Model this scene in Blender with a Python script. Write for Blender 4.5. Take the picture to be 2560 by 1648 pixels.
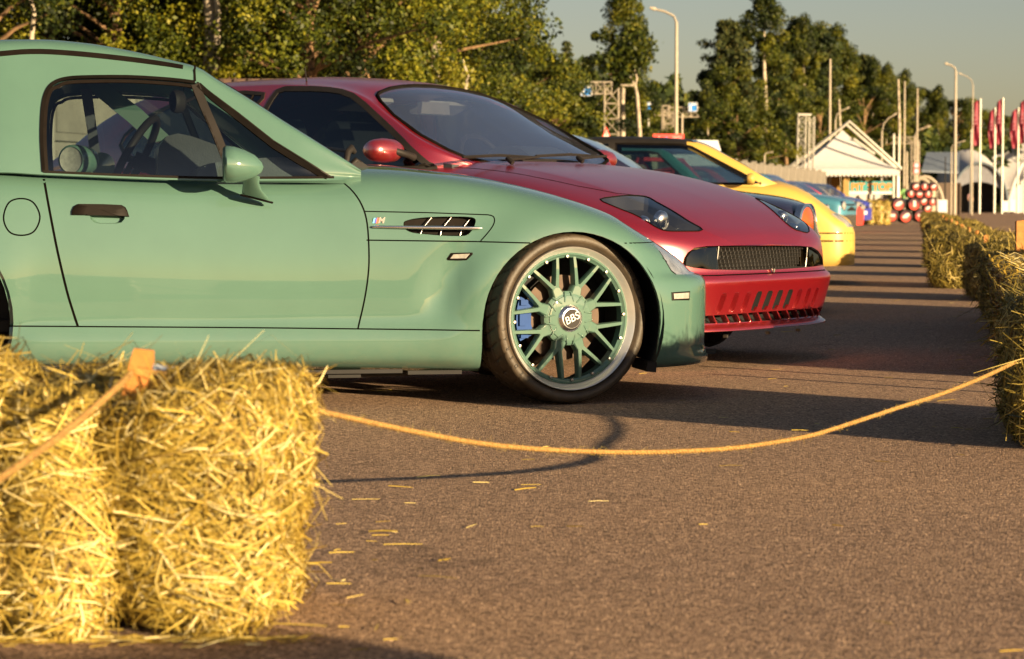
import bpy, bmesh, math, random
import numpy as np
from mathutils import Vector, Matrix
from mathutils.bvhtree import BVHTree

scene = bpy.context.scene
for _o in list(bpy.data.objects):
    bpy.data.objects.remove(_o)
COL = scene.collection
R = math.radians

# ------------------------------------------------------------------ camera
FPX, HZ, CAMH = 6044.0, 508.0, 0.74
PITCH = math.atan((824 - HZ) / FPX)
CP, SP = math.cos(PITCH), math.sin(PITCH)
cam_d = bpy.data.cameras.new("camera")
cam = bpy.data.objects.new("camera", cam_d)
COL.objects.link(cam)
cam_d.sensor_width = 36.0
cam_d.lens = 36.0 * FPX / 2560.0
cam_d.clip_start = 0.1
cam_d.clip_end = 3000
cam.location = (0, 0, CAMH)
cam.rotation_euler = (R(90) - PITCH, 0, 0)
cam_d.dof.use_dof = True
cam_d.dof.focus_distance = 9.0
cam_d.dof.aperture_fstop = 7.5
scene.camera = cam

# ------------------------------------------------------------------ light
SUN_EL = 9.0
SUN_DIR = Vector((0.70, -0.71, 0)).normalized()          # from the scene towards the sun
SUN_DIR = (SUN_DIR * math.cos(R(SUN_EL)) + Vector((0, 0, math.sin(R(SUN_EL))))).normalized()
sun_d = bpy.data.lights.new("sun", 'SUN')
sun_d.energy = 5.0
sun_d.angle = R(0.5)
sun_d.color = (1.0, 0.74, 0.42)
sun = bpy.data.objects.new("sun", sun_d)
COL.objects.link(sun)
sun.rotation_euler = SUN_DIR.to_track_quat('Z', 'Y').to_euler()

world = bpy.data.worlds.new("World")
scene.world = world
world.use_nodes = True
wn, wl = world.node_tree.nodes, world.node_tree.links
wn.clear()
w_out = wn.new('ShaderNodeOutputWorld')
w_bg = wn.new('ShaderNodeBackground')
w_sky = wn.new('ShaderNodeTexSky')
w_sky.sky_type = 'NISHITA'
w_sky.sun_disc = False
w_sky.sun_elevation = R(SUN_EL)
w_sky.sun_rotation = math.atan2(SUN_DIR.x, SUN_DIR.y)
w_sky.air_density = 0.9
w_sky.dust_density = 0.9
w_sky.ozone_density = 1.0
w_hs = wn.new('ShaderNodeHueSaturation')
w_hs.inputs['Saturation'].default_value = 0.95
w_hs.inputs['Value'].default_value = 0.80
w_mx = wn.new('ShaderNodeMix')
w_mx.data_type = 'RGBA'
w_mx.blend_type = 'MULTIPLY'
w_mx.inputs[0].default_value = 1.0
w_mx.inputs[7].default_value = (1.0, .90, .90, 1)
wl.new(w_sky.outputs[0], w_hs.inputs['Color'])
wl.new(w_hs.outputs[0], w_mx.inputs[6])
wl.new(w_mx.outputs[2], w_bg.inputs[0])
w_bg.inputs[1].default_value = 0.05
wl.new(w_bg.outputs[0], w_out.inputs[0])

scene.view_settings.view_transform = 'Standard'
scene.view_settings.look = 'None'
scene.view_settings.exposure = 1.5
scene.view_settings.gamma = 1.0
scene.view_settings.use_curve_mapping = False
scene.render.engine = 'CYCLES'
scene.cycles.max_bounces = 8
scene.cycles.transparent_max_bounces = 16

# ------------------------------------------------------------------ pixel helpers
VS = 2560 / 2392.0
def ray(px, py):
    """direction of the photograph's pixel (2560 wide), forward component along +Y"""
    u, v = (px - 1280) / FPX, (824 - py) / FPX
    return Vector((u, CP + v * SP, -SP + v * CP))
def at(px, py, D):
    r = ray(px, py)
    return Vector((0, 0, CAMH)) + r * (D / r.y)
def grd(px, py):
    r = ray(px, py)
    return Vector((0, 0, CAMH)) + r * (CAMH / -r.z)
def Xat(px, D):
    return (px - 1280) / FPX * D
def Zat(py, D):
    return CAMH + (HZ - py) / FPX * D

class Pose:
    def __init__(s, ox, oy, phi):
        s.o = Vector((ox, oy, 0)); a = R(phi); s.phi = a
        s.F = Vector((math.cos(a), -math.sin(a), 0)); s.L = Vector((math.sin(a), math.cos(a), 0))
    def w(s, x, y, z):
        return s.o + s.F * x + s.L * y + Vector((0, 0, z))
    def side(s, vx, vy, y):
        """point of the 2392-wide view on the plane y=const of this pose: local (x, z)"""
        r = ray(vx * VS, vy * VS); c = Vector((0, 0, CAMH)) - s.o
        t = (y - c.dot(s.L)) / r.dot(s.L); q = c + r * t
        return (q.dot(s.F), q.z)
    def apply(s, o):
        o.location = s.o; o.rotation_euler = (0, 0, -s.phi)

# ------------------------------------------------------------------ object helpers
def setp(o, label=None, cat=None, group=None, kind=None):
    if label: o['label'] = label
    if cat: o['category'] = cat
    if group: o['group'] = group
    if kind: o['kind'] = kind
    return o
def empty(name, loc=(0, 0, 0), rz=0.0, **k):
    o = bpy.data.objects.new(name, None); COL.objects.link(o)
    o.location = loc; o.rotation_euler = (0, 0, rz); o.empty_display_size = 0.1
    return setp(o, **k)
def link(name, me, m=None, parent=None, **k):
    o = bpy.data.objects.new(name, me); COL.objects.link(o)
    if m is not None:
        if len(me.materials) == 0: me.materials.append(m)
    if parent is not None: o.parent = parent
    return setp(o, **k)
def smooth(me, ang=None):
    me.polygons.foreach_set('use_smooth', [True] * len(me.polygons))
    if ang is not None: me.set_sharp_from_angle(angle=R(ang))
def mk(name, verts, faces, m=None, parent=None, sm=None, **k):
    me = bpy.data.meshes.new(name)
    me.from_pydata([tuple(v) for v in verts], [], faces)
    me.update()
    if sm is not None: smooth(me, sm)
    return link(name, me, m, parent, **k)
def copy_tree(o, parent=None):
    c = o.copy(); COL.objects.link(c)
    if parent is not None: c.parent = parent
    for ch in list(KIDS.get(o.name, [])) or [x for x in o.children]:
        copy_tree(ch, c)
    return c
KIDS = {}

class MB:
    """collects simple solids into one mesh"""
    def __init__(s): s.v = []; s.f = []
    def add(s, verts, faces):
        n = len(s.v); s.v += [tuple(v) for v in verts]; s.f += [tuple(i + n for i in f) for f in faces]; return s
    def box(s, c, d, rz=0.0, M=None):
        hx, hy, hz = d[0] / 2, d[1] / 2, d[2] / 2
        vs = [Vector((x, y, z)) for x in (-hx, hx) for y in (-hy, hy) for z in (-hz, hz)]
        rot = Matrix.Rotation(rz, 3, 'Z') if M is None else M
        vs = [rot @ v + Vector(c) for v in vs]
        return s.add(vs, [(0, 1, 3, 2), (4, 6, 7, 5), (0, 4, 5, 1), (2, 3, 7, 6), (0, 2, 6, 4), (1, 5, 7, 3)])
    def tube(s, pts, r, n=8, cap=True):
        pts = [Vector(p) for p in pts]
        rs = r if isinstance(r, (list, tuple)) else [r] * len(pts)
        rings = []; up = Vector((0, 0, 1))
        prev = None
        for i, p in enumerate(pts):
            t = (pts[min(i + 1, len(pts) - 1)] - pts[max(i - 1, 0)])
            if t.length < 1e-9: t = Vector((0, 0, 1))
            t.normalize()
            if prev is None:
                a = t.cross(up)
                if a.length < 1e-3: a = t.cross(Vector((1, 0, 0)))
            else:
                a = prev - t * prev.dot(t)
                if a.length < 1e-5: a = t.cross(up)
            a.normalize(); prev = a; b = t.cross(a)
            rings.append([p + (a * math.cos(2 * math.pi * k / n) + b * math.sin(2 * math.pi * k / n)) * rs[i] for k in range(n)])
        vs = [v for rg in rings for v in rg]; fs = []
        for i in range(len(pts) - 1):
            for k in range(n):
                fs.append((i * n + k, i * n + (k + 1) % n, (i + 1) * n + (k + 1) % n, (i + 1) * n + k))
        if cap:
            fs.append(tuple(range(n - 1, -1, -1))); fs.append(tuple((len(pts) - 1) * n + k for k in range(n)))
        return s.add(vs, fs)
    def prism(s, poly, off, axis='y'):
        """poly: list of 3D points, off: vector; closed solid"""
        n = len(poly); a = [Vector(p) for p in poly]; b = [p + Vector(off) for p in a]
        fs = [tuple(range(n)), tuple(range(2 * n - 1, n - 1, -1))]
        fs += [(i, i + n, (i + 1) % n + n, (i + 1) % n) for i in range(n)]
        return s.add(a + b, fs)
    def lathe(s, prof, n=48, c=(0, 0, 0), axis='y', closed=False):
        """prof: list of (r, h) about the axis"""
        vs = []; m = len(prof)
        for k in range(n):
            a = 2 * math.pi * k / n; ca, sa = math.cos(a), math.sin(a)
            for r, h in prof:
                p = {'y': (r * ca, h, r * sa), 'z': (r * ca, r * sa, h), 'x': (h, r * ca, r * sa)}[axis]
                vs.append((p[0] + c[0], p[1] + c[1], p[2] + c[2]))
        fs = []
        for k in range(n):
            k2 = (k + 1) % n
            for j in range(m - 1 if not closed else m):
                j2 = (j + 1) % m
                fs.append((k * m + j, k2 * m + j, k2 * m + j2, k * m + j2))
        return s.add(vs, fs)
    def build(s, name, m=None, parent=None, sm=None, fix=True, **k):
        me = bpy.data.meshes.new(name)
        me.from_pydata(s.v, [], s.f); me.update()
        if fix:
            bm = bmesh.new(); bm.from_mesh(me)
            bmesh.ops.recalc_face_normals(bm, faces=bm.faces[:]); bm.to_mesh(me); bm.free()
        if sm is not None: smooth(me, sm)
        return link(name, me, m, parent, **k)

def text_mesh(name, body, size, m, parent, M, depth=0.001, bold=False, shear=0.0, **k):
    c = bpy.data.curves.new(name, 'FONT'); c.body = body; c.size = size; c.extrude = depth
    c.align_x = 'CENTER'; c.align_y = 'CENTER'; c.shear = shear
    if bold: c.offset = size * 0.03
    t = bpy.data.objects.new(name, c); COL.objects.link(t)
    me = bpy.data.meshes.new_from_object(t)
    bpy.data.objects.remove(t); bpy.data.curves.remove(c)
    o = link(name, me, m, parent, **k); o.matrix_local = M
    return o

# ------------------------------------------------------------------ materials
def newmat(name):
    m = bpy.data.materials.new(name); m.use_nodes = True
    n, l = m.node_tree.nodes, m.node_tree.links
    return m, n, l, n['Principled BSDF']
def noise_ramp(n, l, scale, lo, hi, coord='Object', detail=4, p0=.35, p1=.65, rough=.6, vec=None):
    tc = n.new('ShaderNodeTexCoord'); nz = n.new('ShaderNodeTexNoise')
    nz.inputs['Scale'].default_value = scale; nz.inputs['Detail'].default_value = detail
    nz.inputs['Roughness'].default_value = rough
    l.new(vec if vec else tc.outputs[coord], nz.inputs['Vector'])
    r = n.new('ShaderNodeValToRGB'); r.color_ramp.elements[0].position = p0; r.color_ramp.elements[1].position = p1
    r.color_ramp.elements[0].color = (*lo, 1); r.color_ramp.elements[1].color = (*hi, 1)
    l.new(nz.outputs['Fac'], r.inputs['Fac'])
    return r, nz
def bump(n, l, b, src, strength, dist=0.01):
    bp = n.new('ShaderNodeBump'); bp.inputs['Strength'].default_value = strength; bp.inputs['Distance'].default_value = dist
    l.new(src, bp.inputs['Height']); l.new(bp.outputs[0], b.inputs['Normal'])
def flat(name, col, rough=.6, metal=0., coat=0., var=.12, vs=6., bmp=0., bs=40., coatr=.03, emis=None, spec=.5):
    m, n, l, b = newmat(name)
    lo = tuple(max(0, c * (1 - var)) for c in col); hi = tuple(min(1, c * (1 + var)) for c in col)
    r, nz = noise_ramp(n, l, vs, lo, hi)
    l.new(r.outputs[0], b.inputs['Base Color'])
    b.inputs['Roughness'].default_value = rough; b.inputs['Metallic'].default_value = metal
    b.inputs['Specular IOR Level'].default_value = spec
    b.inputs['Coat Weight'].default_value = coat; b.inputs['Coat Roughness'].default_value = coatr
    if bmp:
        r2, nz2 = noise_ramp(n, l, bs, (0, 0, 0), (1, 1, 1)); bump(n, l, b, nz2.outputs['Fac'], bmp)
    if emis: b.inputs['Emission Color'].default_value = (*emis[:3], 1); b.inputs['Emission Strength'].default_value = emis[3]
    return m
def paint(name, col, dirt=(.30, .24, .16), rough=.45, coat=1.0, metal=0., flake=0.0, dirtz=.32, coatr=.03, dirtamt=.35, spec=.4, cior=1.6):
    """car paint: tiny orange-peel relief, dust gathering low on the body"""
    m, n, l, b = newmat(name)
    r, nz = noise_ramp(n, l, 3.0, tuple(c * .96 for c in col), tuple(min(1, c * 1.04) for c in col))
    tc = n.new('ShaderNodeTexCoord'); sx = n.new('ShaderNodeSeparateXYZ'); l.new(tc.outputs['Object'], sx.inputs[0])
    mr = n.new('ShaderNodeMapRange'); mr.inputs['From Min'].default_value = dirtz; mr.inputs['From Max'].default_value = .08
    mr.inputs['To Min'].default_value = 0; mr.inputs['To Max'].default_value = dirtamt
    l.new(sx.outputs['Z'], mr.inputs['Value'])
    r2, nz2 = noise_ramp(n, l, 26.0, (.15, .15, .15), (1, 1, 1), detail=8)
    mul = n.new('ShaderNodeMath'); mul.operation = 'MULTIPLY'
    l.new(mr.outputs[0], mul.inputs[0]); l.new(r2.outputs[0], mul.inputs[1])
    mx = n.new('ShaderNodeMix'); mx.data_type = 'RGBA'
    l.new(mul.outputs[0], mx.inputs[0]); l.new(r.outputs[0], mx.inputs[6]); mx.inputs[7].default_value = (*dirt, 1)
    l.new(mx.outputs[2], b.inputs['Base Color'])
    b.inputs['Roughness'].default_value = rough; b.inputs['Coat Weight'].default_value = coat
    b.inputs['Coat Roughness'].default_value = coatr; b.inputs['Coat IOR'].default_value = cior; b.inputs['Specular IOR Level'].default_value = spec; b.inputs['Metallic'].default_value = metal
    r3, nz3 = noise_ramp(n, l, 900.0 if flake else 60.0, (0, 0, 0), (1, 1, 1), detail=2)
    bump(n, l, b, nz3.outputs['Fac'], .02 if not flake else flake, .001)
    return m
def glass(name, tint=(.7, .78, .76), gloss=(.9, .95, 1), f0=.06, rough=.01, dens=0.0):
    m = bpy.data.materials.new(name); m.use_nodes = True
    n, l = m.node_tree.nodes, m.node_tree.links; n.clear()
    out = n.new('ShaderNodeOutputMaterial'); mx = n.new('ShaderNodeMixShader')
    tr = n.new('ShaderNodeBsdfTransparent'); gl = n.new('ShaderNodeBsdfGlossy'); fr = n.new('ShaderNodeFresnel')
    ge = n.new('ShaderNodeNewGeometry'); inv = n.new('ShaderNodeMix'); inv.data_type = 'FLOAT'
    inv.inputs[2].default_value = 1.5; inv.inputs[3].default_value = 1 / 1.5
    # same reflectance from either side of the sheet
    l.new(ge.outputs['Backfacing'], inv.inputs[0])
    l.new(inv.outputs[0], fr.inputs['IOR'])
    ad = n.new('ShaderNodeMath'); ad.operation = 'ADD'; ad.use_clamp = True
    ad.inputs[1].default_value = f0
    l.new(fr.outputs[0], ad.inputs[0])
    tr.inputs[0].default_value = (*tint, 1); gl.inputs[0].default_value = (*gloss, 1); gl.inputs['Roughness'].default_value = rough
    l.new(ad.outputs[0], mx.inputs[0]); l.new(tr.outputs[0], mx.inputs[1]); l.new(gl.outputs[0], mx.inputs[2])
    if dens:
        # bluish diffuse layer standing in for sky haze on the glass
        df = n.new('ShaderNodeBsdfDiffuse'); df.inputs[0].default_value = (.45, .50, .62, 1); m2 = n.new('ShaderNodeMixShader')
        m2.inputs[0].default_value = dens; l.new(mx.outputs[0], m2.inputs[1]); l.new(df.outputs[0], m2.inputs[2]); l.new(m2.outputs[0], out.inputs[0])
        return m
    l.new(mx.outputs[0], out.inputs[0])
    return m
def attr_mat(name, cols, rough=.7, trans=0., spec=.3):
    """colour picked per leaf or stalk through the mesh attribute 'tint' (0..1)"""
    m, n, l, b = newmat(name)
    a = n.new('ShaderNodeAttribute'); a.attribute_name = 'tint'
    r = n.new('ShaderNodeValToRGB'); cr = r.color_ramp
    cr.elements[0].position = 0; cr.elements[0].color = (*cols[0], 1)
    cr.elements[1].position = 1; cr.elements[1].color = (*cols[-1], 1)
    for i, c in enumerate(cols[1:-1]):
        e = cr.elements.new((i + 1) / (len(cols) - 1)); e.color = (*c, 1)
    l.new(a.outputs['Fac'], r.inputs['Fac']); l.new(r.outputs[0], b.inputs['Base Color'])
    b.inputs['Roughness'].default_value = rough; b.inputs['Specular IOR Level'].default_value = spec
    if trans:
        out = n['Material Output']; t = n.new('ShaderNodeBsdfTranslucent'); ms = n.new('ShaderNodeMixShader')
        l.new(r.outputs[0], t.inputs[0]); ms.inputs[0].default_value = trans
        l.new(b.outputs[0], ms.inputs[1]); l.new(t.outputs[0], ms.inputs[2]); l.new(ms.outputs[0], out.inputs[0])
    return m

M = {}
M['teal'] = paint('teal_paint', (.068, .144, .117), rough=.6, coatr=.012, dirtamt=.10, spec=.15, cior=1.75)
M['redp'] = paint('satin_red_paint', (.36, .004, .012), rough=.34, coat=1., metal=.65, coatr=.22, flake=.02, cior=2.9, dirtamt=.15)
M['rubber'] = flat('black_rubber', (.006, .005, .0045), .9, var=.3, spec=.04)
M['gap'] = flat('shut_line_gap', (.004, .0035, .003), 1.0, var=.2, spec=.0)
M['tyre'] = flat('tyre_rubber', (.042, .030, .018), .55, var=.35, vs=12, bmp=.15, bs=90)
M['blk'] = flat('black_plastic', (.016, .014, .013), .55, spec=.2, var=.2, bmp=.1, bs=200)
M['dark'] = flat('dark_cavity', (.012, .012, .013), .8, var=.2)
M['inter'] = flat('cabin_plastic', (.045, .055, .065), .45, var=.2, bmp=.1, bs=150)
M['seatm'] = flat('seat_leather', (.05, .045, .045), .5, var=.2)
M['chrome'] = flat('polished_metal', (.85, .84, .84), .22, metal=1., var=.04)
M['lip'] = flat('polished_rim_lip', (.92, .90, .87), .28, metal=.72, var=.03)
M['steel'] = flat('brushed_steel', (.42, .40, .38), .38, metal=1., var=.15)
M['disc'] = flat('brake_disc', (.045, .026, .015), .55, metal=.4, var=.3, vs=20)
M['blue'] = flat('caliper_blue', (.004, .045, .20), .55, spec=.2)
M['lens'] = flat('clear_lens', (.30, .29, .27), .2, var=.15, vs=60, coat=.8)
M['lampglass'] = flat('fluted_lamp_glass', (.22, .24, .28), .08, var=.35, vs=14, coat=1., bmp=.25, bs=70)
M['amber'] = flat('amber_lens', (.45, .07, .01), .15, coat=.8)
M['glass'] = glass('window_glass', (.62, .72, .72), f0=.03)
M['glassw'] = glass('windscreen_glass', (.72, .78, .80), (.85, .90, 1.0), f0=.36, rough=.02, dens=.03)
M['glasst'] = glass('tinted_glass', (.06, .07, .075), (.9, .95, 1), f0=.04)
M['glassc'] = glass('lamp_cover', (.75, .78, .80), (.9, .95, 1), f0=.12)
M['white'] = flat('white_paint', (.62, .62, .60), .5, var=.05)
M['wood'] = flat('orange_wood', (.42, .17, .035), .7, var=.2, vs=25, bmp=.2)
M['brown'] = flat('brown_plastic', (.007, .0048, .0035), .5, spec=.12, var=.15, vs=30)
# ------------------------------------------------------------------ curves
def pchip(pts):
    xs = [p[0] for p in pts]; ys = [p[1] for p in pts]; n = len(xs)
    h = [xs[i + 1] - xs[i] for i in range(n - 1)]; d = [(ys[i + 1] - ys[i]) / h[i] for i in range(n - 1)]
    m = [0.0] * n
    for i in range(1, n - 1):
        if d[i - 1] * d[i] > 0:
            w1, w2 = 2 * h[i] + h[i - 1], h[i] + 2 * h[i - 1]
            m[i] = (w1 + w2) / (w1 / d[i - 1] + w2 / d[i])
    m[0], m[-1] = d[0], d[-1]
    def f(x):
        if x <= xs[0]: return ys[0]
        if x >= xs[-1]: return ys[-1]
        lo, hi = 0, n - 1
        while hi - lo > 1:
            mid = (lo + hi) // 2
            if xs[mid] <= x: lo = mid
            else: hi = mid
        t = (x - xs[lo]) / h[lo]; t2, t3 = t * t, t * t * t
        return (2 * t3 - 3 * t2 + 1) * ys[lo] + (t3 - 2 * t2 + t) * h[lo] * m[lo] + (-2 * t3 + 3 * t2) * ys[lo + 1] + (t3 - t2) * h[lo] * m[lo + 1]
    return f
def chaikin(p, k):
    for _ in range(k):
        q = [p[0]]
        for a, b in zip(p[:-1], p[1:]):
            q.append(tuple(.75 * u + .25 * v for u, v in zip(a, b))); q.append(tuple(.25 * u + .75 * v for u, v in zip(a, b)))
        q.append(p[-1]); p = q
    return p
def catmull(pts, k, closed=False):
    out = []; n = len(pts)
    rng = range(n) if closed else range(n - 1)
    g = (lambda i: pts[i % n]) if closed else (lambda i: pts[max(0, min(n - 1, i))])
    for i in rng:
        p0, p1, p2, p3 = g(i - 1), g(i), g(i + 1), g(i + 2)
        for j in range(k):
            t = j / k
            out.append(tuple(.5 * (2 * b + (c - a) * t + (2 * a - 5 * b + 4 * c - d) * t * t + (-a + 3 * b - 3 * c + d) * t ** 3) for a, b, c, d in zip(p0, p1, p2, p3)))
    if not closed: out.append(tuple(pts[-1]))
    return out
def inpoly(x, y, P):
    c = False; n = len(P); j = n - 1
    for i in range(n):
        if (P[i][1] > y) != (P[j][1] > y) and x < (P[j][0] - P[i][0]) * (y - P[i][1]) / (P[j][1] - P[i][1]) + P[i][0]: c = not c
        j = i
    return c
AX = {'y': (0, 2), 'z': (0, 1), 'x': (1, 2)}

class Shell:
    """a lofted sheet (stations along x, half-section mirrored) that can be cut along 2D outlines and split into panels"""
    def __init__(s, xs, half, iters=3, mod=None, side_split=.55):
        s.bm = bmesh.new(); bm = s.bm
        s.lay = bm.faces.layers.int.new('lab'); s.typ = bm.faces.layers.int.new('typ')
        rows = []
        for x in xs:
            h = chaikin(half(x), iters); sec = [(-y, z) for y, z in h] + [(y, z) for y, z in h[-2::-1]]
            row = []
            for y, z in sec:
                p = (x, y, z)
                if mod: p = mod(*p)
                row.append(bm.verts.new(p))
            rows.append(row)
        m = len(rows[0]); nh = m // 2; k1 = int(nh * side_split)
        for a, b in zip(rows[:-1], rows[1:]):
            for j in range(m - 1):
                f = bm.faces.new((a[j], a[j + 1], b[j + 1], b[j])); f.smooth = True
                jj = min(j, m - 2 - j)
                f[s.typ] = 0 if jj < k1 else 1       # 0 = side, 1 = top
        s.rows = rows
        bmesh.ops.remove_doubles(bm, verts=bm.verts[:], dist=1e-5)
        bmesh.ops.recalc_face_normals(bm, faces=bm.faces[:])
        bm.normal_update(); 
        up = sum(f.normal.z for f in bm.faces if f[s.typ] == 1)
        if up < 0: bmesh.ops.reverse_faces(bm, faces=bm.faces[:]); bm.normal_update()
        bm.verts.ensure_lookup_table(); bm.verts.index_update()
        s.bvh = BVHTree.FromBMesh(bm); bm.faces.ensure_lookup_table()
        s.fv = [[(v.co.copy(), v.normal.copy()) for v in f.verts] for f in bm.faces]
    def cut(s, line, axis='y', typ=None, closed=False, pred=None):
        bm = s.bm; a0, a1 = AX[axis]; pts = list(line) + ([line[0]] if closed else [])
        lo0, hi0 = min(p[0] for p in pts) - .03, max(p[0] for p in pts) + .03
        lo1, hi1 = min(p[1] for p in pts) - .03, max(p[1] for p in pts) + .03
        def bb(f):
            c0 = [v.co[a0] for v in f.verts]; c1 = [v.co[a1] for v in f.verts]
            return min(c0), max(c0), min(c1), max(c1)
        cand = {}
        for f in bm.faces:
            if typ is not None and f[s.typ] != typ: continue
            if pred and not pred(f.calc_center_median()): continue
            b = bb(f)
            if b[1] < lo0 or b[0] > hi0 or b[3] < lo1 or b[2] > hi1: continue
            cand[f] = b
        for p, q in zip(pts[:-1], pts[1:]):
            d0, d1 = q[0] - p[0], q[1] - p[1]
            L = math.hypot(d0, d1)
            if L < 1e-6: continue
            x0, x1, y0, y1 = min(p[0], q[0]) - 1e-4, max(p[0], q[0]) + 1e-4, min(p[1], q[1]) - 1e-4, max(p[1], q[1]) + 1e-4
            fs = [f for f, b in cand.items() if not (b[1] < x0 or b[0] > x1 or b[3] < y0 or b[2] > y1)]
            if not fs: continue
            no = [0., 0., 0.]; no[a0] = -d1 / L; no[a1] = d0 / L
            co = [0., 0., 0.]; co[a0] = p[0]; co[a1] = p[1]
            es = {e for f in fs for e in f.edges}; vs = {v for f in fs for v in f.verts}
            for f in fs: del cand[f]
            res = bmesh.ops.bisect_plane(bm, geom=list(vs) + list(es) + fs, dist=1e-6, plane_co=co, plane_no=no)
            for g in res['geom']:
                if isinstance(g, bmesh.types.BMFace) and g.is_valid: cand[g] = bb(g)
    def label(s, poly, lab, axis='y', typ=None, pred=None, only=None):
        a0, a1 = AX[axis]
        for f in s.bm.faces:
            if typ is not None and f[s.typ] != typ: continue
            if only is not None and f[s.lay] not in only: continue
            c = f.calc_center_median()
            if pred and not pred(c): continue
            if inpoly(c[a0], c[a1], poly): f[s.lay] = lab
    def region(s, poly, lab, axis='y', typ=None, pred=None, only=None):
        s.cut(poly, axis, typ, True, pred); s.label(poly, lab, axis, typ, pred, only)
    def normal(s, p):
        loc, n, i, d = s.bvh.find_nearest(p)
        if i is None: return Vector((0, 0, 1))
        w = 0; acc = Vector((0, 0, 0))
        for co, no in s.fv[i]:
            k = 1 / max((co - loc).length, 1e-5) ** 1.5; acc += no * k; w += k
        return (acc / w).normalized()
    def part(s, name, labs, m, parent, sgn=0, thick=0.0, **k):
        """faces with these labels as one object, with the uncut shell's smooth normals"""
        sel = [f for f in s.bm.faces if f[s.lay] in labs and (sgn == 0 or (f.calc_center_median().y < 0) == (sgn < 0))]
        if not sel: return None
        ix = {}; vs = []; fs = []
        for f in sel:
            q = []
            for v in f.verts:
                if v not in ix: ix[v] = len(vs); vs.append(v.co.copy())
                q.append(ix[v])
            fs.append(q)
        nn = [s.normal(v) for v in vs]
        me = bpy.data.meshes.new(name); me.from_pydata([tuple(v) for v in vs], [], fs); me.update()
        smooth(me)
        if thick:
            # turn the rim inwards so that the panel shows its thickness
            bm = bmesh.new(); bm.from_mesh(me); bm.verts.ensure_lookup_table()
            bd = [e for e in bm.edges if len(e.link_faces) == 1]
            r = bmesh.ops.extrude_edge_only(bm, edges=bd)
            nv = [g for g in r['geom'] if isinstance(g, bmesh.types.BMVert)]
            n0 = len(nn)
            src = {}
            for e in bd:
                for v in e.verts: src[v.co.to_tuple(5)] = nn[v.index] if v.index < n0 else Vector((0, 0, 1))
            for v in nv:
                nrm = src.get(v.co.to_tuple(5), Vector((0, 0, 1))); v.co -= nrm * thick
            bm.verts.index_update(); bm.to_mesh(me); bm.free()
            smooth(me, 50)
        else:
            me.normals_split_custom_set_from_vertices([tuple(v) for v in nn])
        return link(name, me, m, parent, **k)
    def hit(s, x, z, side=-1, off=0.):
        loc, n, i, d = s.bvh.ray_cast(Vector((x, side * 3, z)), Vector((0, -side, 0)))
        if loc is None:
            loc, n, i, d = s.bvh.find_nearest(Vector((x, side * .8, z)))
        nn = s.normal(loc)
        if nn.y * side < 0: nn = -nn
        return loc + nn * off, nn
    def hitx(s, y, z, off=0.):
        loc, n, i, d = s.bvh.ray_cast(Vector((6, y, z)), Vector((-1, 0, 0)))
        if loc is None: loc, n, i, d = s.bvh.find_nearest(Vector((.8, y, z)))
        nn = s.normal(loc)
        if nn.x < 0: nn = -nn
        return loc + nn * off, nn
    def hitz(s, x, y, off=0.):
        loc, n, i, d = s.bvh.ray_cast(Vector((x, y, 5)), Vector((0, 0, -1)))
        if loc is None: loc, n, i, d = s.bvh.find_nearest(Vector((x, y, 1)))
        nn = s.normal(loc)
        return loc + nn * off, nn
    def ribbon(s, name, line, w, m, parent, off=.0007, axis='y', side=-1, step=.02, closed=False, h=.0, **k):
        pts = list(line) + ([line[0]] if closed else []); dense = []
        for p, q in zip(pts[:-1], pts[1:]):
            L = math.hypot(q[0] - p[0], q[1] - p[1]); c = max(1, int(L / step))
            dense += [(p[0] + (q[0] - p[0]) * i / c, p[1] + (q[1] - p[1]) * i / c) for i in range(c)]
        dense.append(pts[-1])
        P = []
        for a, b in dense:
            if axis == 'y': P.append(s.hit(a, b, side, off))
            elif axis == 'x': P.append(s.hitx(a, b, off))
            else: P.append(s.hitz(a, b, off))
        vs = []; fs = []
        for i, (p, n) in enumerate(P):
            t = (P[min(i + 1, len(P) - 1)][0] - P[max(0, i - 1)][0])
            if t.length < 1e-9: t = Vector((1, 0, 0))
            c = t.normalized().cross(n).normalized() * (w / 2)
            vs += [p - c - n * .003, p - c + n * h, p + c + n * h, p + c - n * .003]
        for i in range(len(P) - 1):
            for j in range(3): fs.append((4 * i + j, 4 * i + j + 1, 4 * i + j + 5, 4 * i + j + 4))
        return mk(name, vs, fs, m, parent, sm=60, **k)
    def patch(s, name, poly, m, parent, off=.002, thick=.004, axis='y', side=-1, inset=0., **k):
        P = [(s.hit(a, b, side) if axis == 'y' else s.hitx(a, b) if axis == 'x' else s.hitz(a, b)) for a, b in poly]
        c = sum((p for p, n in P), Vector()) / len(P); nc = sum((n for p, n in P), Vector()).normalized()
        if axis == 'y': hc = s.hit(sum(a for a, b in poly) / len(poly), sum(b for a, b in poly) / len(poly), side)[0]
        elif axis == 'x': hc = s.hitx(sum(a for a, b in poly) / len(poly), sum(b for a, b in poly) / len(poly))[0]
        else: hc = s.hitz(sum(a for a, b in poly) / len(poly), sum(b for a, b in poly) / len(poly))[0]
        n = len(P)
        base = [p - nn * .004 for p, nn in P]; r1 = [p + nn * (off + thick * .6) for p, nn in P]
        r2 = [p.lerp(hc, .06 + inset) + nn * (off + thick) for p, nn in P]; r3 = [p.lerp(hc, .5) + nn * (off + thick) for p, nn in P]
        vs = base + r1 + r2 + r3 + [hc + nc * (off + thick)]
        fs = [(i + k0 * n, (i + 1) % n + k0 * n, (i + 1) % n + (k0 + 1) * n, i + (k0 + 1) * n) for k0 in range(3) for i in range(n)]
        fs += [(i + 3 * n, (i + 1) % n + 3 * n, 4 * n) for i in range(n)]
        o = mk(name, vs, fs, m, parent, **k)
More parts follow.
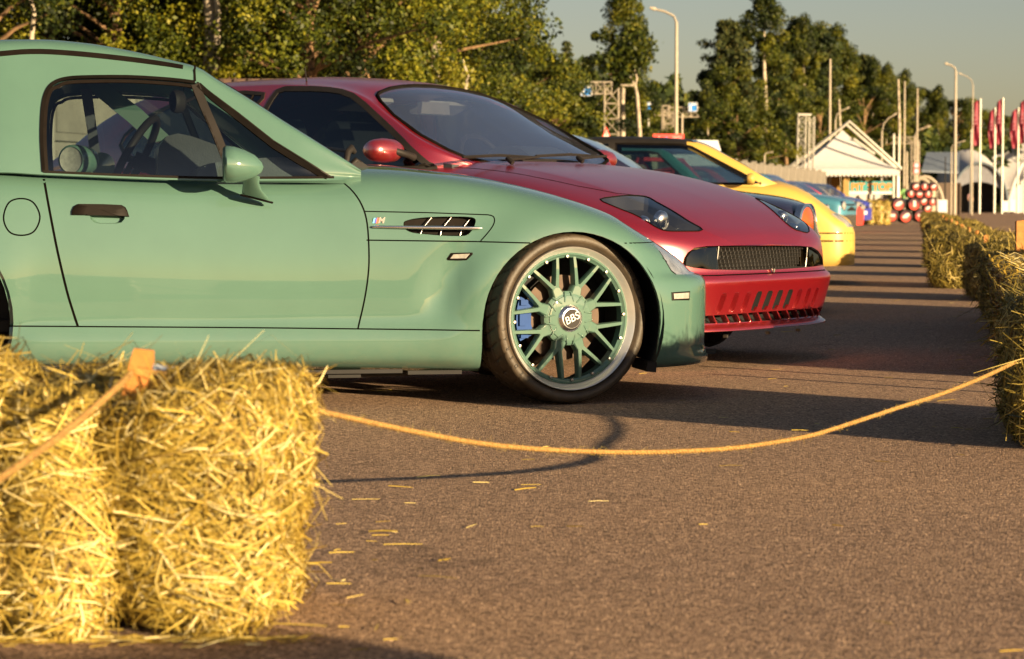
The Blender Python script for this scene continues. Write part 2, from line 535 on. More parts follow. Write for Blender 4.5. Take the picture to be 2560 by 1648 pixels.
        bm = bmesh.new(); bm.from_mesh(o.data); bmesh.ops.recalc_face_normals(bm, faces=bm.faces[:]); bm.to_mesh(o.data); bm.free(); smooth(o.data, 40)
        return o
    def bowl(s, name, poly, depth, m, parent, axis='y', side=-1, scale=.8, **k):
        """a recess set into an opening cut with the same outline"""
        P = [(s.hit(a, b, side) if axis == 'y' else s.hitx(a, b)) for a, b in poly]
        c = sum((p for p, n in P), Vector()) / len(P); n = len(P)
        dv = Vector((0, -side, 0)) if axis == 'y' else Vector((-1, 0, 0))
        r0 = [p for p, _ in P]; r1 = [p.lerp(c, (1 - scale) * .5) + dv * depth * .75 for p in r0]; r2 = [p.lerp(c, 1 - scale) + dv * depth for p in r0]
        vs = r0 + r1 + r2 + [c + dv * depth]
        fs = [(i + k0 * n, (i + 1) % n + k0 * n, (i + 1) % n + (k0 + 1) * n, i + (k0 + 1) * n) for k0 in range(2) for i in range(n)]
        fs += [(i + 2 * n, (i + 1) % n + 2 * n, 3 * n) for i in range(n)]
        return mk(name, vs, fs, m, parent, sm=45, **k)
def circle(cx, cz, r, n=40, a0=0., a1=360.):
    full = abs(a1 - a0) >= 359.9
    return [(cx + r * math.cos(R(a0 + (a1 - a0) * i / (n if full else n - 1))), cz + r * math.sin(R(a0 + (a1 - a0) * i / (n if full else n - 1)))) for i in range(n)]
def sell(x, x0, x1, n):
    """super-elliptic taper: 1 at x0, 0 at x1"""
    t = max(0., min(1., (x - x0) / (x1 - x0)))
    return max(0.0, 1 - t ** n) ** (1 / n)
def stations(a, b, n, ends=.5):
    out = []
    for i in range(n):
        t = i / (n - 1); c = (1 - math.cos(math.pi * t)) / 2
        out.append(a + (b - a) * (t * (1 - ends) + c * ends))
    return out

def nose_st(x0, x1, n, k):
    return [x0 + (x1 - x0) * math.sin(math.pi / 2 * i / (k - 1)) ** (2 / n) for i in range(1, k)]

# ------------------------------------------------------------------ wheels
def tyre_mesh(mb_name, r, w, rr, m, parent, nth=240, blocks=36, detail=True):
    """tyre with outer radius r, width w, bead radius rr; the outer face is at -y"""
    prof = []  # (radius, y, tread?)
    hw = w / 2
    side = [(rr, -hw * .72), (rr + .006, -hw * .90), (rr + (r - rr) * .30, -hw * 1.0), (rr + (r - rr) * .55, -hw * 1.02), (rr + (r - rr) * .80, -hw * .97), (r - .008, -hw * .90)]
    side = chaikin(side, 1)
    nt = 22 if detail else 6
    tread = [(r - .008 * (abs(2 * i / nt - 1)) ** 3, -hw * .88 + 2 * hw * .88 * i / nt) for i in range(nt + 1)]
    P = [(a, b, 0) for a, b in side] + [(a, b, 1) for a, b in tread] + [(a, -b, 0) for a, b in reversed(side)]
    vs = []; n = len(P)
    for k in range(nth):
        th = 2 * math.pi * k / nth
        for a, b, t in P:
            rad = a
            if detail:
                u = (b / hw) * 1.4; ph = (k / nth * blocks + (abs(u) * .55)) % 1.0
                if t and ph < .16 and abs(b) < hw * .80: rad -= .006
                if t and (abs(abs(b) - hw * .30) < hw * .05): rad -= .007
                if not t and a > rr + (r - rr) * .78 and ph < .14: rad -= .003
            vs.append((rad * math.cos(th), b, rad * math.sin(th)))
    fs = [(k * n + j, k * n + j + 1, ((k + 1) % nth) * n + j + 1, ((k + 1) % nth) * n + j) for k in range(nth) for j in range(n - 1)]
    return mk(mb_name, vs, fs, m, parent, sm=35)
def rotY(a, x, y, z):
    return Vector((x * math.cos(a) - z * math.sin(a), y, x * math.sin(a) + z * math.cos(a)))

def mesh_wheel(parent, loc, steer, r=.3175, w=.215, paintm=None, hero=True, spin=0.0, side=-1):
    """multi-piece wheel: painted Y-spoke centre, polished lip, bolts; returns the centre (part) with sub-parts"""
    hw = w / 2; rr = r * .832
    mb = MB()
    # barrel face ring and eight Y-spokes
    y0 = -hw * .62
    Rr = r * .752; Rj = r * .415; Rh = r * .27
    mb.lathe([(Rr * .93, y0 + .03), (Rr * .94, y0 - .002), (Rr * .965, y0 - .006), (Rr * .985, y0 - .012), (Rr + .003, y0 - .013), (Rr + .003, y0 + .03)], 96)
    def arm(p0, p1, w0, w1, ya0, ya1, th0, th1, seg=5, rise=.0):
        p0 = Vector((p0[0], 0, p0[1])); p1 = Vector((p1[0], 0, p1[1])); d = (p1 - p0).normalized(); c = Vector((-d.z, 0, d.x))
        rings = []
        for i in range(seg + 1):
            t = i / seg; p = p0.lerp(p1, t); ww = w0 + (w1 - w0) * t; ya = ya0 + (ya1 - ya0) * t - rise * math.sin(math.pi * t); th = th0 + (th1 - th0) * t
            rings.append([p - c * ww * .62 + Vector((0, ya + th, 0)), p - c * ww * .5 + Vector((0, ya + th * .12, 0)), p - c * ww * .40 + Vector((0, ya, 0)), p + c * ww * .40 + Vector((0, ya, 0)), p + c * ww * .5 + Vector((0, ya + th * .12, 0)), p + c * ww * .62 + Vector((0, ya + th, 0))])
        v = [q for rg in rings for q in rg]; f = []
        for i in range(seg):
            for j in range(6): f.append((i * 6 + j, i * 6 + (j + 1) % 6, (i + 1) * 6 + (j + 1) % 6, (i + 1) * 6 + j))
        f.append(tuple(range(6))); f.append(tuple(seg * 6 + j for j in range(5, -1, -1)))
        mb.add(v, f)
    yh = y0 - .004
    for k in range(8):
        a = R(70.5 + 45 * k) + spin
        pj = (Rj * math.cos(a), Rj * math.sin(a)); ph = (Rh * .8 * math.cos(a), Rh * .8 * math.sin(a))
        arm(ph, pj, .050, .030, yh - .002, yh + .002, .03, .03)
        for sg in (-1, 1):
            b = a + sg * R(13.8)
            pe = (Rr * .975 * math.cos(b), Rr * .975 * math.sin(b))
            ps = (Rj * .93 * math.cos(a + sg * .05), Rj * .93 * math.sin(a + sg * .05))
            arm(ps, pe, .017, .0125, yh + .001, y0 - .004, .034, .026, rise=.003)
    # web between the inner ends of neighbouring arms
    mb.lathe([(0, yh - .010), (r * .20, yh - .010), (r * .262, yh - .007), (r * .266, yh - .002), (r * .285, yh - .001), (r * .315, yh + .006), (r * .32, yh + .03), (0, yh + .03)], 64)
    c = mb.build('wheel', paintm or M['steel'], parent, sm=38)
    c.location = loc; c.rotation_euler = (0, 0, steer if side < 0 else steer + math.pi)
    tyre_mesh('tyre', r, w, rr, M['tyre'], c, nth=288 if hero else 96, detail=hero)
    MB().lathe([(Rr, y0 + .03), (Rr + .001, y0 - .006), (r * .768, y0 - .011), (r * .798, -hw * .82), (r * .815, -hw * .94), (r * .828, -hw * .97), (r * .834, -hw * .90), (r * .82, -hw * .5), (r * .78, hw * .8)], 128).build('rim_lip', M['lip'], c, sm=50)
    if hero:
        for k in range(16):
            a = R(92.5 - 22.5 * k) + spin; q = (Rr * .955 * math.cos(a), Rr * .955 * math.sin(a))
            b = MB().lathe([(0, -.004), (.0022, -.004), (.0028, -.007), (.0052, -.0065), (.0062, -.001), (.0062, .004)], 12).build('bolt', M['steel'], c, sm=40)
            b.location = (q[0], y0 - .009, q[1])
        # petals of the hub
        pm = MB()
        for k in range(8):
            a = R(70.5 + 22.5 + 45 * k) + spin
            for s2 in (-1, 1):
                p0 = Vector((r * .20 * math.cos(a + s2 * .30), yh - .010, r * .20 * math.sin(a + s2 * .30)))
                p1 = Vector((r * .31 * math.cos(a + s2 * .12), yh - .001, r * .31 * math.sin(a + s2 * .12)))
                pm.tube([p0, p0.lerp(p1, .6) + Vector((0, -.001, 0)), p1], [.003, .0045, .002], 6)
        pm.build('hub_rib', paintm, c, sm=60)
        MB().lathe([(0, yh - .024), (r * .115, yh - .024), (r * .125, yh - .0235), (r * .14, yh - .020), (r * .158, yh - .014), (r * .162, yh - .008)], 20).build('centre_nut', M['chrome'], c, sm=30)
        MB().lathe([(0, yh - .0265), (r * .108, yh - .0262), (r * .112, yh - .023)], 40).build('centre_cap', M['blk'], c, sm=50)
        mt = Matrix.Translation((0, yh - .0268, 0)) @ Matrix.Rotation(R(90), 4, 'X') @ Matrix.Rotation(R(24), 4, 'Z')
        text_mesh('cap_lettering', 'BBS', .040, M['white'], c, mt, depth=.0008, shear=.10)
        # raised sidewall lettering
        def arc_text(word, a_mid, rad, size, gap):
            for i, ch in enumerate(word):
                a = a_mid - (i - (len(word) - 1) / 2) * gap
                mm = Matrix.Translation((rad * math.cos(a), -hw * 1.018, rad * math.sin(a))) @ Matrix.Rotation(R(90), 4, 'X') @ Matrix.Rotation(a - R(90), 4, 'Z')
                text_mesh('tyre_lettering', ch, size, M['blk'], c, mm, depth=.001)
        arc_text('FEDERAL', R(28), r * .91, .020, .125)
        arc_text('FEDERAL', R(208), r * .91, .020, .125)
    # disc brake
    MB().lathe([(r * .16, y0 + .055), (r * .50, y0 + .055), (r * .50, y0 + .077), (r * .16, y0 + .077)], 64, closed=True).build('brake_disc', M['disc'], c, sm=40)
    MB().lathe([(r * .17, y0 + .02), (r * .22, y0 + .03), (r * .24, y0 + .055)], 40).build('disc_bell', M['steel'], c, sm=40)
    MB().lathe([(r * .78, -hw * .3), (r * .775, hw * .9), (r * .80, hw * .95)], 48).build('inner_barrel', M['dark'], c, sm=40)
    return c
def simple_wheel(parent, loc, rz, r=.30, w=.2, rimm=None, side=-1, spokes=5):
    hw = w / 2
    mb = MB(); mb.lathe([(0, -hw * .62), (r * .14, -hw * .65), (r * .16, -hw * .5), (r * .16, -hw * .2)], 24)
    mb.lathe([(r * .60, -hw * .75), (r * .66, -hw * .9), (r * .68, -hw * .7), (r * .62, -hw * .3), (r * .6, hw * .4)], 40)
    for k in range(spokes):
        a = 2 * math.pi * k / spokes + .3
        mb.tube([(r * .1 * math.cos(a), -hw * .58, r * .1 * math.sin(a)), (r * .62 * math.cos(a), -hw * .62, r * .62 * math.sin(a))], [r * .11, r * .07], 6)
    c = mb.build('wheel', rimm or M['steel'], parent, sm=40); c.location = loc; c.rotation_euler = (0, 0, rz if side < 0 else rz + math.pi)
    tyre_mesh('tyre', r, w, r * .66, M['tyre'], c, nth=72, detail=False)
    MB().lathe([(r * .62, 0), (0.01, 0)], 24).build('wheel_backing', M['dark'], c)
    return c
# ================================================================== the green roadster
TP = Pose(.079, 9.688, -10)
def build_teal():
    root = empty('sports_car', label='mint green two-seat sports car with hardtop and mesh wheel, parked nearest the camera')
    root['category'] = 'car'; TP.apply(root)
    S = lambda vx, vy, y=-.82: TP.side(vx, vy, y)
    SL = lambda pts, y=-.82: [S(a, b, y) for a, b in pts]
    zc = pchip([(-3.3, .80), (-2.9, .86), (-2.3, .885), (-2.0, .87), (-1.3, .855), (-.80, .895), (-.63, .890), (-.5, .876), (-.335, .856), (-.135, .818), (.033, .776), (.2, .720), (.338, .662), (.423, .622), (.5, .585), (.56, .54), (.60, .48), (.62, .43)])
    zs = pchip([(-3.3, .74), (-2.9, .80), (-2.3, .855), (-2.05, .852), (-1.9, .844), (-1.244, .823), (-.9, .825), (-.75, .835), (-.5, .825), (-.3, .800), (-.1, .755), (.1, .695), (.25, .635), (.35, .595), (.45, .55), (.55, .50), (.60, .44), (.62, .40)])
    zb = pchip([(-3.3, .22), (-2.9, .17), (-2.02, .158), (-1.15, .138), (-.35, .122), (.3, .125), (.5, .13), (.70, .135)])
    Wc = pchip([(-3.3, .60), (-3.1, .74), (-2.9, .79), (-2.45, .816), (-2.05, .814), (-1.8, .808), (-1.2, .800), (-.7, .812), (-.4, .832), (0, .858), (.25, .855), (.33, .845)])
    def W(x):
        w = Wc(x)
        if x > .12: w *= sell(x, .12, .62, 2.5)
        return w
    def half(x):
        b, h_, c_, w = zb(x), zs(x), zc(x), W(x)
        H = h_ - b; C = c_ - h_
        return [(w * .90, b), (w * .965, b + .02), (w * 1.0, b + .22 * H), (w * 1.01, b + .50 * H), (w * .985, b + .80 * H), (w * .955, b + .93 * H), (w * .86, h_ + .15 * C), (w * .66, h_ + .66 * C), (w * .35, h_ + .95 * C), (0, c_)]
    def mod(x, y, z):
        s = 1 if y > 0 else -1; ay = abs(y)
        # swelling over the front and rear wheels
        for cx, amp in ((0, .024), (-2.42, .003)):
            d = math.hypot(x - cx, z - .31)
            if ay > .5 and cx == 0 and x < -.2 and z < .62: ay -= .020 * math.exp(-((d - .49) / .055) ** 2) * min(1, max(0, (z - .3) / .1)) * min(1, max(0, (.62 - z) / .12))
            if ay > .5: ay += amp * math.exp(-((d - .36) / .09) ** 2) * min(1, max(0, (z - .18) / .15)) * (1 if x < .2 else max(0, 1 - (x - .2) / .3))
        # sill swelling and the crease under the doors
        if -2.1 < x < -.30 and ay > .5 and z < .32:
            t = math.sin(math.pi * min(1, max(0, (z - .12) / .19)))
            e = min(1, (x + 2.1) / .15, (-.30 - x) / .15)
            ay += .030 * t * e
            if z < .17: ay -= .035 * (.17 - z) / .05 * e
        # a slight hollow along the door above the sill
        if -2.0 < x < -.4 and ay > .6 and .32 < z < .85:
            ay -= .004 * math.exp(-((z - .46) / .16) ** 2)
        # bumper stands proud below the lamp line
        if x > .20:
            t = min(1, (x - .20) / .25); k = 1 / (1 + math.exp((z - .462) / .008))
            x += .026 * t * k; ay += .012 * t * k
            lip = 1 / (1 + math.exp((z - .175) / .010)); x += .014 * t * lip
            x -= .010 * t * k * max(0, min(1, (.40 - z) / .2)) * (1 - lip)
            t2 = min(1, (x - .20) / .40)
            if z > .462: x -= t2 * min(1, (z - .462) / .012) * (.022 + (z - .462) * .48)
        return (x, s * ay, z)
    sh = Shell(stations(-3.28, .12, 90, .1) + nose_st(.12, .62, 2.5, 42), half, 3, mod)
    near = lambda c: abs(c.y) > .28
    # ---- cuts
    zshut = [(-.760, .606), (-.353, .600), (-.163, .595), (.190, .593), (.349, .593), (.52, .590), (.75, .575)]
    door_rear = SL([(98, 402), (104, 430), (110, 462), (120, 515), (135, 590), (155, 675), (168, 720), (182, 763)], -.81)
    door_front = SL([(797, 417), (822, 440), (842, 468), (855, 500), (861, 540), (863, 600), (861, 640), (855, 685), (846, 730), (836, 770)], -.82)
    sill_l = [(-2.5, .312), (-2.023, .3055), (-1.2, .292), (-.349, .2765), (-.2, .274)]
    belt_y = [(-2.06, .858), (-1.91, .849), (-1.244, .8265), (-.874, .8305)]
    door_poly = door_rear + [(-1.2, .2915)] + door_front[::-1] + [(-.874, .90), (-1.9, .90)]
    arch = circle(-.003, .300, .336, 56)
    rarch = circle(-2.40, .325, .375, 40)
    sh.region(arch, 90, pred=near); sh.region(rarch, 90, pred=near)
    sh.cut([(-.339, .31), (-.339, .05)], pred=near); sh.cut([(.333, .31), (.333, .30), (.316, .05)], pred=near)
    for f in sh.bm.faces:
        c = f.calc_center_median()
        if abs(c.y) > .28 and -.339 < c.x < .333 - .068 * (.30 - c.z) and c.z < .30: f[sh.lay] = 90
        if abs(c.y) > .28 and -2.76 < c.x < -2.03 and c.z < .30: f[sh.lay] = 90
    sh.cut(zshut, closed=False); sh.cut(sill_l, typ=0); sh.cut(door_rear, typ=0); sh.cut(door_front, typ=0)
    sh.cut([door_front[0], (-.80, .93)])
    BON = zshut + [(.75, 1.2), (-.80, 1.2), (-.80, .93), door_front[0]] + [p for p in door_front[1:5]]
    sh.label(BON, 3, only=[0])
    sh.label(door_poly, 1, only=[0], pred=near, typ=0)
    FEN = [(-.9, .2765)] + [(-.349, .2765), (.0, .2765), (0, .6), (-.353, .600), (-.76, .606)]
    for f in sh.bm.faces:
        if f[sh.lay]: continue
        c = f.calc_center_median()
        if c.x > .0: f[sh.lay] = 5                                   # bumper
        elif c.x > -2.05 and c.z < np.interp(c.x, [p[0] for p in sill_l], [p[1] for p in sill_l]): f[sh.lay] = 4
        elif c.x > -.9 and c.z < .61: f[sh.lay] = 2                  # front wing
        elif c.x > -.9: f[sh.lay] = 3
        else: f[sh.lay] = 6                                          # rear quarter
    # lamps, vents and recesses
    handle_bowl = SL([(208, 500), (293, 502), (291, 512), (284, 520), (272, 523), (232, 523), (220, 520), (212, 512)])
    sh.region(handle_bowl, 91, only=[1], pred=near, typ=0)
    vent = catmull(SL([(944, 521), (952, 515), (975, 510), (1010, 507), (1060, 506), (1098, 507), (1111, 513), (1108, 528), (1100, 541), (1085, 551), (1040, 551), (1000, 548), (965, 544), (947, 535)]), 3, True)
    sh.region(vent, 92, only=[2, 3, 6], pred=near)
    hl = SL([(1532, 570), (1554, 569), (1560, 580), (1572, 604), (1586, 636), (1580, 641), (1566, 634), (1553, 612), (1541, 588)], -.74)
    hl_poly = SL([(1533, 570), (1541, 588), (1553, 612), (1565, 632), (1578, 641), (1600, 642)], -.72) + [(.9, .462), (.9, .592)]
    sh.region(hl_poly, 20, only=[5, 3], pred=lambda c: abs(c.y) > .22)
    # deck opening for the cabin
    sh.region([(-2.02, -.66), (-2.02, .66), (-.93, .67), (-.93, -.67)], 93, 'z', typ=1)
    for f in sh.bm.faces:
        c = f.calc_center_median()
        if f[sh.lay] == 93 and c.z < .6: f[sh.lay] = 5
    P = M['teal']
    sh.part('front_wing', [2], P, root, -1, .006); sh.part('front_wing', [2], P, root, 1, .006); sh.part('bonnet', [3], P, root, 0, .006)
    sh.part('door', [1], P, root, -1, .006); sh.part('door', [1], P, root, 1, .006)
    sh.part('sill', [4], P, root, -1, .004); sh.part('sill', [4], P, root, 1, .004); sh.part('front_bumper', [5], P, root, 0, .006); sh.part('rear_quarter', [6], P, root, 0, .006)
    sh.part('headlight', [20], M['lampglass'], root, -1); sh.part('headlight', [20], M['lampglass'], root, 1)
    door_obj = [o for o in root.children if o.name.startswith('door')][0] if root.children else None
    # ---- seams
    G = M['rubber']
    def seam(line, w=.0045, **k): sh.ribbon('panel_gap', line, w, M['gap'], root, off=.0006, **k)
    seam(catmull(door_rear, 3), .0085); seam(catmull(door_front, 3), .0058)
    seam([(-2.03, .3058), (-1.2, .2925), (-.349, .2768)], .0050)
    seam([(-.757, .606), (-.353, .600), (-.165, .595)], .0048); seam([(.19, .593), (.349, .593), (.47, .591)], .0045)
    seam(SL([(852, 494), (1000, 497), (1140, 502)]) + catmull(SL([(1140, 502), (1152, 506), (1154, 518), (1145, 535), (1121, 563)]), 4), .0042)
    seam(SL([(0, 393), (50, 397), (98, 402)], -.80), .004)
    seam(catmull(SL([(49, 464), (78, 474), (93, 507), (80, 540), (52, 550), (22, 542), (8, 510), (20, 474)]), 6, True), .0055, closed=True)
    seam(hl_poly[:5], .006)
    # arch returns and liners
    for cx, cz, rad in ((-.003, .300, .336), (-2.40, .325, .375)):
        for sd in (-1, 1):
            pts = circle(cx, cz, rad, 40, -8, 188); vs = []; fs = []
            for i, (a, b) in enumerate(pts):
                p, n = sh.hit(a, b, sd)
                if abs(p.y) < .5: p.y = .8 * sd
                vs += [(a, p.y, b), (a, p.y - sd * .030, b)]
            fs = [(2 * i, 2 * i + 1, 2 * i + 3, 2 * i + 2) for i in range(len(pts) - 1)]
            mk('arch_lip', vs, fs, P, root, sm=60)
            vs = [(cx + (rad + .012) * math.cos(R(a)), y, cz + (rad + .012) * math.sin(R(a))) for a in range(-25, 206, 8) for y in (sd * .835, sd * .50)]
            fs = [(2 * i, 2 * i + 1, 2 * i + 3, 2 * i + 2) for i in range(len(vs) // 2 - 1)]
            fs.append(tuple(range(1, len(vs), 2)))
            mk('wheel_arch_liner', vs, fs, M['dark'], root)
    MB().box((-1.25, 0, .18), (1.7, 1.5, .05)).box((.0, 0, .24), (.8, .9, .10)).box((.52, 0, .17), (.22, 1.0, .02)).build('underbody', M['dark'], root)
    mb = MB()
    for x0, x1 in ((-2.0, -1.32), (-1.28, -1.02), (-.98, -.62), (-.6, -.4)):
        mb.box(((x0 + x1) / 2, -.745, zb((x0 + x1) / 2) - .004), (x1 - x0, .012, .014))
    mb.box((-.83, -.70, .112), (.12, .04, .022)); mb.tube([(-1.0, -.5, .12), (-.9, -.52, .10), (-.5, -.5, .11)], .018, 8)
    mb.build('sill_flange', M['dark'], root)
    MB().prism([(.290, -.80, .155), (.325, -.80, .150), (.322, -.80, .112), (.285, -.80, .116)], (0, .25, 0)).build('splash_guard', M['blk'], root)
    # ---- hardtop and windscreen
    zr = pchip([(-3.05, .86), (-2.85, 1.02), (-2.55, 1.20), (-2.3, 1.295), (-2.065, 1.342), (-1.909, 1.345), (-1.753, 1.334), (-1.596, 1.308), (-1.438, 1.272), (-1.350, 1.248), (-1.279, 1.202), (-1.183, 1.142), (-1.039, 1.045), (-.89, .948), (-.80, .888), (-.765, .862)])
    zbel = pchip([(-3.05, .84), (-2.05, .853), (-1.9, .845), (-1.244, .8245), (-.9, .826), (-.765, .835)])
    def ghalf(x):
        b = zbel(x) - .004; t = max(zr(x), b + .012); h = t - b
        wb = .775 if x > -2 else .775 - .10 * ((-2 - x)) ** 1.3
        if x > -1.0: wb -= .045 * ((x + 1.0) / .235) ** 1.5
        wt = wb - .335 * h
        return [(wb, b), (wb - .010, b + .12 * h), (wb - .07 * h, b + .30 * h), (wb - .20 * h, b + .62 * h), (wt + .012, b + .86 * h), (wt - .012, b + .945 * h), (wt - .07, b + .985 * h), (wt * .66, t - .012 * min(1, h / .2)), (wt * .33, t - .002), (0, t)]
    gh = Shell(stations(-3.05, -.768, 110, .2), ghalf, 3, None, side_split=.56)
    win = SL([(102, 402), (99, 360), (97, 320), (98, 270), (102, 232), (112, 205), (128, 190), (150, 182), (190, 178), (300, 177), (400, 183), (458, 190)], -.74)
    winq = win + SL([(466, 194), (500, 222), (560, 268), (640, 333), (700, 371), (740, 396), (770, 415), (640, 417), (540, 416), (300, 409)], -.75)
    winq = [(a, max(b, zbel(a) + .006)) for a, b in winq]
    gh.region(winq, 1, typ=0)
    A = -1.352
    gh.cut([(A, .7), (A - .004, 1.5)])
    wsp = [(-1.318, -.50), (-1.318, .50), (-1.04, .575), (-.83, .625), (-.805, .5), (-.79, .25), (-.785, 0), (-.79, -.25), (-.805, -.5), (-.83, -.625), (-1.04, -.575)]
    gh.region(wsp, 2, 'z', typ=1)
    for f in gh.bm.faces:
        if f[gh.lay] == 0:
            c = f.calc_center_median(); f[gh.lay] = 3 if c.x < A else 4
    # rear window of the hardtop
    gh.region([(-2.95, -.52), (-2.95, .52), (-2.5, .44), (-2.5, -.44)], 5, 'z', typ=1)
    gh.part('hardtop', [3], P, root, 0, .02); gh.part('windscreen_frame', [4], P, root, 0, .02)
    gh.part('windscreen', [2], M['glassw'], root); gh.part('rear_window', [5], M['glasst'], root)
    gh.part('side_window', [1], M['glass'], root, -1); gh.part('side_window', [1], M['glass'], root, 1)
    def gs(line, w, m=G, nm='window_seal', h=.004, **k): gh.ribbon(nm, line, w, m, root, off=.0008, h=h, **k)
    for sd in (-1, 1):
        gs(catmull(win, 3), .012, side=sd)
        inner = [(a + .012 if i < 7 else a, b - (.016 if i > 5 else .004)) for i, (a, b) in enumerate(win)]
        gs(catmull(inner, 3), .012, M['brown'], side=sd, h=.002)
        gs(SL([(466, 196), (500, 228), (560, 276), (640, 341), (700, 379), (740, 402), (764, 414)], -.75), .022, side=sd)
        gs(SL([(464, 190), (500, 219), (560, 265), (640, 330), (700, 368), (740, 393), (776, 416)], -.75), .005, M['brown'], side=sd)
        gs([(a, zbel(a) + .006) for a in np.linspace(-1.905, -.87, 12)], .008, M['brown'], side=sd)
        gs(SL([(459, 195), (480, 250), (505, 310), (535, 390), (543, 416)], -.75), .030, M['blk'], nm='window_divider', side=sd)
        gs(SL([(450, 196), (471, 250), (497, 312), (527, 392), (534, 416)], -.75), .006, M['brown'], nm='window_divider', side=sd)
        gs([(A, 1.245), (A - .002, 1.16)] if False else SL([(458, 152), (455, 165), (456, 190)], -.66), .007, side=sd)
        ch = chaikin(SL([(0, 127), (80, 120), (180, 126), (300, 139), (380, 150), (427, 158)], -.60), 2)
        gs([p for p in ch], .020, M['brown'], nm='roof_trim', side=sd, h=.003)
    gh.ribbon('windscreen_seal', catmull(wsp, 2, True), .02, G, root, axis='z', closed=True, h=.002)
    # ---- cabin
    MB().box((-1.45, 0, .30), (1.3, 1.4, .04)).box((-2.04, 0, .55), (.05, 1.3, .52)).box((-.80, 0, .55), (.06, 1.3, .5)).build('cabin_floor', M['dark'], root)
    dash = SL([(366, 418), (363, 380), (368, 345), (385, 322), (410, 316), (440, 322), (480, 336), (520, 352), (560, 372), (640, 385), (760, 400), (770, 418)], .2)
    MB().prism([(a, -.05, b) for a, b in dash], (0, .62, 0)).build('instrument_binnacle', M['inter'], root, sm=35)
    low = SL([(450, 430), (455, 400), (480, 385), (540, 376), (640, 370), (720, 380), (775, 418), (775, 430)], -.4)
    MB().prism([(a, -.68, b) for a, b in low], (0, .62, 0)).build('dashboard', M['inter'], root, sm=35)
    c0, z0 = S(312, 372, .36)
    ring = []
    sw = MB(); tilt = R(28)
    for k in range(33):
        a = 2 * math.pi * k / 32; u, v = .185 * math.cos(a), .185 * math.sin(a)
        ring.append((c0 + v * math.sin(tilt) + .22 * u, .36 + u, z0 + v * math.cos(tilt)))
    sw.tube(ring, .016, 10, cap=False); sw.tube([(c0, .36, z0), (c0 + .20, .36, z0 - .08)], .035, 10)
    for a in (0, math.pi, -math.pi / 2):
        sw.tube([(c0, .36, z0), (c0 + .18 * math.sin(a) * math.sin(tilt) + .04 * math.cos(a), .36 + .18 * math.cos(a), z0 + .18 * math.sin(a) * math.cos(tilt))], .014, 6)
    sw.build('steering_wheel', M['blk'], root, sm=50)
    # roll bar behind the seats, traced on the far side
    def bar(vpts, y, w, nm, m):
        q = SL(vpts, y); MB().prism([(a, y, b) for a, b in q], (0, .05, 0)).build(nm, m, root)
    bar([(188, 208), (214, 208), (226, 300), (243, 418), (216, 418), (203, 300)], .55, .04, 'roll_bar', M['inter'])
    bar([(200, 196), (250, 196), (330, 255), (400, 322), (388, 335), (352, 332), (300, 285), (222, 222)], .60, .04, 'roll_brace', M['teal'])
    for y in (-.02,):
        cx, cz = S(176, 374, y)
        pod = MB().lathe([(0, .105), (.05, .10), (.056, .06), (.060, .0), (.058, -.03), (.050, -.034)], 32, axis='y').build('spot_pod', M['teal'], root, sm=40)
        pod.location = (cx, y, cz); pod.rotation_euler = (0, 0, R(-28))
        gl = MB().lathe([(0, -.030), (.046, -.030), (.050, -.032)], 32, axis='y').build('spot_glass', M['lens'], pod, sm=40)
        c2 = MB().lathe([(0, .10), (.045, .09), (.052, 0), (0, -.01)], 24).build('spot_pod', M['teal'], root, sm=40); c2.location = (cx + .10, y + .1, cz - .02)
    for y in (-.34, .34):
        sb = MB(); prof = [(-1.52, .30), (-1.95, .32), (-2.00, .82 if y > 0 else .80), (-1.93, .85 if y > 0 else .82), (-1.84, .80), (-1.82, .48), (-1.52, .44)]
        prof = chaikin(prof + [prof[0]], 2)[:-1]
        sb.prism([(a, y - .2, b) for a, b in prof], (0, .4, 0)); sb.build('seat', M['seatm'], root, sm=40)
    mx, mz = S(421, 238, 0)
    vm = MB().lathe([(0, .02), (.030, .018), (.043, .006), (.046, -.02), (.043, -.032), (.040, -.036)], 32, axis='x').build('inside_mirror', M['blk'], root, sm=40)
    vm.location = (mx, 0, mz); vm.rotation_euler = (0, 0, R(35)); vm.scale = (1, .6, 1)
    MB().tube([(mx + .02, 0, mz + .0), (mx + .06, 0, mz + .02), (mx + .065, 0, mz + .07), (mx + .03, 0, mz + .10)], .008, 8).build('mirror_arm', M['blk'], root)
    # ---- door mirror
    hx, hz = S(578, 392, -.93)
    mbm = MB(); prof = [(-.078, .0), (-.076, .058), (-.066, .068), (-.035, .066), (.0, .057), (.035, .042), (.060, .020), (.068, .0)]
    vs = []; n = 28
    for i, (dx, rr_) in enumerate(prof):
        for k in range(n):
            a = 2 * math.pi * k / n
            vs.append((hx + dx - .010, -.925 + rr_ * 1.25 * math.cos(a), hz + rr_ * math.sin(a) * (1.0 if math.sin(a) > 0 else .95) - .10 * (dx + .076) * .7 + .012))
    fs = [(i * n + k, i * n + (k + 1) % n, (i + 1) * n + (k + 1) % n, (i + 1) * n + k) for i in range(len(prof) - 1) for k in range(n)]
    mbm.add(vs, fs)
    # neck and foot
    q0 = [S(575, 408, -.90), S(590, 428, -.88), S(600, 452, -.86)]
    nv = []; wd = [(.038, .035), (.030, .030), (.034, .030), (.046, .030), (.052, .028)]
    cs = [S(582, 404, -.92), S(586, 420, -.90), S(590, 436, -.87), S(596, 452, -.85), S(600, 462, -.83)]
    for (a, b), (wx, wy), yy in zip(cs, wd, (-.92, -.90, -.87, -.845, -.82)):
        for k in range(20):
            t = 2 * math.pi * k / 20; nv.append((a + wx * math.cos(t) + .0, yy + wy * math.sin(t), b + (.014 * math.cos(t) * -1 if True else 0)))
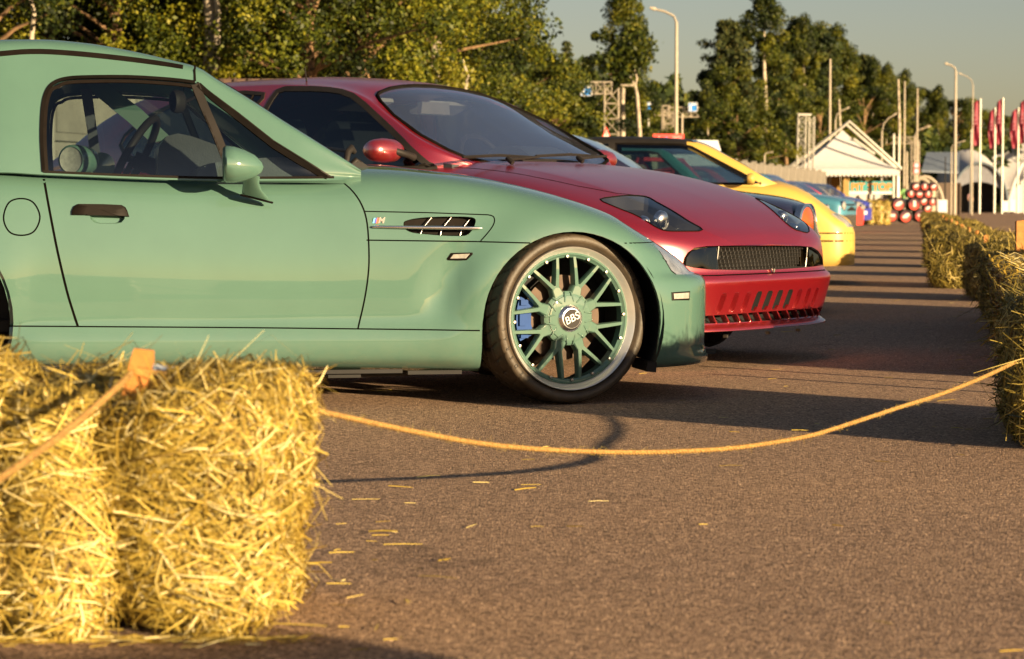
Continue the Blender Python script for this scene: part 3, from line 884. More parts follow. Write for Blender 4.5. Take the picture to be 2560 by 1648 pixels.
    mbm.add(nv, [(i * 20 + k, i * 20 + (k + 1) % 20, (i + 1) * 20 + (k + 1) % 20, (i + 1) * 20 + k) for i in range(4) for k in range(20)])
    wm = mbm.build('wing_mirror', P, root, sm=55)
    MB().lathe([(0, 0), (.054, 0)], 28, axis='x', c=(0, 0, 0)).build('mirror_glass', M['chrome'], wm).location = (hx - .084, -.925, hz + .012)
    a, b = cs[4]
    MB().tube([(a + .056 * math.cos(t), -.822 + .01 * math.sin(t), b - .014 * math.cos(t) - .004) for t in [2 * math.pi * k / 24 for k in range(25)]], .004, 6).build('mirror_gasket', M['rubber'], wm)
    # ---- handle
    sh.bowl('handle_recess', handle_bowl, .028, P, root)
    hp = chaikin(SL([(167, 500), (168, 490), (176, 478), (190, 477), (280, 480), (293, 484), (302, 507), (166, 503), (167, 500)]), 1)[:-1]
    sh.patch('handle_surround', SL([(167, 503), (167, 494), (172, 483), (182, 477.5), (240, 478), (284, 480), (293, 485), (298, 494), (302, 507), (275, 506), (273, 486), (201, 484), (198, 503.5)]), M['brown'], root, .001, .011)
    sh.patch('handle_flap', SL([(201, 504), (202, 486), (271, 488), (275, 506)]), M['brown'], root, .001, .009)
    # ---- vent with slats, spear and badge
    sh.bowl('side_vent', vent, .035, M['brown'], root, scale=.93)
    for a0, a1 in (((1012, 507), (990, 533)), ((1058, 507), (1036, 533)), ((1105, 507), (1083, 533)), ((990, 533), (984, 549)), ((1036, 533), (1030, 552)), ((1083, 533), (1076, 552))):
        p, q = S(*a0), S(*a1); y = sh.hit(*S(900, 520))[0].y
        MB().tube([(p[0], y + .012, p[1]), (q[0], y + .006, q[1])], [.0022, .0026], 6).build('vent_slat', M['chrome'], root, sm=60)
    s0, s1 = S(870, 530), S(1124, 533); ys = sh.hit(*s0)[0].y
    ye = sh.hit(*s1)[0].y
    MB().tube([(s0[0] + (s1[0] - s0[0]) * t, ys + (ye - ys) * t - .010, s0[1] + (s1[1] - s0[1]) * t) for t in (0, .02, .3, .6, .88, .97, 1)], [.003, .0048, .006, .0078, .0072, .005, .0025], 10).build('vent_spear', M['chrome'], root, sm=60)
    bx, bz = S(885, 515.5); by = sh.hit(bx, bz)[0].y - .003
    cols = [(.15, .55, .80), (.05, .08, .45), (.80, .14, .08), (.55, .58, .62)]
    for i, (w_, c_) in enumerate(zip((.0052, .0052, .0052), cols)):
        x_ = bx - .021 + i * .0062
        MB().prism([(x_, by, bz - .0095), (x_ + .0062, by, bz - .0095), (x_ + .0112, by, bz + .0095), (x_ + .005, by, bz + .0095)], (0, .003, 0)).build('badge_stripe', flat('badge_colour_%d' % i, c_, .3), root)
    text_mesh('badge_letter', 'M', .030, M['chrome'], root, Matrix.Translation((bx + .010, by, bz)) @ Matrix.Rotation(R(90), 4, 'X'), depth=.0015, bold=True, shear=.25)
    # ---- marker lamps
    sh.patch('side_marker', SL([(1044, 605), (1054, 591), (1102, 590), (1103, 594), (1091, 606), (1089, 608), (1047, 608)]), M['brown'], root, .001, .004)
    sh.patch('marker_lens', SL([(1051, 604), (1059, 594), (1097, 593), (1088, 604)]), M['lens'], root, .005, .003)
    sh.patch('bumper_marker', SL([(1561, 682), (1615, 681), (1612, 702), (1562, 701)], -.76), M['brown'], root, .001, .004)
    sh.patch('marker_lens', SL([(1565, 685), (1611, 684), (1609, 698), (1566, 698)], -.76), M['lens'], root, .004, .003)
    # ---- wiper at the cowl
    w0 = S(822, 392, -.45); w1 = S(845, 395, -.5)
    MB().tube([(-.80, -.50, .875), (-.79, -.48, .93), (-.775, -.46, .945), (-.76, -.45, .93)], [.010, .014, .016, .010], 8).tube([(-.79, -.5, .87), (-.76, -.5, .90), (-.74, -.48, .885)], .012, 8).tube([(-.79, -.47, .935), (-.9, .0, .965)], [.008, .006], 6).build('wiper_arm', M['blk'], root, sm=50)
    cav = SL([(815, 400), (812, 385), (825, 377), (845, 377), (860, 387), (850, 397), (830, 402)], -.5)
    MB().prism([(a, -.52, b - .004) for a, b in cav], (0, .9, 0)).build('cowl_cavity', M['dark'], root)
    MB().tube([(-.50, -.32, .884), (-.475, -.32, .888), (-.455, -.32, .880)], [.004, .006, .003], 8).build('washer_nozzle', M['brown'], root)
    # ---- wheels
    wf = mesh_wheel(root, (-.030, -.735, .3165), R(17), paintm=P)
    cal = MB(); rot = Matrix.Rotation(0, 3, 'Y')
    for a in range(-26, 27, 4):
        t = R(180 + a); 
    capts = [(.085 * math.cos(R(180 + a)), .085 * math.sin(R(180 + a))) for a in (-40, 40)]
    poly = [(.200 * math.cos(R(180 + a)), .200 * math.sin(R(180 + a))) for a in range(-24, 25, 8)] + [(.140 * math.cos(R(180 + a)), .140 * math.sin(R(180 + a))) for a in range(24, -25, -16)]
    cal.prism([(a, -.036, b) for a, b in poly], (0, .10, 0))
    cal.box((-.175, -.040, .0), (.03, .012, .05)).box((-.17, -.040, .06), (.03, .012, .02)).box((-.17, -.040, -.06), (.03, .012, .02))
    cal.build('brake_caliper', M['blue'], wf, sm=35)
    wr = mesh_wheel(root, (-.02, .735, .3165), R(17), paintm=P, hero=False, side=1)
    for sd in (-1, 1): mesh_wheel(root, (-2.42, sd * .735, .3165), 0, paintm=P, hero=False, side=sd)
    return root
build_teal()
# ================================================================== ground
def asphalt():
    m, n, l, b = newmat('asphalt')
    tc = n.new('ShaderNodeTexCoord')
    vo = n.new('ShaderNodeTexVoronoi'); vo.inputs['Scale'].default_value = 175.; l.new(tc.outputs['Object'], vo.inputs['Vector'])
    sp_ = n.new('ShaderNodeSeparateColor'); l.new(vo.outputs['Color'], sp_.inputs[0])
    r = n.new('ShaderNodeValToRGB'); cr = r.color_ramp
    cr.elements[0].position = 0; cr.elements[0].color = (.10, .075, .058, 1); cr.elements[1].position = 1; cr.elements[1].color = (.80, .64, .50, 1)
    for p_, c_ in ((.35, (.25, .195, .155, 1)), (.75, (.40, .315, .25, 1)), (.92, (.52, .42, .33, 1))):
        e = cr.elements.new(p_); e.color = c_
    l.new(sp_.outputs[0], r.inputs['Fac'])
    r2, nz2 = noise_ramp(n, l, .45, (.86, .84, .86), (1.10, 1.07, 1.02), detail=6, p0=.3, p1=.7)
    r4, nz4 = noise_ramp(n, l, 22., (.80, .80, .80), (1.12, 1.1, 1.08), detail=4, p0=.3, p1=.7)
    prev = r.outputs[0]
    for q in (r2, r4):
        mx = n.new('ShaderNodeMix'); mx.data_type = 'RGBA'; mx.blend_type = 'MULTIPLY'; mx.inputs[0].default_value = 1
        l.new(prev, mx.inputs[6]); l.new(q.outputs[0], mx.inputs[7]); prev = mx.outputs[2]
    tn = n.new('ShaderNodeMix'); tn.data_type = 'RGBA'; tn.blend_type = 'MULTIPLY'; tn.inputs[0].default_value = 1; tn.inputs[7].default_value = (1.07, .93, .80, 1)
    l.new(prev, tn.inputs[6]); prev = tn.outputs[2]
    # a few dark oil spots and stains
    r5, nz5 = noise_ramp(n, l, 1.7, (.55, .55, .57), (1, 1, 1), detail=3, p0=.27, p1=.36)
    mx = n.new('ShaderNodeMix'); mx.data_type = 'RGBA'; mx.blend_type = 'MULTIPLY'; mx.inputs[0].default_value = .7
    l.new(prev, mx.inputs[6]); l.new(r5.outputs[0], mx.inputs[7]); l.new(mx.outputs[2], b.inputs['Base Color'])
    b.inputs['Roughness'].default_value = .9; b.inputs['Specular IOR Level'].default_value = .2
    ad = n.new('ShaderNodeMath'); ad.operation = 'MULTIPLY_ADD'; ad.inputs[1].default_value = -1.0
    l.new(vo.outputs['Distance'], ad.inputs[0]); l.new(sp_.outputs[1], ad.inputs[2])
    bump(n, l, b, ad.outputs[0], .8, .004)
    return m
mk('asphalt_lot', [(-300, -300, 0), (300, -300, 0), (300, 206, 0), (-300, 206, 0)], [(0, 1, 2, 3)], asphalt(), kind='structure')
M['grass'] = flat('grass', (.13, .17, .02), .9, var=.5, vs=2.0, bmp=.5, bs=6)
mk('grass_field', [(-600, 206, -.02), (600, 206, -.02), (600, 230, 1.5), (-600, 230, 1.5), (600, 330, 1.9), (-600, 330, 1.9), (900, 1500, 2.0), (-900, 1500, 2.0)], [(0, 1, 2, 3), (3, 2, 4, 5), (5, 4, 6, 7)], M['grass'], kind='structure')
# surroundings on the other three sides, behind the camera
mk('grass_field', [(-1500, -300, -.03), (-300, -300, -.03), (-300, 206, -.03), (-1500, 206, -.03)], [(0, 1, 2, 3)], M['grass'], kind='structure')

# ================================================================== strands
def strands(name, P, T, N, L, Wd, tint, bend, m, parent=None, **k):
    """flat two-segment stalks: centre P, direction T, facing N (numpy arrays)"""
    n = len(P)
    C = np.cross(T, N); C /= np.linalg.norm(C, axis=1)[:, None] + 1e-9
    h = (L / 2)[:, None]; w = (Wd / 2)[:, None]
    B = N * (bend[:, None] * h)
    a = P - T * h; c = P + T * h; mid = P + B
    V = np.stack([a - C * w, a + C * w, mid - C * w, mid + C * w, c - C * w * .6, c + C * w * .6], 1).reshape(-1, 3)
    base = np.arange(n)[:, None] * 6
    F = np.concatenate([base + np.array([0, 1, 3, 2]), base + np.array([2, 3, 5, 4])], 1).reshape(-1)
    me = bpy.data.meshes.new(name)
    me.vertices.add(n * 6); me.vertices.foreach_set('co', V.astype(np.float32).ravel())
    me.loops.add(n * 8); me.loops.foreach_set('vertex_index', F.astype(np.int32))
    me.polygons.add(n * 2); me.polygons.foreach_set('loop_start', np.arange(0, n * 8, 4, dtype=np.int32))
    me.update(calc_edges=True)
    at_ = me.attributes.new('tint', 'FLOAT', 'POINT'); at_.data.foreach_set('value', np.repeat(tint, 6).astype(np.float32))
    return link(name, me, m, parent, **k)
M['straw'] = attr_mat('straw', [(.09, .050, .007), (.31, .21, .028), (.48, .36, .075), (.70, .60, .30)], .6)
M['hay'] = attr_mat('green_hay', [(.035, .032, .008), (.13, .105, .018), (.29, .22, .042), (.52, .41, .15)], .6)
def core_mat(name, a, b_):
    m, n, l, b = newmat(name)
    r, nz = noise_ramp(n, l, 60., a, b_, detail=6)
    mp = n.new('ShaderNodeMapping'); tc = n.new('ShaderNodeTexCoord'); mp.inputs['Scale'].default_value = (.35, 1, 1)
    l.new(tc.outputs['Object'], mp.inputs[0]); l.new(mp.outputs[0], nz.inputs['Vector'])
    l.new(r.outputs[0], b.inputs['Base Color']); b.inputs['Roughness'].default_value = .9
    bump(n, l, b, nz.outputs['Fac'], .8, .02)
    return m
M['core'] = core_mat('shadowed_straw', (.03, .018, .004), (.14, .09, .022))  # core colour darkened to carry the shade between the stalks
M['twine'] = flat('baling_twine', (.55, .50, .38), .7, var=.1)
def bale_core(L, W, H, seed, pinch=(-.2, .2), nx=40, ny=18, nz=16, lump=.018, pd=.10, pw=.035):
    rng = random.Random(seed); ph = [rng.uniform(0, 6.28) for _ in range(12)]
    def surf(u, v, w):
        x, y, z = u * L / 2, v * W / 2, w * H / 2
        # round the edges
        r = .14
        ax, ay, az = abs(u), abs(v), abs(w)
        x *= 1 - r * .55 * (ay ** 6 + az ** 6) * ax ** 4 * .6
        y *= 1 - r * .8 * (ax ** 8 + az ** 6) * ay ** 4 * .7
        z *= 1 - r * .9 * (ax ** 8 + ay ** 6) * az ** 4 * .7
        # the twine pinches the bale, the straw swells between
        xx = u * L / 2; ps = sorted(p * L for p in pinch); lo = [p for p in ps if p <= xx]; hi = [p for p in ps if p > xx]
        if lo and hi: s_ = (xx - lo[-1]) / (hi[0] - lo[-1]); g = (4 * s_ * (1 - s_)) ** .5
        elif lo: s_ = min(1, (xx - lo[-1]) / min(.16, max(.05, L / 2 - lo[-1]))); g = math.sin(math.pi / 2 * s_) ** .8
        else: s_ = min(1, (hi[0] - xx) / min(.16, max(.05, L / 2 + hi[0]))); g = math.sin(math.pi / 2 * s_) ** .8
        k = 1 - pd * (1 - g)
        y *= k; z *= k
        d = lump * (math.sin(9 * x + 7 * z + ph[0]) + math.sin(13 * y - 11 * z + ph[1]) + .6 * math.sin(21 * x + 17 * y + ph[2]) + .6 * math.sin(25 * z + 19 * x + ph[3])) / 2
        nrm = Vector((x / (L / 2), y / (W / 2), z / (H / 2)));
        q = Vector((x, y, z)); q += q.normalized() * d
        q.z = max(q.z, -H / 2)
        return q
    return surf
def hay_bale(label, c, rz, L=1.0, W=.5, H=.42, n=4000, seed=1, wid=.0035, length=(.04, .16), mat='straw', proto=None, tilt=0., fr=.06, pinch=(-.2, .2), lump=.018, group='hay bales along the parking row', pd=.10, pw=.035):
    root = empty('hay_bale', (c[0], c[1], 0), rz, label=label, cat='hay bale', group=group)
    if proto:
        for ch in proto.children:
            o = ch.copy(); COL.objects.link(o); o.parent = root
        return root
    surf = bale_core(L, W, H, seed, pinch, lump=lump, pd=pd, pw=pw); mb = MB()
    def face(fn, a, b):
        vs = [fn(-1 + 2 * i / a, -1 + 2 * j / b) + Vector((0, 0, H / 2)) for i in range(a + 1) for j in range(b + 1)]
        mb.add(vs, [(i * (b + 1) + j, (i + 1) * (b + 1) + j, (i + 1) * (b + 1) + j + 1, i * (b + 1) + j + 1) for i in range(a) for j in range(b)])
    nx, ny, nz = 80, 18, 16
    face(lambda u, v: surf(u, v, 1), nx, ny); face(lambda u, v: surf(u, -1, v), nx, nz); face(lambda u, v: surf(u, 1, v), nx, nz)
    face(lambda u, v: surf(-1, u, v), ny, nz); face(lambda u, v: surf(1, u, v), ny, nz)
    mb.build('packed_core', M['core'], root, sm=60)
    rg = np.random.default_rng(seed)
    areas = {'top': L * W, 'front': L * H, 'back': L * H * .4, 'left': W * H, 'right': W * H}
    tot = sum(areas.values()); Ps, Ts, Ns = [], [], []
    for f, a in areas.items():
        k = int(n * a / tot); uv = rg.uniform(-1, 1, (k, 2))
        fn = {'top': lambda u, v: surf(u, v, 1), 'front': lambda u, v: surf(u, -1, v), 'back': lambda u, v: surf(u, 1, v), 'left': lambda u, v: surf(-1, u, v), 'right': lambda u, v: surf(1, u, v)}[f]
        base_n = {'top': (0, 0, 1), 'front': (0, -1, 0), 'back': (0, 1, 0), 'left': (-1, 0, 0), 'right': (1, 0, 0)}[f]
        for u, v in uv:
            p = fn(u, v); nn = (fn(u + .02, v) - p).cross(fn(u, v + .02) - p); nn.normalize()
            if nn.dot(Vector(base_n)) < 0: nn = -nn
            nn = tuple(nn)
            if f == 'top': t = (rg.normal(0, 1), rg.normal(0, .9), rg.normal(0, .12))
            elif f in ('front', 'back'): t = (rg.normal(0, 1), rg.normal(0, .15), rg.normal(0, .75))
            else: t = (rg.normal(0, .15), rg.normal(0, .7), rg.normal(0, 1))
            Ps.append((p.x, p.y, p.z + H / 2)); Ts.append(t); Ns.append(nn)
    P = np.array(Ps); T = np.array(Ts); N = np.array(Ns, float)
    T -= N * (T * N).sum(1)[:, None] * .9
    T /= np.linalg.norm(T, axis=1)[:, None]
    k = len(P); stray = rg.uniform(0, 1, k) < fr
    T[stray] += N[stray] * rg.uniform(.3, 1.2, (stray.sum(), 1)); T /= np.linalg.norm(T, axis=1)[:, None]
    Ln = rg.uniform(*length, k) * np.where(rg.uniform(0, 1, k) < .06, 1.7, 1)
    P += N * rg.uniform(-.004, .014, (k, 1)); P[stray] += T[stray] * Ln[stray][:, None] * .3
    N2 = N + rg.normal(0, .28, (k, 3)); N2 -= T * (N2 * T).sum(1)[:, None]; N2 /= np.linalg.norm(N2, axis=1)[:, None]
    P[:, 2] = np.maximum(P[:, 2], .006)
    tint = np.clip(rg.normal(.5, .27, k), 0, 1)
    strands('loose_stalks', P, T, N2, Ln, rg.uniform(.6, 1.5, k) * wid, tint, rg.normal(.1, .25, k), M[mat], root, kind='stuff')
    for p in pinch:
        loop = []
        for a in range(0, 360, 12):
            ca, sa = math.cos(R(a)), math.sin(R(a)); mxx = max(abs(ca), abs(sa)); q = surf(2 * p, ca / mxx, sa / mxx); q = q * 1.012
            loop.append(q + Vector((0, 0, H / 2)))
        loop.append(loop[0]); MB().tube(loop, .0022, 6, cap=False).build('twine', M['twine'], root)
    return root
bale_near = hay_bale('golden straw bale in the left foreground with an orange stake through its top', (-.93, 4.36), R(-2), 1.06, .54, .425, n=60000, seed=3, wid=.0023, length=(.02, .11), pinch=(-.30, -.11, .066, .228), lump=.035, group=None, fr=.03, pd=.24, pw=.05)
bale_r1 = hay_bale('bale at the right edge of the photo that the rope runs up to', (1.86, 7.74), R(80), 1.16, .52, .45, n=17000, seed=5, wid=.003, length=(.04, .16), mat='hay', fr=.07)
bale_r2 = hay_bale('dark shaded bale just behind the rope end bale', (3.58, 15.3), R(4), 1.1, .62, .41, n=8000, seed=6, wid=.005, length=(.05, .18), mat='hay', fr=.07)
bale_b = hay_bale('unseen straw bale added outside the right foreground to cast a shadow', (1.16, 1.86), R(35), 1.0, .5, .42, n=1500, seed=8, wid=.006)  # added out of view so that its shadow falls across the foreground
for i, (x, D) in enumerate(((2.32, 10.6), (2.52, 11.75), (2.72, 12.9), (2.92, 14.0))):
    hay_bale('bale %s hidden behind the rope end bale' % ('nearest', 'second', 'third', 'farthest')[i], (x + .10, D), R(80), proto=bale_b)
bp = None
names = ['first', 'second', 'third', 'fourth', 'fifth', 'sixth', 'seventh', 'eighth', 'ninth', 'tenth', 'eleventh', 'twelfth']
ROWD = [18.1, 20.9, 24.0, 27.6, 31.5, 36, 41, 47, 54, 62, 70, 78]
bale_far = None
for i, D in enumerate(ROWD):
    x = 2.88 + .1665 * (D - 15) + .28 + (.16, -.06, .10, -.10, .08, -.08)[i % 6]
    lab = 'sunlit bale in the right hand row, %s one beyond the dark shaded bale' % names[i]
    if i in (0, 4):
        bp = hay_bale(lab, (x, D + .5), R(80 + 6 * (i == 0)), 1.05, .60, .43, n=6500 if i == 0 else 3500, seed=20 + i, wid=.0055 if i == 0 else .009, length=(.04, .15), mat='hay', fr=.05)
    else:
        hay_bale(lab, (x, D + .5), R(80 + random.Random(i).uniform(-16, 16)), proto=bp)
for k_, (dx, dy) in enumerate(((0, 0), (.72, .72))):  # unseen stacks, added to put the dark bale in shade
    for j_ in range(2):
        b_ = hay_bale('%s bale of the %s unseen two-high stack added outside the right edge for its shade' % (('lower', 'upper')[j_], ('nearer', 'farther')[k_]), (4.10 + dx, 14.15 + dy), R(45), proto=bale_b)
        b_.location.z = .425 * j_; b_.scale.z = 1 - .5 * j_
hay_bale('dull straw bale between the blue car and the barrel stacks', (Xat(2190, 82.2), 82.2), 0.1, .74, .8, .80, n=1500, seed=31, wid=.016, length=(.08, .3), group=None)
# stakes
def stake(c, h, z0, label, w=.045, t=.02, rz=0., tilt=(0, 0)):
    o = MB().prism([(-w / 2, -t / 2, 0), (w / 2, -t / 2, 0), (w / 2, -t / 2, h * .9), (w * .35, -t / 2, h), (-w * .5, -t / 2, h * .97)], (0, t, 0)).build('wooden_stake', M['wood'], None, label=label, cat='stake', group='wooden stakes driven into the bales')
    o.location = (c[0], c[1], z0); o.rotation_euler = (tilt[0], tilt[1], rz)
    return o
sp = at(318, 900, 4.2)
stake((sp.x - .018, sp.y), .185, .31, 'orange wooden stake stuck in the top of the foreground bale', w=.038, t=.02, tilt=(0, R(16)))
MB().tube([(sp.x + .002, sp.y, .44), (sp.x + .010, sp.y, .475)], [.0022, .0012], 6).build('stalk', flat('stalk', (.45, .22, .06), .7), None, label='thin brown stalk poking up beside the orange stake', cat='stalk')
stake((1.72, 7.3), .5, .1, 'stake in the rope end bale at the right edge')
stake((Xat(2552, 15.3), 15.2), .42, .22, 'orange stake with a dark edge standing in the shaded bale', w=.11, t=.05)
for i, D in enumerate(ROWD[:8]):
    stake((2.88 + .1665 * (D - 15) + .25, D + .5), .30, .20, 'orange stake in the %s sunlit bale of the right hand row' % names[i], w=.04, rz=i)
for i, D in enumerate((9.15, 9.65)):  # added out of view to throw thin shadow lines on the asphalt
    stake((2.16, D), .30, 0, 'unseen thin stake added outside the right edge for its shadow, %s one' % ('nearer', 'farther')[i], w=.03)
# paper slip on the bale
pl = at(370, 958, 4.45)
mk('paper_slip', [(pl.x - .035, pl.y - .03, .436), (pl.x + .04, pl.y - .035, .434), (pl.x + .045, pl.y + .02, .437), (pl.x - .03, pl.y + .025, .440), (pl.x, pl.y, .446)], [(0, 1, 4), (1, 2, 4), (2, 3, 4), (3, 0, 4)], flat('pale_blue_paper', (.62, .70, .80), .6), label='pale blue paper slip lying on the foreground bale', cat='paper')
# ------------------------------------------------------------------ rope
def rope_mat():
    m, n, l, b = newmat('jute_rope')
    r, nz = noise_ramp(n, l, 160., (.18, .09, .02), (.36, .22, .065), detail=5)
    l.new(r.outputs[0], b.inputs['Base Color']); b.inputs['Roughness'].default_value = .9; bump(n, l, b, nz.outputs['Fac'], .5, .003)
    return m
M['rope'] = rope_mat()
def rope(pts, rad, label, fuzz=1500, seed=1):
    root = empty('rope', pts[0], 0, label=label, cat='rope'); o = Vector(pts[0])
    dense = [Vector(p) - o for p in catmull([tuple(p) for p in pts], 14)]
    # resample
    L = [0]
    for a, b in zip(dense[:-1], dense[1:]): L.append(L[-1] + (b - a).length)
    N = int(L[-1] / .006); Q = []; j = 0
    for i in range(N + 1):
        s = L[-1] * i / N
        while j < len(L) - 2 and L[j + 1] < s: j += 1
        Q.append(dense[j].lerp(dense[j + 1], (s - L[j]) / max(1e-6, L[j + 1] - L[j])))
    for k in range(3):
        tw = []
        for i, q in enumerate(Q):
            t = (Q[min(i + 1, N)] - Q[max(0, i - 1)]).normalized(); a = t.cross(Vector((0, 0, 1))).normalized(); b = t.cross(a)
            ang = L[-1] * i / N / .034 * 2 * math.pi + k * 2.094
            tw.append(q + (a * math.cos(ang) + b * math.sin(ang)) * rad * .48)
        MB().tube(tw, rad * .60, 7).build('strand', M['rope'], root, sm=60, fix=False)
    rg = np.random.default_rng(seed); idx = rg.integers(0, N, fuzz)
    P = np.array([tuple(Q[i]) for i in idx]) + rg.normal(0, rad * .8, (fuzz, 3)); T = rg.normal(0, 1, (fuzz, 3)); T /= np.linalg.norm(T, axis=1)[:, None]
    Nn = np.cross(T, rg.normal(0, 1, (fuzz, 3))); Nn /= np.linalg.norm(Nn, axis=1)[:, None]
    strands('rope_fuzz', P, T, Nn, rg.uniform(.006, .016, fuzz), np.full(fuzz, .0004), rg.uniform(.3, .9, fuzz), rg.normal(0, .3, fuzz), M['straw'], root, kind='stuff')
    return root
Dr = pchip([(330, 4.22), (770, 4.75), (1376, 5.62), (1488, 5.78), (1800, 6.10), (2102, 6.45), (2397, 6.92), (2576, 7.30), (2700, 7.5)])
rp = [(330, 925), (480, 948), (640, 978)] + [(a * VS, b * VS) for a, b in [(700, 946), (735, 958), (800, 973), (900, 995), (1000, 1015), (1100, 1033), (1200, 1045), (1300, 1052), (1400, 1056), (1500, 1057), (1600, 1054), (1700, 1048), (1800, 1035), (1900, 1016), (2000, 985), (2100, 952), (2200, 920), (2300, 880), (2392, 836), (2440, 812)]]
rope([at(a, b, Dr(a)) for a, b in rp], .0062, 'tan jute rope sagging across the asphalt from the foreground bale to the right edge', 2600)
rope([at(a * VS, b * VS, D) for a, b, D in ((306, 872, 4.19), (270, 908, 4.03), (220, 952, 3.95), (150, 1010, 3.85), (80, 1062, 3.72), (0, 1118, 3.58), (-150, 1215, 3.35))], .0062, 'tan rope running down left from the orange stake over the foreground bale', 700, 2)
# ------------------------------------------------------------------ loose straw on the asphalt
rg = np.random.default_rng(11); n = 130
y = 3.6 + rg.gamma(1.4, 4.0, n); x = rg.uniform(-.24, .24, n) * y + rg.normal(0, .2, n)
k2 = 26; y2 = rg.uniform(3.9, 5.6, k2); x2 = -.40 + np.abs(rg.normal(0, .16, k2)) * 1.2
k3 = 500; x3 = rg.uniform(-1.5, -.35, k3); y3 = 4.07 - np.abs(rg.normal(0, .03, k3))
k4 = 260; y4 = rg.uniform(7.0, 60, k4); x4 = 1.40 + .175 * (y4 - 7.2) + rg.normal(0, .18, k4)
P = np.stack([np.concatenate([x, x2, x3, x4]), np.concatenate([y, y2, y3, y4]), rg.uniform(.0025, .008, n + k2 + k3 + k4)], 1); k = len(P)
a = rg.normal(0, .8, k); T = np.stack([np.cos(a), np.sin(a), rg.normal(0, .04, k)], 1); N = np.stack([rg.uniform(.0, .6, k), np.full(k, -.75), rg.uniform(.3, .8, k)], 1); N -= T * (N * T).sum(1)[:, None]; N /= np.linalg.norm(N, axis=1)[:, None]; P[:, 2] = .0035 + rg.uniform(0, .003, k)
Ln = rg.gamma(2.0, .014, k) + .010; Wd = rg.uniform(.0012, .0028, k)
big = rg.uniform(0, 1, k) < .10; Ln[big] = rg.uniform(.04, .08, big.sum()); Wd[big] = .0034
strands('scattered_straw', P, T, N, Ln, Wd, np.clip(rg.normal(.50, .22, k), 0, 1), rg.uniform(0, .12, k), M['straw'], None, kind='stuff', label='bits of straw scattered over the asphalt', cat='straw')
# ================================================================== wall and trees
WD0, WX0, WSL = 32.0, -4.7, .2375
def wallx(D): return WX0 + WSL * (D - WD0)
M['concrete'] = flat('concrete_panel', (.17, .155, .13), .9, var=.22, vs=1.6, bmp=.4, bs=14)
M['post'] = flat('concrete_post', (.24, .22, .19), .9, var=.12, vs=3)
wa = math.atan(WSL)
D = 14.0; first = None; wall = empty('concrete_wall', (wallx(14), 14, 0), 0, label='long pale concrete panel wall running behind the parked cars', cat='wall')
i = 0
dirv = Vector((WSL, 1, 0)).normalized()
while D < 112:
    p = Vector((wallx(D), D, 0)) - Vector((wallx(14), 14, 0)); st = 2.5
    if first is None:
        pn = MB(); L = st - .16
        for z0 in (0.0, .74, 1.48):
            pn = MB().box((0, 0, .365), (L, .09, .722))
            pn.box((0, -.055, .365), (L - .25, .03, .52))
        panel = pn.build('wall_panel', M['concrete'], wall); post = MB().box((0, 0, 1.14), (.16, .17, 2.28)).build('wall_post', M['post'], wall); first = True
        base = [panel, post]
    for z0 in (0.0, .74, 1.48):
        o = panel if (i == 0 and z0 == 0) else panel.copy()
        if o is not panel: COL.objects.link(o)
        q = p + dirv * st / 2; o.location = (q.x, q.y, z0); o.rotation_euler = (0, 0, math.atan2(dirv.y, dirv.x))
    o = post if i == 0 else post.copy()
    if i: COL.objects.link(o)
    o.location = (p.x, p.y, 0); o.rotation_euler = (0, 0, math.atan2(dirv.y, dirv.x))
    D += st * dirv.y; i += 1
for p0, p1, zt, nm in (((560, 740), 31.5, 2.44, 'a'),):pass
xx0, xx1 = Xat(548, 34), Xat(742, 34)
cr = empty('storage_container', ((xx0 + xx1) / 2, 34.6, 0), 0, label='dark brown metal container top showing over the wall behind the red coupe', cat='container')
MB().box((0, 0, 1.25), (xx1 - xx0, 1.2, 2.46)).build('body', flat('rust_brown_metal', (.085, .05, .035), .7), cr)
mb = MB()
for t in np.linspace(-.45, .45, 6): mb.box(((xx1 - xx0) * t, -.62, 1.3), (.05, .04, 2.36))
mb.build('corrugation', flat('dark_brown_metal', (.05, .03, .025), .7), cr)

def leafy(name, C, Nrm, S, tint, m, parent, asp=.6):
    n = len(C); rg = np.random.default_rng(n)
    A = rg.normal(0, 1, (n, 3)); A -= Nrm * (A * Nrm).sum(1)[:, None]; A /= np.linalg.norm(A, axis=1)[:, None]; B = np.cross(Nrm, A)
    s = S[:, None] / 2
    V = np.stack([C - A * s, C - B * s * asp + Nrm * s * .15, C + A * s, C + B * s * asp + Nrm * s * .15], 1).reshape(-1, 3)
    me = bpy.data.meshes.new(name); me.vertices.add(n * 4); me.vertices.foreach_set('co', V.astype(np.float32).ravel())
    me.loops.add(n * 4); me.loops.foreach_set('vertex_index', np.arange(n * 4, dtype=np.int32))
    me.polygons.add(n); me.polygons.foreach_set('loop_start', np.arange(0, n * 4, 4, dtype=np.int32)); me.update(calc_edges=True)
    a_ = me.attributes.new('tint', 'FLOAT', 'POINT'); a_.data.foreach_set('value', np.repeat(tint, 4).astype(np.float32))
    return link(name, me, m, parent)
M['leafA'] = attr_mat('leaves_olive', [(.010, .018, .004), (.032, .048, .006), (.080, .095, .008), (.17, .16, .012)], .55, trans=.25)
M['leafB'] = attr_mat('leaves_golden', [(.010, .018, .003), (.038, .054, .005), (.100, .118, .008), (.21, .195, .012)], .55, trans=.25)
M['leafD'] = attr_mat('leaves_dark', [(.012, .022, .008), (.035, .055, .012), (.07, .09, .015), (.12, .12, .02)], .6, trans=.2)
M['needle'] = attr_mat('needles', [(.010, .018, .008), (.03, .045, .012), (.06, .07, .015), (.10, .09, .02)], .7, trans=.05)
M['bark'] = flat('bark', (.20, .12, .06), .9, var=.4, vs=8, bmp=.5, bs=20)
M['birch'] = flat('birch_bark', (.34, .29, .22), .8, var=.45, vs=5)
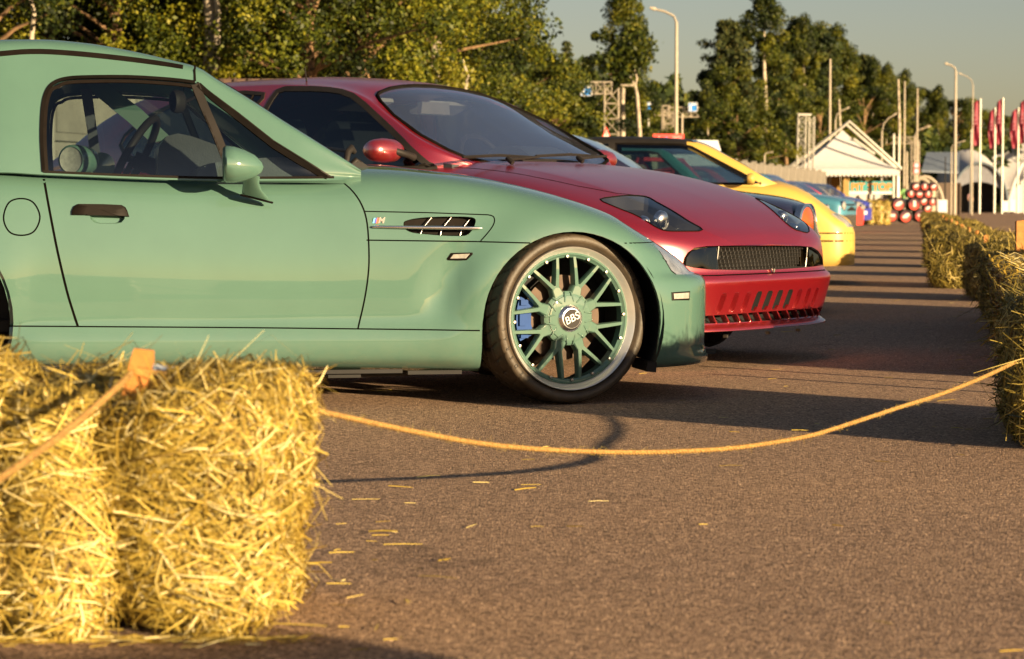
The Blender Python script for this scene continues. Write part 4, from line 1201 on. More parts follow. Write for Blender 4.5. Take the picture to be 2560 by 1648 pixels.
M['dry'] = flat('dry_wood', (.50, .38, .24), .85, var=.2)
PROTO = {}
def proto_tree(key, kind, H, rad, n, leaf, lm, bark, seed, base=.15, clumps=90, lean=0.):
    rg = np.random.default_rng(seed); rnd = random.Random(seed)
    root = empty('tree'); 
    tr = []; x = y = 0
    for i in range(8):
        t = i / 7; tr.append((x, y, H * .93 * t)); x += rnd.uniform(-.1, .1) + lean * .1; y += rnd.uniform(-.1, .1)
    mb = MB(); r0 = H * .016 + .03; mb.tube(tr, [r0 * (1 - .85 * i / 7) for i in range(8)], 8)
    C = []; CR = []
    def tp(z):
        t = max(0, min(.999, z / (H * .93))) * 7; i = int(t); f = t - i
        return Vector(tr[i]).lerp(Vector(tr[i + 1]), f)
    if kind in ('round', 'tall', 'birch'):
        for c in range(clumps):
            t = rnd.random() ** .85; z = H * (base + (1 - base) * t)
            prof = {'round': math.sin(math.pi * (.12 + .80 * t)) ** .6, 'tall': ((1 - t) ** .62) * (.55 + .45 * min(1, t * 3)), 'birch': (1 - t) ** .45 * (.35 + .65 * min(1, t * 4))}[kind]
            a = rnd.uniform(0, 6.283); rr_ = rad * prof * math.sqrt(rnd.uniform(.12, 1)) * rnd.choice((.7, .85, 1.0, 1.0, 1.15, 1.35))
            b = tp(z * .82); e = Vector((b.x + rr_ * math.cos(a), b.y + rr_ * math.sin(a), z))
            C.append(tuple(e)); CR.append(rad * rnd.uniform(.09, .24))
            if c % 3 == 0 and kind != 'birch': mb.tube([b, b.lerp(e, .5) + Vector((0, 0, .1)), e], [r0 * .3, r0 * .18, r0 * .06], 5)
        C = np.array(C); CR = np.array(CR); idx = rg.integers(0, len(C), n)
        d = rg.normal(0, 1, (n, 3)); d /= np.linalg.norm(d, axis=1)[:, None]; rr2 = rg.uniform(0, 1, n) ** .45
        P = C[idx] + d * (rr2 * CR[idx])[:, None] * np.array([1.15, 1.15, .8 if kind != 'birch' else 1.25])
        Nn = d * .8 + rg.normal(0, .7, (n, 3)); Nn /= np.linalg.norm(Nn, axis=1)[:, None]
        cl = rg.normal(.46, .26, len(C)); tint = np.clip(cl[idx] + rg.normal(0, .20, n), 0, 1)
        S = rg.uniform(.7, 1.35, n) * leaf; asp = .62
    else:
        tiers = int(H * (3.0 if kind == 'spruce' else 1.6)); per = n // tiers
        Ps = []; Ns = []
        for i in range(tiers):
            t = i / tiers; z = H * (base + (1 - base) * t)
            rr_ = rad * ((1 - t) ** .85 if kind == 'spruce' else (math.sin(math.pi * (.25 + .7 * t))) * rnd.uniform(.5, 1.1)) + .08
            nb = 7 if kind == 'spruce' else 5; a0 = rnd.uniform(0, 6.28)
            for b_ in range(nb):
                a = a0 + 6.283 * b_ / nb + rnd.uniform(-.25, .25); L = rr_ * rnd.uniform(.6, 1.1); bb = tp(z)
                dz = -.28 * L if kind == 'spruce' else .1 * L
                e = bb + Vector((L * math.cos(a), L * math.sin(a), dz))
                mb.tube([bb, bb.lerp(e, .6) + Vector((0, 0, .04 * L)), e], [r0 * .16, r0 * .1, r0 * .03], 4)
                kk = max(3, per // nb); s = rg.uniform(.12, 1.0, kk); q = np.array(bb)[None] * (1 - s[:, None]) + np.array(e)[None] * s[:, None]
                q += rg.normal(0, 1, (kk, 3)) * np.array([.13, .13, .07 if kind == 'spruce' else .13]) * (.5 + L * .5) * (1.25 - s[:, None] * .6)
                Ps.append(q)
        P = np.concatenate(Ps); n = len(P); Nn = rg.normal(0, .8, (n, 3)) + np.array([0, 0, .5]); Nn /= np.linalg.norm(Nn, axis=1)[:, None]
        tint = np.clip(rg.normal(.45, .28, n), 0, 1); S = rg.uniform(.7, 1.4, n) * leaf; asp = .4
    mb.build('trunk', bark, root, sm=60, fix=False)
    leafy('crown', P, Nn, S, tint, lm, root, asp)
    PROTO[key] = root; root['_used'] = 0
    return root
def tree(key, x, D, s=1.0, rz=0., label='', group='trees beyond the car park', sz=None, name=None, base_z=0.):
    p = PROTO[key]
    if not p.get('_used'): r = p; p['_used'] = 1
    else:
        r = p.copy(); COL.objects.link(r)
        for ch in list(p.children):
            c = ch.copy(); COL.objects.link(c); c.parent = r
    r.name = name or ('spruce_tree' if 'spruce' in key else 'pine_tree' if 'pine' in key else 'birch_tree' if 'birch' in key else 'leafy_tree')
    r.location = (x, D, base_z); r.rotation_euler = (0, 0, rz); r.scale = (s, s, sz or s)
    setp(r, label, 'tree', group)
    return r
proto_tree('n_gold', 'round', 7.5, 2.3, 44000, .074, M['leafB'], M['bark'], 1, base=.10, clumps=150)
proto_tree('n_olive', 'tall', 8.5, 2.1, 44000, .072, M['leafA'], M['bark'], 2, base=.08, clumps=150)
proto_tree('n_birch', 'birch', 9.0, 2.2, 38000, .070, M['leafB'], M['birch'], 3, base=.12, clumps=130)
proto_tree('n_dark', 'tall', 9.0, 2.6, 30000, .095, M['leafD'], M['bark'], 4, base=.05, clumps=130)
proto_tree('n_spruce', 'spruce', 9.0, 2.0, 12000, .15, M['leafB'], M['bark'], 5, base=.08)
# far ones
proto_tree('f_round', 'round', 10, 3.0, 36000, .15, M['leafA'], M['bark'], 11, base=.18, clumps=110)
proto_tree('f_tall', 'tall', 12, 2.5, 36000, .15, M['leafD'], M['bark'], 12, base=.12, clumps=110)
proto_tree('f_birch', 'birch', 12, 2.3, 28000, .14, M['leafA'], M['birch'], 13, base=.25, clumps=100)
proto_tree('f_spruce', 'spruce', 12, 1.8, 14000, .20, M['needle'], M['bark'], 14, base=.10)
proto_tree('f_pine', 'pine', 12, 2.0, 18000, .24, M['needle'], M['bark'], 15, base=.35)
proto_tree('f_gold', 'round', 8, 3.0, 30000, .15, M['leafA'], M['bark'], 16, base=.06, clumps=110)
# near forest behind the wall: (key, px, D, scale, label)
rs = random.Random(5)
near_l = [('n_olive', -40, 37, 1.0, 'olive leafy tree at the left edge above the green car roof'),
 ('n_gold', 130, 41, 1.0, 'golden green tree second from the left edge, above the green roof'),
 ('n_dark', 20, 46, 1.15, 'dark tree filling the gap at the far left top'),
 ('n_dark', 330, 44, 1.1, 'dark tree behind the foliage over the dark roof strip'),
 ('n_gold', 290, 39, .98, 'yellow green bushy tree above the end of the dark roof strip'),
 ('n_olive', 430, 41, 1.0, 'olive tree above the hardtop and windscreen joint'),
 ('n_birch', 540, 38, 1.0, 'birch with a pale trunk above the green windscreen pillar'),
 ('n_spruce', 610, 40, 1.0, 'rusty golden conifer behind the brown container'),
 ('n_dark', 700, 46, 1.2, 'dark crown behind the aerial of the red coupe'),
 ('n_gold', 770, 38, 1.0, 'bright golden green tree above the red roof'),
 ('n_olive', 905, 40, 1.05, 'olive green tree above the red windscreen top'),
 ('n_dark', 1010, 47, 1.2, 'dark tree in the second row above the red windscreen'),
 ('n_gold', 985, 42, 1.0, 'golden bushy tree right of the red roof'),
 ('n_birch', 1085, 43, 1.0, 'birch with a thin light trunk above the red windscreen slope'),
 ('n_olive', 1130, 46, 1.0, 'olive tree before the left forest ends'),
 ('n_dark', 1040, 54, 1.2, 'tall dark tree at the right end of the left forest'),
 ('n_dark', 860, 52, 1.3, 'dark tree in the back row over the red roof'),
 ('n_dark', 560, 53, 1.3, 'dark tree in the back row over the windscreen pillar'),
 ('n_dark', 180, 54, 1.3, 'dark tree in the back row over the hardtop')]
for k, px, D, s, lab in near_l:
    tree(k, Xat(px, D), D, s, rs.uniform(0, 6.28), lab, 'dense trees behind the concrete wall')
def ft(key, px, ytop, D, lab, wid=1.0, z0=0., group='trees beyond the car park'):
    H0 = {'f_round': 10, 'f_tall': 12, 'f_birch': 12, 'f_spruce': 12, 'f_pine': 12, 'f_gold': 8}[key]
    h = Zat(ytop, D) - z0; sz = h / H0 / .98
    return tree(key, Xat(px, D), D, sz * wid, rs.uniform(0, 6.28), lab, group, sz=sz)
far_l = [('f_spruce', 1330, 70, 72, 'narrow dark spruce right of the left forest', 1.0), ('f_gold', 1330, 150, 66, 'golden tree low at the end of the left forest', 1.1), ('f_gold', 1385, 215, 64, 'yellow green bush below the blue lane sign', 1.2),
 ('f_spruce', 1412, 85, 84, 'small spruce tip left of the forked birch', .9), ('f_tall', 1395, 170, 95, 'dark tree left of the forked birch', 1.0), ('f_gold', 1480, 210, 100, 'golden tree behind the lattice gantry', 1.2),
 ('f_birch', 1560, -5, 92, 'tall bent birch crown left of the tall lamp post', 1.0), ('f_round', 1530, 150, 104, 'olive tree below the tall birch crown', 1.0), ('f_gold', 1610, 250, 104, 'golden tree right of the forked birch trunk', 1.1),
 ('f_spruce', 1683, 225, 112, 'thin dark spruce behind the tall lamp post', .75), ('f_gold', 1640, 330, 96, 'low golden bush behind the red banner sign', 1.3), ('f_gold', 1740, 330, 108, 'low golden bush left of the tall pine', 1.2),
 ('f_round', 1790, 190, 112, 'olive tree at the left foot of the tall pine', 1.0), ('f_pine', 1812, 38, 112, 'tall sparse pine standing out against the sky', 1.0), ('f_gold', 1850, 270, 106, 'golden green tree below the tall pine', 1.15),
 ('f_birch', 1905, 12, 116, 'tallest feathery birch right of the pine', 1.1), ('f_tall', 1920, 110, 120, 'dark tree below the feathery birch', 1.15), ('f_tall', 1985, 70, 150, 'dark dense tree right of the feathery birch', 1.05), ('f_round', 1950, 230, 142, 'olive tree left of the white pavilion', 1.2),
 ('f_tall', 2045, 80, 150, 'dense dark tree above the truss tower', 1.1), ('f_birch', 2090, 90, 152, 'dark birch above the pavilion peak', 1.0), ('f_tall', 2115, 140, 156, 'dark tree above the right half of the pavilion', 1.1), ('f_round', 2050, 260, 146, 'olive tree behind the truss tower', 1.2),
 ('f_birch', 2175, 165, 156, 'thin birch with a bare top behind the pavilion', .8), ('f_round', 2160, 230, 152, 'olive tree right of the pavilion peak', 1.2), ('f_tall', 2230, 205, 162, 'dark tree between the lamp posts right of the pavilion', 1.0), ('f_birch', 2215, 180, 156, 'sparse birch between the slim lamp posts', .7),
 ('f_round', 2290, 235, 202, 'rounded tree behind the grey roofed building', 1.0), ('f_tall', 2330, 240, 208, 'dark tree left of the first flags', 1.0), ('f_round', 2385, 262, 212, 'olive tree behind the tall right lamp post', 1.1), ('f_round', 2440, 290, 220, 'small olive tree behind the left flag pair', 1.1), ('f_round', 2500, 300, 228, 'small olive tree behind the middle flags', 1.1), ('f_tall', 2560, 320, 232, 'small dark tree behind the arched tents at the right edge', 1.2)]
far_l += [('f_gold', 1290, 120, 58, 'olive gold tree where the left forest thins out', 1.15), ('f_round', 1345, 190, 62, 'rounded olive tree just left of the highest blue sign', .95),
 ('f_spruce', 1985, 62, 150, 'pointed spruce rising right of the feathery birch', .8), ('f_spruce', 2065, 92, 150, 'pointed spruce above the pavilion tower', .8), ('f_birch', 2010, 66, 149, 'feathery birch top between two spruces', .8),
 ('f_pine', 2142, 128, 158, 'ragged pine top right of the pavilion peak', .8), ('f_spruce', 2120, 118, 152, 'thin spruce above the pavilion peak', .7), ('f_spruce', 1868, 120, 112, 'slim spruce between the pine and the feathery birch', .7), ('f_birch', 1770, 230, 110, 'low birch left of the tall pine', .8),
 ('f_birch', 2262, 195, 172, 'feathery birch behind the slim poles', .8), ('f_spruce', 2200, 190, 170, 'spruce behind the slim poles', .7), ('f_birch', 2345, 232, 200, 'feathery birch left of the flags', .8)]
for k, px, yt, D, lab, w in far_l: ft(k, px, yt, D, lab, w)
# a far belt of forest closing the view
rg = np.random.default_rng(77); n = 26000
D_ = rg.uniform(190, 240, n); px_ = rg.uniform(1250, 2750, n); top = np.interp(px_, [1250, 2200, 2400, 2750], [150, 330, 380, 400]) + 18 * np.sin(px_ / 17.) + 14 * np.sin(px_ / 7.3)
zt = CAMH + (HZ - top) / FPX * D_; zz = rg.uniform(0, 1, n) ** .8 * zt
Pp = np.stack([(px_ - 1280) / FPX * D_, D_, zz + .5], 1); Nn = rg.normal(0, 1, (n, 3)); Nn /= np.linalg.norm(Nn, axis=1)[:, None]
fb = leafy('far_forest', Pp, Nn, rg.uniform(.5, 1.3, n), np.clip(rg.normal(.4, .25, n), 0, 1), M['leafD'], None)
setp(fb, kind='stuff')
# pale trunks that stand free
def bare(pts, rads, label, m):
    t = empty('birch_tree', pts[0], 0, label=label, cat='tree'); o = Vector(pts[0]); return t, o
ft_root = empty('birch_tree', (Xat(1595, 90), 90, 0), 0, label='bare pale birch trunk forking high beside the blue signs', cat='tree')
def tv(px, py, D=90): q = at(px, py, D); return q - Vector((Xat(1595, 90), 90, 0))
MB().tube([tv(1603, 560), tv(1600, 350), tv(1597, 300), tv(1593, 240), tv(1588, 215)], [.09, .085, .075, .065, .055], 8).build('trunk', M['birch'], ft_root, sm=60)
for pts in ([(1588, 215), (1592, 195), (1586, 175)], [(1588, 215), (1580, 200), (1573, 188)], [(1565, 186), (1555, 180), (1528, 174)], [(1588, 213), (1570, 214), (1552, 213)]):
    MB().tube([tv(*p) for p in pts], [.05, .045, .03], 6).build('branch', M['birch'], ft_root, sm=60)
rg2 = np.random.default_rng(3); cc = np.array([tuple(tv(p, q)) for p, q in ((1560, 165), (1590, 150), (1530, 160), (1600, 120), (1570, 120))])
ii = rg2.integers(0, 5, 1500); Pq = cc[ii] + rg2.normal(0, .28, (1500, 3)); Nq = rg2.normal(0, 1, (1500, 3)); Nq /= np.linalg.norm(Nq, axis=1)[:, None]
leafy('crown', Pq, Nq, rg2.uniform(.12, .28, 1500), np.clip(rg2.normal(.4, .25, 1500), 0, 1), M['leafA'], ft_root)
# pale trunks showing against the dark crowns of the near forest and the far wood
for px, y0, y1, D, lab, rr_ in ((537, -40, 110, 37.8, 'white birch trunk above the green windscreen pillar', .055), (76, -20, 90, 36.6, 'pale slim trunk above the green roof at the left', .035), (1160, 150, 230, 41, 'thin pale trunk above the slope of the red windscreen', .03), (2245, 200, 430, 143, 'pale bare trunk right of the pavilion peak', .09), (2098, 250, 420, 131, 'pale trunk behind the pavilion roof', .07), (1963, 330, 520, 118, 'brown trunk left of the pavilion', .1), (1822, 60, 270, 112.5, 'reddish pine trunk in the tall pine', .07)):
    b = at(px, y1, D); r_ = empty('tree_trunk', (b.x, D, 0), 0, label=lab, cat='tree trunk', group='bare trunks showing between the crowns')
    MB().tube([(0, 0, -.0), (0.02, 0, b.z), (.06, 0, Zat((y0 + y1) / 2, D)), (-.03, 0, Zat(y0, D))], [rr_ * 1.2, rr_ * 1.1, rr_, rr_ * .6], 8).build('bark', M['birch'] if 'pale' in lab or 'white' in lab else M['bark'], r_, sm=60)
# ================================================================== the red coupe
def lray(sh, pose, vx, vy, ysign=0):
    """the point of a shell seen at a pixel of the 2392-wide view, in the pose's local frame"""
    r = ray(vx * VS, vy * VS); c = Vector((0, 0, CAMH)) - pose.o
    o = Vector((c.dot(pose.F), c.dot(pose.L), c.z)); d = Vector((r.dot(pose.F), r.dot(pose.L), r.z)).normalized()
    p, n, i, t = sh.bvh.ray_cast(o, d)
    if p is None:
        best = None
        for k in range(400):
            q = o + d * (8 + k * .015); w = sh.bvh.find_nearest(q)
            if best is None or w[3] < best[0]: best = (w[3], w[0])
        p = best[1]
    return p
RP = Pose(.422, 11.717, 36)
def build_red():
    root = empty('coupe', label='satin red coupe with teardrop headlights and a black mesh grille, second in the row', cat='car'); RP.apply(root)
    zc = pchip([(-3.37, .80), (-3.2, .93), (-2.6, .98), (-1.5, .93), (-.45, .950), (-.2, .935), (0, .910), (.25, .862), (.5, .795), (.7, .720), (.82, .655), (.90, .600), (.945, .55)])
    zs = pchip([(-3.37, .70), (-3.1, .84), (-2.6, .90), (-1.5, .875), (-.45, .885), (0, .850), (.25, .800), (.5, .725), (.7, .655), (.85, .590), (.945, .53)])
    zb = pchip([(-3.37, .25), (-2.9, .18), (-.4, .155), (.3, .155), (.6, .165), (.945, .168)])
    Wc = pchip([(-3.37, .70), (-3.2, .80), (-2.6, .875), (-1.5, .865), (-.5, .872), (0, .890), (.3, .89)])
    W = lambda x: Wc(x) * (sell(x, .22, .955, 3.5) if x > .22 else 1)
    def half(x):
        b, h_, c_, w = zb(x), zs(x), zc(x), W(x); H = h_ - b; C = c_ - h_
        return [(w * .92, b), (w * .975, b + .03), (w, b + .25 * H), (w, b + .55 * H), (w * .985, b + .82 * H), (w * .955, b + .95 * H), (w * .86, h_ + .20 * C), (w * .68, h_ + .68 * C), (w * .64, h_ + .80 * C), (w * .42, h_ + .95 * C), (0, c_)]
    def mod(x, y, z):
        s = 1 if y > 0 else -1; ay = abs(y)
        if x > .3:
            t = min(1, (x - .3) / .4); k = 1 / (1 + math.exp((z - .412) / .006)); x += .034 * t * k; ay += .010 * t * k * min(1, ay / .4)
            lip = 1 / (1 + math.exp((z - .186) / .005)); x += .004 * t * lip; ay -= .02 * t * lip * (1 if ay > .6 else 0)
            x -= .05 * t * max(0, min(1, (.38 - z) / .18)) * (1 - lip)
        for cx in (0, -2.54):
            d = math.hypot(x - cx, z - .30)
            if ay > .5: ay += .018 * math.exp(-((d - .36) / .08) ** 2)
        return (x, s * ay, z)
    sh = Shell(stations(-3.37, .22, 60, .1) + nose_st(.22, .955, 3.5, 60), half, 3, mod)
    V = lambda pts, a0, a1, sx=0: [(lambda p: (p[a0], p[a1]))(lray(sh, RP, *q)) for q in pts]
    # body openings
    opn = V([(1594, 620), (1598, 603), (1606, 590), (1622, 579), (1650, 575), (1720, 573.5), (1812, 573.5), (1870, 574.5), (1896, 577), (1910, 585), (1920, 600), (1927, 617), (1880, 625), (1812, 630), (1740, 631.5), (1660, 630), (1622, 626)], 1, 2)
    front = lambda c: c.x > .55
    sh.region(opn, 50, 'x', pred=front)
    slots = []
    for i in range(10):
        yc = -.43 + .86 * i / 9; h0 = .021 + .006 * (1 - abs(i - 4.5) / 4.5)
        sl = [(yc - h0 * 1.2, .252), (yc - h0 * 1.25, .266), (yc - h0 * .62, .328), (yc - h0 * .30, .338), (yc + h0 * .95, .338), (yc + h0 * 1.2, .328), (yc + h0 * .75, .266), (yc + h0 * .25, .249), (yc - h0 * .6, .245)]
        slots.append(sl); sh.region(sl, 51, 'x', pred=front)
    low = [(-.62, .238), (-.30, .240), (0, .241), (.30, .240), (.62, .238), (.64, .216), (.5, .202), (0, .198), (-.5, .202), (-.64, .216)]
    sh.region(low, 52, 'x', pred=front)
    hn = V([(1402, 466), (1450, 458), (1506, 459), (1535, 473), (1566, 490), (1607, 516), (1641, 537), (1600, 540.5), (1559, 540), (1532, 531), (1508, 516), (1480, 501), (1440, 485)], 0, 1)
    hf = V([(1765, 463.5), (1782, 461), (1805, 463), (1840, 481), (1864, 501), (1880, 519), (1890, 541), (1868, 540), (1845, 529), (1815, 502), (1785, 477)], 0, 1)
    hn = catmull(hn, 3, True); hf = catmull(hf, 3, True)
    sh.region(hn, 21, 'z', pred=lambda c: c.y < -.2 and c.z > .5); sh.region(hf, 22, 'z', pred=lambda c: c.y > .2 and c.z > .5)
    near = lambda c: abs(c.y) > .30
    for cx in (0, -2.54):
        sh.region(circle(cx, .30, .345, 40), 90, pred=near)
    for f in sh.bm.faces:
        c = f.calc_center_median()
        if abs(c.y) > .3 and c.z < .30 and (abs(c.x) < .34 or abs(c.x + 2.54) < .34): f[sh.lay] = 90
    hoodl = V([(1061, 391), (1150, 398), (1250, 414), (1350, 435), (1440, 452), (1506, 459)], 0, 1)
    for f in sh.bm.faces:
        if f[sh.lay]: continue
        c = f.calc_center_median()
        if f[sh.typ] == 1 and c.x > -.50 and c.z > .5 and abs(c.y) < .60: f[sh.lay] = 1
        elif c.x > .35 and c.z < .418: f[sh.lay] = 2
        elif c.x > -.45: f[sh.lay] = 3
        elif c.x > -1.65: f[sh.lay] = 4
        else: f[sh.lay] = 5
    sh.region([(-2.6, -.68), (-2.6, .68), (-.62, .70), (-.62, -.70)], 93, 'z', typ=1)
    for f in sh.bm.faces:
        if f[sh.lay] == 93 and f.calc_center_median().z < .6: f[sh.lay] = 3
    P = M['redp']
    sh.part('bonnet', [1], P, root); sh.part('front_bumper', [2], P, root, 0, .012); sh.part('front_wing', [3], P, root)
    for sg in (-1, 1): sh.part('door', [4], P, root, sg)
    sh.part('rear_body', [5], P, root)
    for lab, poly, sg in ((21, hn, -1), (22, hf, 1)):
        lamp = sh.part('headlight', [lab], M['glassc'], root)
        # dark housing below the cover with two round reflectors
        top = [sh.hitz(a, b) for a, b in poly]; cen = sum((p for p, n in top), Vector()) / len(top)
        vs = [p - n * .002 for p, n in top] + [p.lerp(cen, .18) - Vector((.015, 0, .05)) for p, n in top] + [cen - Vector((.03, 0, .06))]
        n_ = len(top); fs = [(i, (i + 1) % n_, (i + 1) % n_ + n_, i + n_) for i in range(n_)] + [(i + n_, (i + 1) % n_ + n_, 2 * n_) for i in range(n_)]
        mk('lamp_housing', vs, fs, flat('lamp_housing', (.035, .032, .030), .35, coat=.3), lamp, sm=30)
        pts = [(1553, 511, .044), (1514, 514, .026)] if sg < 0 else [(1836, 505, .034), (1858, 524, .018)]
        if sg > 0: pts = [(1835, 503, .032), (1862, 525, .016)]
        for vx, vy, rr_ in pts:
            q = lray(sh, RP, vx, vy) - Vector((.006, 0, .012))
            b = MB().lathe([(rr_, .030), (rr_ * 1.02, .012), (rr_ * .95, .004), (rr_ * .7, -.006), (rr_ * .3, -.010), (0, -.011)], 20, axis='x').build('reflector', M['chrome'], lamp, sm=50)
            b.location = q; b.rotation_euler = (0, R(-12), math.pi)
            MB().lathe([(0, -.02), (rr_ * .55, -.017), (rr_ * .8, -.008), (rr_ * .82, .0)], 20, axis='x').build('bulb_lens', M['lens'], lamp, sm=50).location = q + Vector((.004, 0, .0))
        seam = [(p + n * .001) for p, n in top]; seam.append(seam[0])
        MB().tube([tuple(p) for p in seam], .0028, 5, cap=False).build('lamp_seal', M['rubber'], lamp, sm=60, fix=False)
    # grille, fog lamps and the dark chamber behind
    bx = MB(); op3 = [sh.hitx(a, b)[0] for a, b in opn]; n_ = len(op3); cen = sum(op3, Vector()) / n_
    vs = op3 + [p.lerp(cen, .03) + Vector((-.10, 0, 0)) for p in op3] + [cen + Vector((-.10, 0, 0))]
    fs = [(i, (i + 1) % n_, (i + 1) % n_ + n_, i + n_) for i in range(n_)] + [(i + n_, (i + 1) % n_ + n_, 2 * n_) for i in range(n_)]
    mk('grille_chamber', vs, fs, M['dark'], root)
    # mesh grille: rows of staggered uprights
    def sx(y, z): 
        p = sh.hitx(y, z)[0]; return p.x
    ysn, ysf = -.40, .42; z0, z1 = .432, .540
    hor = MB(); rows = 7
    for j in range(rows):
        z = z0 + (z1 - z0) * j / (rows - 1)
        hor.tube([(sx(y, .55) - .030 - .03 * (z1 - z) / .1, y, z) for y in np.linspace(ysn, ysf, 14)], .0016, 4)
    hor.build('grille_rail', M['blk'], root, fix=False)
    me0 = None; nb = 26
    for j in range(rows - 1):
        za = z0 + (z1 - z0) * j / (rows - 1); zb_ = z0 + (z1 - z0) * (j + 1) / (rows - 1)
        for i in range(nb):
            y = ysn + (ysf - ysn) * (i + (.5 if j % 2 else .05)) / nb
            x = sx(y, .55) - .030 - .03 * (z1 - (za + zb_) / 2) / .1
            if me0 is None:
                o = MB().prism([(0, -.0016, -.009), (0, .0016, -.009), (0, .0016, .009), (0, -.0016, .009)], (-.012, 0, 0)).build('grille_upright', M['steel'], root); me0 = o.data
            else: o = link('grille_upright', me0, None, root)
            o.location = (x, y, (za + zb_) / 2)
    for y in (ysn, ysf):
        MB().tube([(sx(y, .55) - .012, y, z1 + .006), (sx(y, .5) - .03, y * 1.01, (z0 + z1) / 2), (sx(y, .45) - .038, y * 1.0, z0 - .004)], .0028, 6).build('grille_edge', M['steel'], root)
    smoke = glass('smoked_lens', (.05, .05, .05), f0=.04)
    for sg in (-1, 1):
        pl = [(y, z) for y, z in opn if (y < -.30 if sg < 0 else y > .34)]
        pl = [(sg * .41, .431)] + sorted([q for q in pl], key=lambda q: math.atan2(q[1] - .48, (q[0] - sg * .5))) + []
        cy = sg * .52
        poly = [(sg * (.42 + .19 * t), z) for t, z in ((0, .436), (.5, .440), (.95, .452), (1.02, .468), (.98, .500), (.85, .525), (.55, .540), (0, .543))]
        P3 = [sh.hitx(a, b)[0] + Vector((-.012, 0, 0)) for a, b in poly]; c3 = sum(P3, Vector()) / len(P3) + Vector((.01, 0, 0))
        mk('fog_lamp', P3 + [c3], [(i, (i + 1) % len(P3), len(P3)) for i in range(len(P3))], smoke, root, sm=60)
        mk('fog_lamp_housing', [p + Vector((-.05, 0, 0)) for p in P3] + [c3 + Vector((-.07, 0, 0))], [(i, (i + 1) % len(P3), len(P3)) for i in range(len(P3))], flat('bronze_reflector', (.16, .11, .06), .3, metal=.6), root, sm=60)
        q = sh.hitx(sg * .50, .49)[0]
        dd = [(q.x - .020, sg * .50 + a, .488 + b) for a, b in ((-.016, .012), (-.010, .026), (.004, .030), (.014, .022), (.016, .008), (.002, -.034))]
        MB().prism(dd, (-.02, 0, 0)).build('fog_reflector', M['chrome'], root)
    q = sh.hitx(0, .418)[0]; MB().tube([(q.x + .004, 0, q.z + .004), (q.x + .004, 0, q.z + .020)], [.006, .009], 8).build('plate_screw', M['steel'], root)
    # insides of slots and lower intake
    for sl in slots:
        sh.bowl('bumper_slot', sl, .045, P if (sl[0][0] < -.2 or sl[0][0] > .12) else M['dark'], root, axis='x', scale=.75)  # middle slots coloured dark to stand in for the shade of their depth
    p3 = [sh.hitx(a, b)[0] for a, b in low]; n_ = len(p3); c3 = sum(p3, Vector()) / n_
    mk('lower_intake', p3 + [p + Vector((-.10, 0, 0)) for p in p3] + [c3 + Vector((-.1, 0, 0))], [(i, (i + 1) % n_, (i + 1) % n_ + n_, i + n_) for i in range(n_)] + [(i + n_, (i + 1) % n_ + n_, 2 * n_) for i in range(n_)], M['dark'], root)
    for i in range(13):
        y = -.54 + 1.08 * i / 12; q = sh.hitx(y, .215)[0]
        MB().prism([(q.x + .000, y - .016, .241), (q.x + .000, y - .006, .241), (q.x + .004, y + .026, .199), (q.x + .004, y + .014, .199)], (-.03, 0, 0)).build('intake_fin', P, root)
    MB().box((.70, 0, .218), (.02, .5, .03)).box((.72, .05, .30), (.02, .10, .09)).build('radiator_guard', M['steel'], root)
    MB().box((.62, 0, .175), (.20, 1.0, .010)).box((-1.3, 0, .18), (2.2, 1.5, .04)).build('underbody', M['dark'], root)
    for i, y in enumerate((-.32, .05, .35)): MB().box((sh.hitx(y, .16)[0].x - .03, y, .138), (.02, .012, .014)).build('undertray_clip', M['steel'], root)
    # seams
    sh.ribbon('panel_gap', [(a, b) for a, b in hoodl], .006, M['gap'], root, axis='z')
    sh.ribbon('bumper_gap', [(y, .4175) for y in np.linspace(-.62, .62, 24)], .007, M['gap'], root, axis='x')
    for cx in (0, -2.54):
        for sd in (-1, 1):
            pts = circle(cx, .30, .345, 36, -5, 185); vs = []
            for a, b in pts:
                p, n = sh.hit(a, b, sd); vs += [(a, p.y, b), (a, p.y - sd * .03, b)]
            mk('arch_lip', vs, [(2 * i, 2 * i + 1, 2 * i + 3, 2 * i + 2) for i in range(len(pts) - 1)], P, root, sm=60)
            vs = [(cx + .36 * math.cos(R(a)), y, .30 + .36 * math.sin(R(a))) for a in range(-25, 206, 10) for y in (sd * .86, sd * .5)]
            mk('wheel_arch_liner', vs, [(2 * i, 2 * i + 1, 2 * i + 3, 2 * i + 2) for i in range(len(vs) // 2 - 1)] + [tuple(range(1, len(vs), 2))], M['dark'], root)
    # ---- greenhouse
    zr = pchip([(-3.25, .93), (-3.0, 1.06), (-2.75, 1.22), (-2.4, 1.345), (-2.0, 1.388), (-1.6, 1.392), (-1.28, 1.375), (-1.08, 1.345), (-.96, 1.305), (-.78, 1.205), (-.6, 1.10), (-.42, .995), (-.34, .945), (-.31, .925)])
    zbel = pchip([(-3.25, .90), (-2.4, .925), (-1.5, .90), (-.6, .885), (-.31, .905)])
    def ghalf(x):
        b = zbel(x) - .004; t = max(zr(x), b + .012); h = t - b
        wb = .80 - (.18 * ((-2.2 - x)) ** 1.4 if x < -2.2 else 0)
        if x > -.62: wb -= .22 * ((x + .62) / .31) ** 2.2
        wt = wb - .38 * h
        # the corner between side glass and windscreen sits lower than the crown
        cr = .055 * min(1, h / .25)
        return [(wb, b), (wb - .010, b + .12 * h), (wb - .07 * h, b + .30 * h), (wb - .21 * h, b + .60 * h), (wt + .012, b + .80 * h), (wt - .012, b + .89 * h), (wt - .07, t - cr), (wt * .66, t - cr * .35), (wt * .33, t - .003), (0, t)]
    gh = Shell(stations(-3.25, -.312, 110, .3), ghalf, 3, None, side_split=.56)
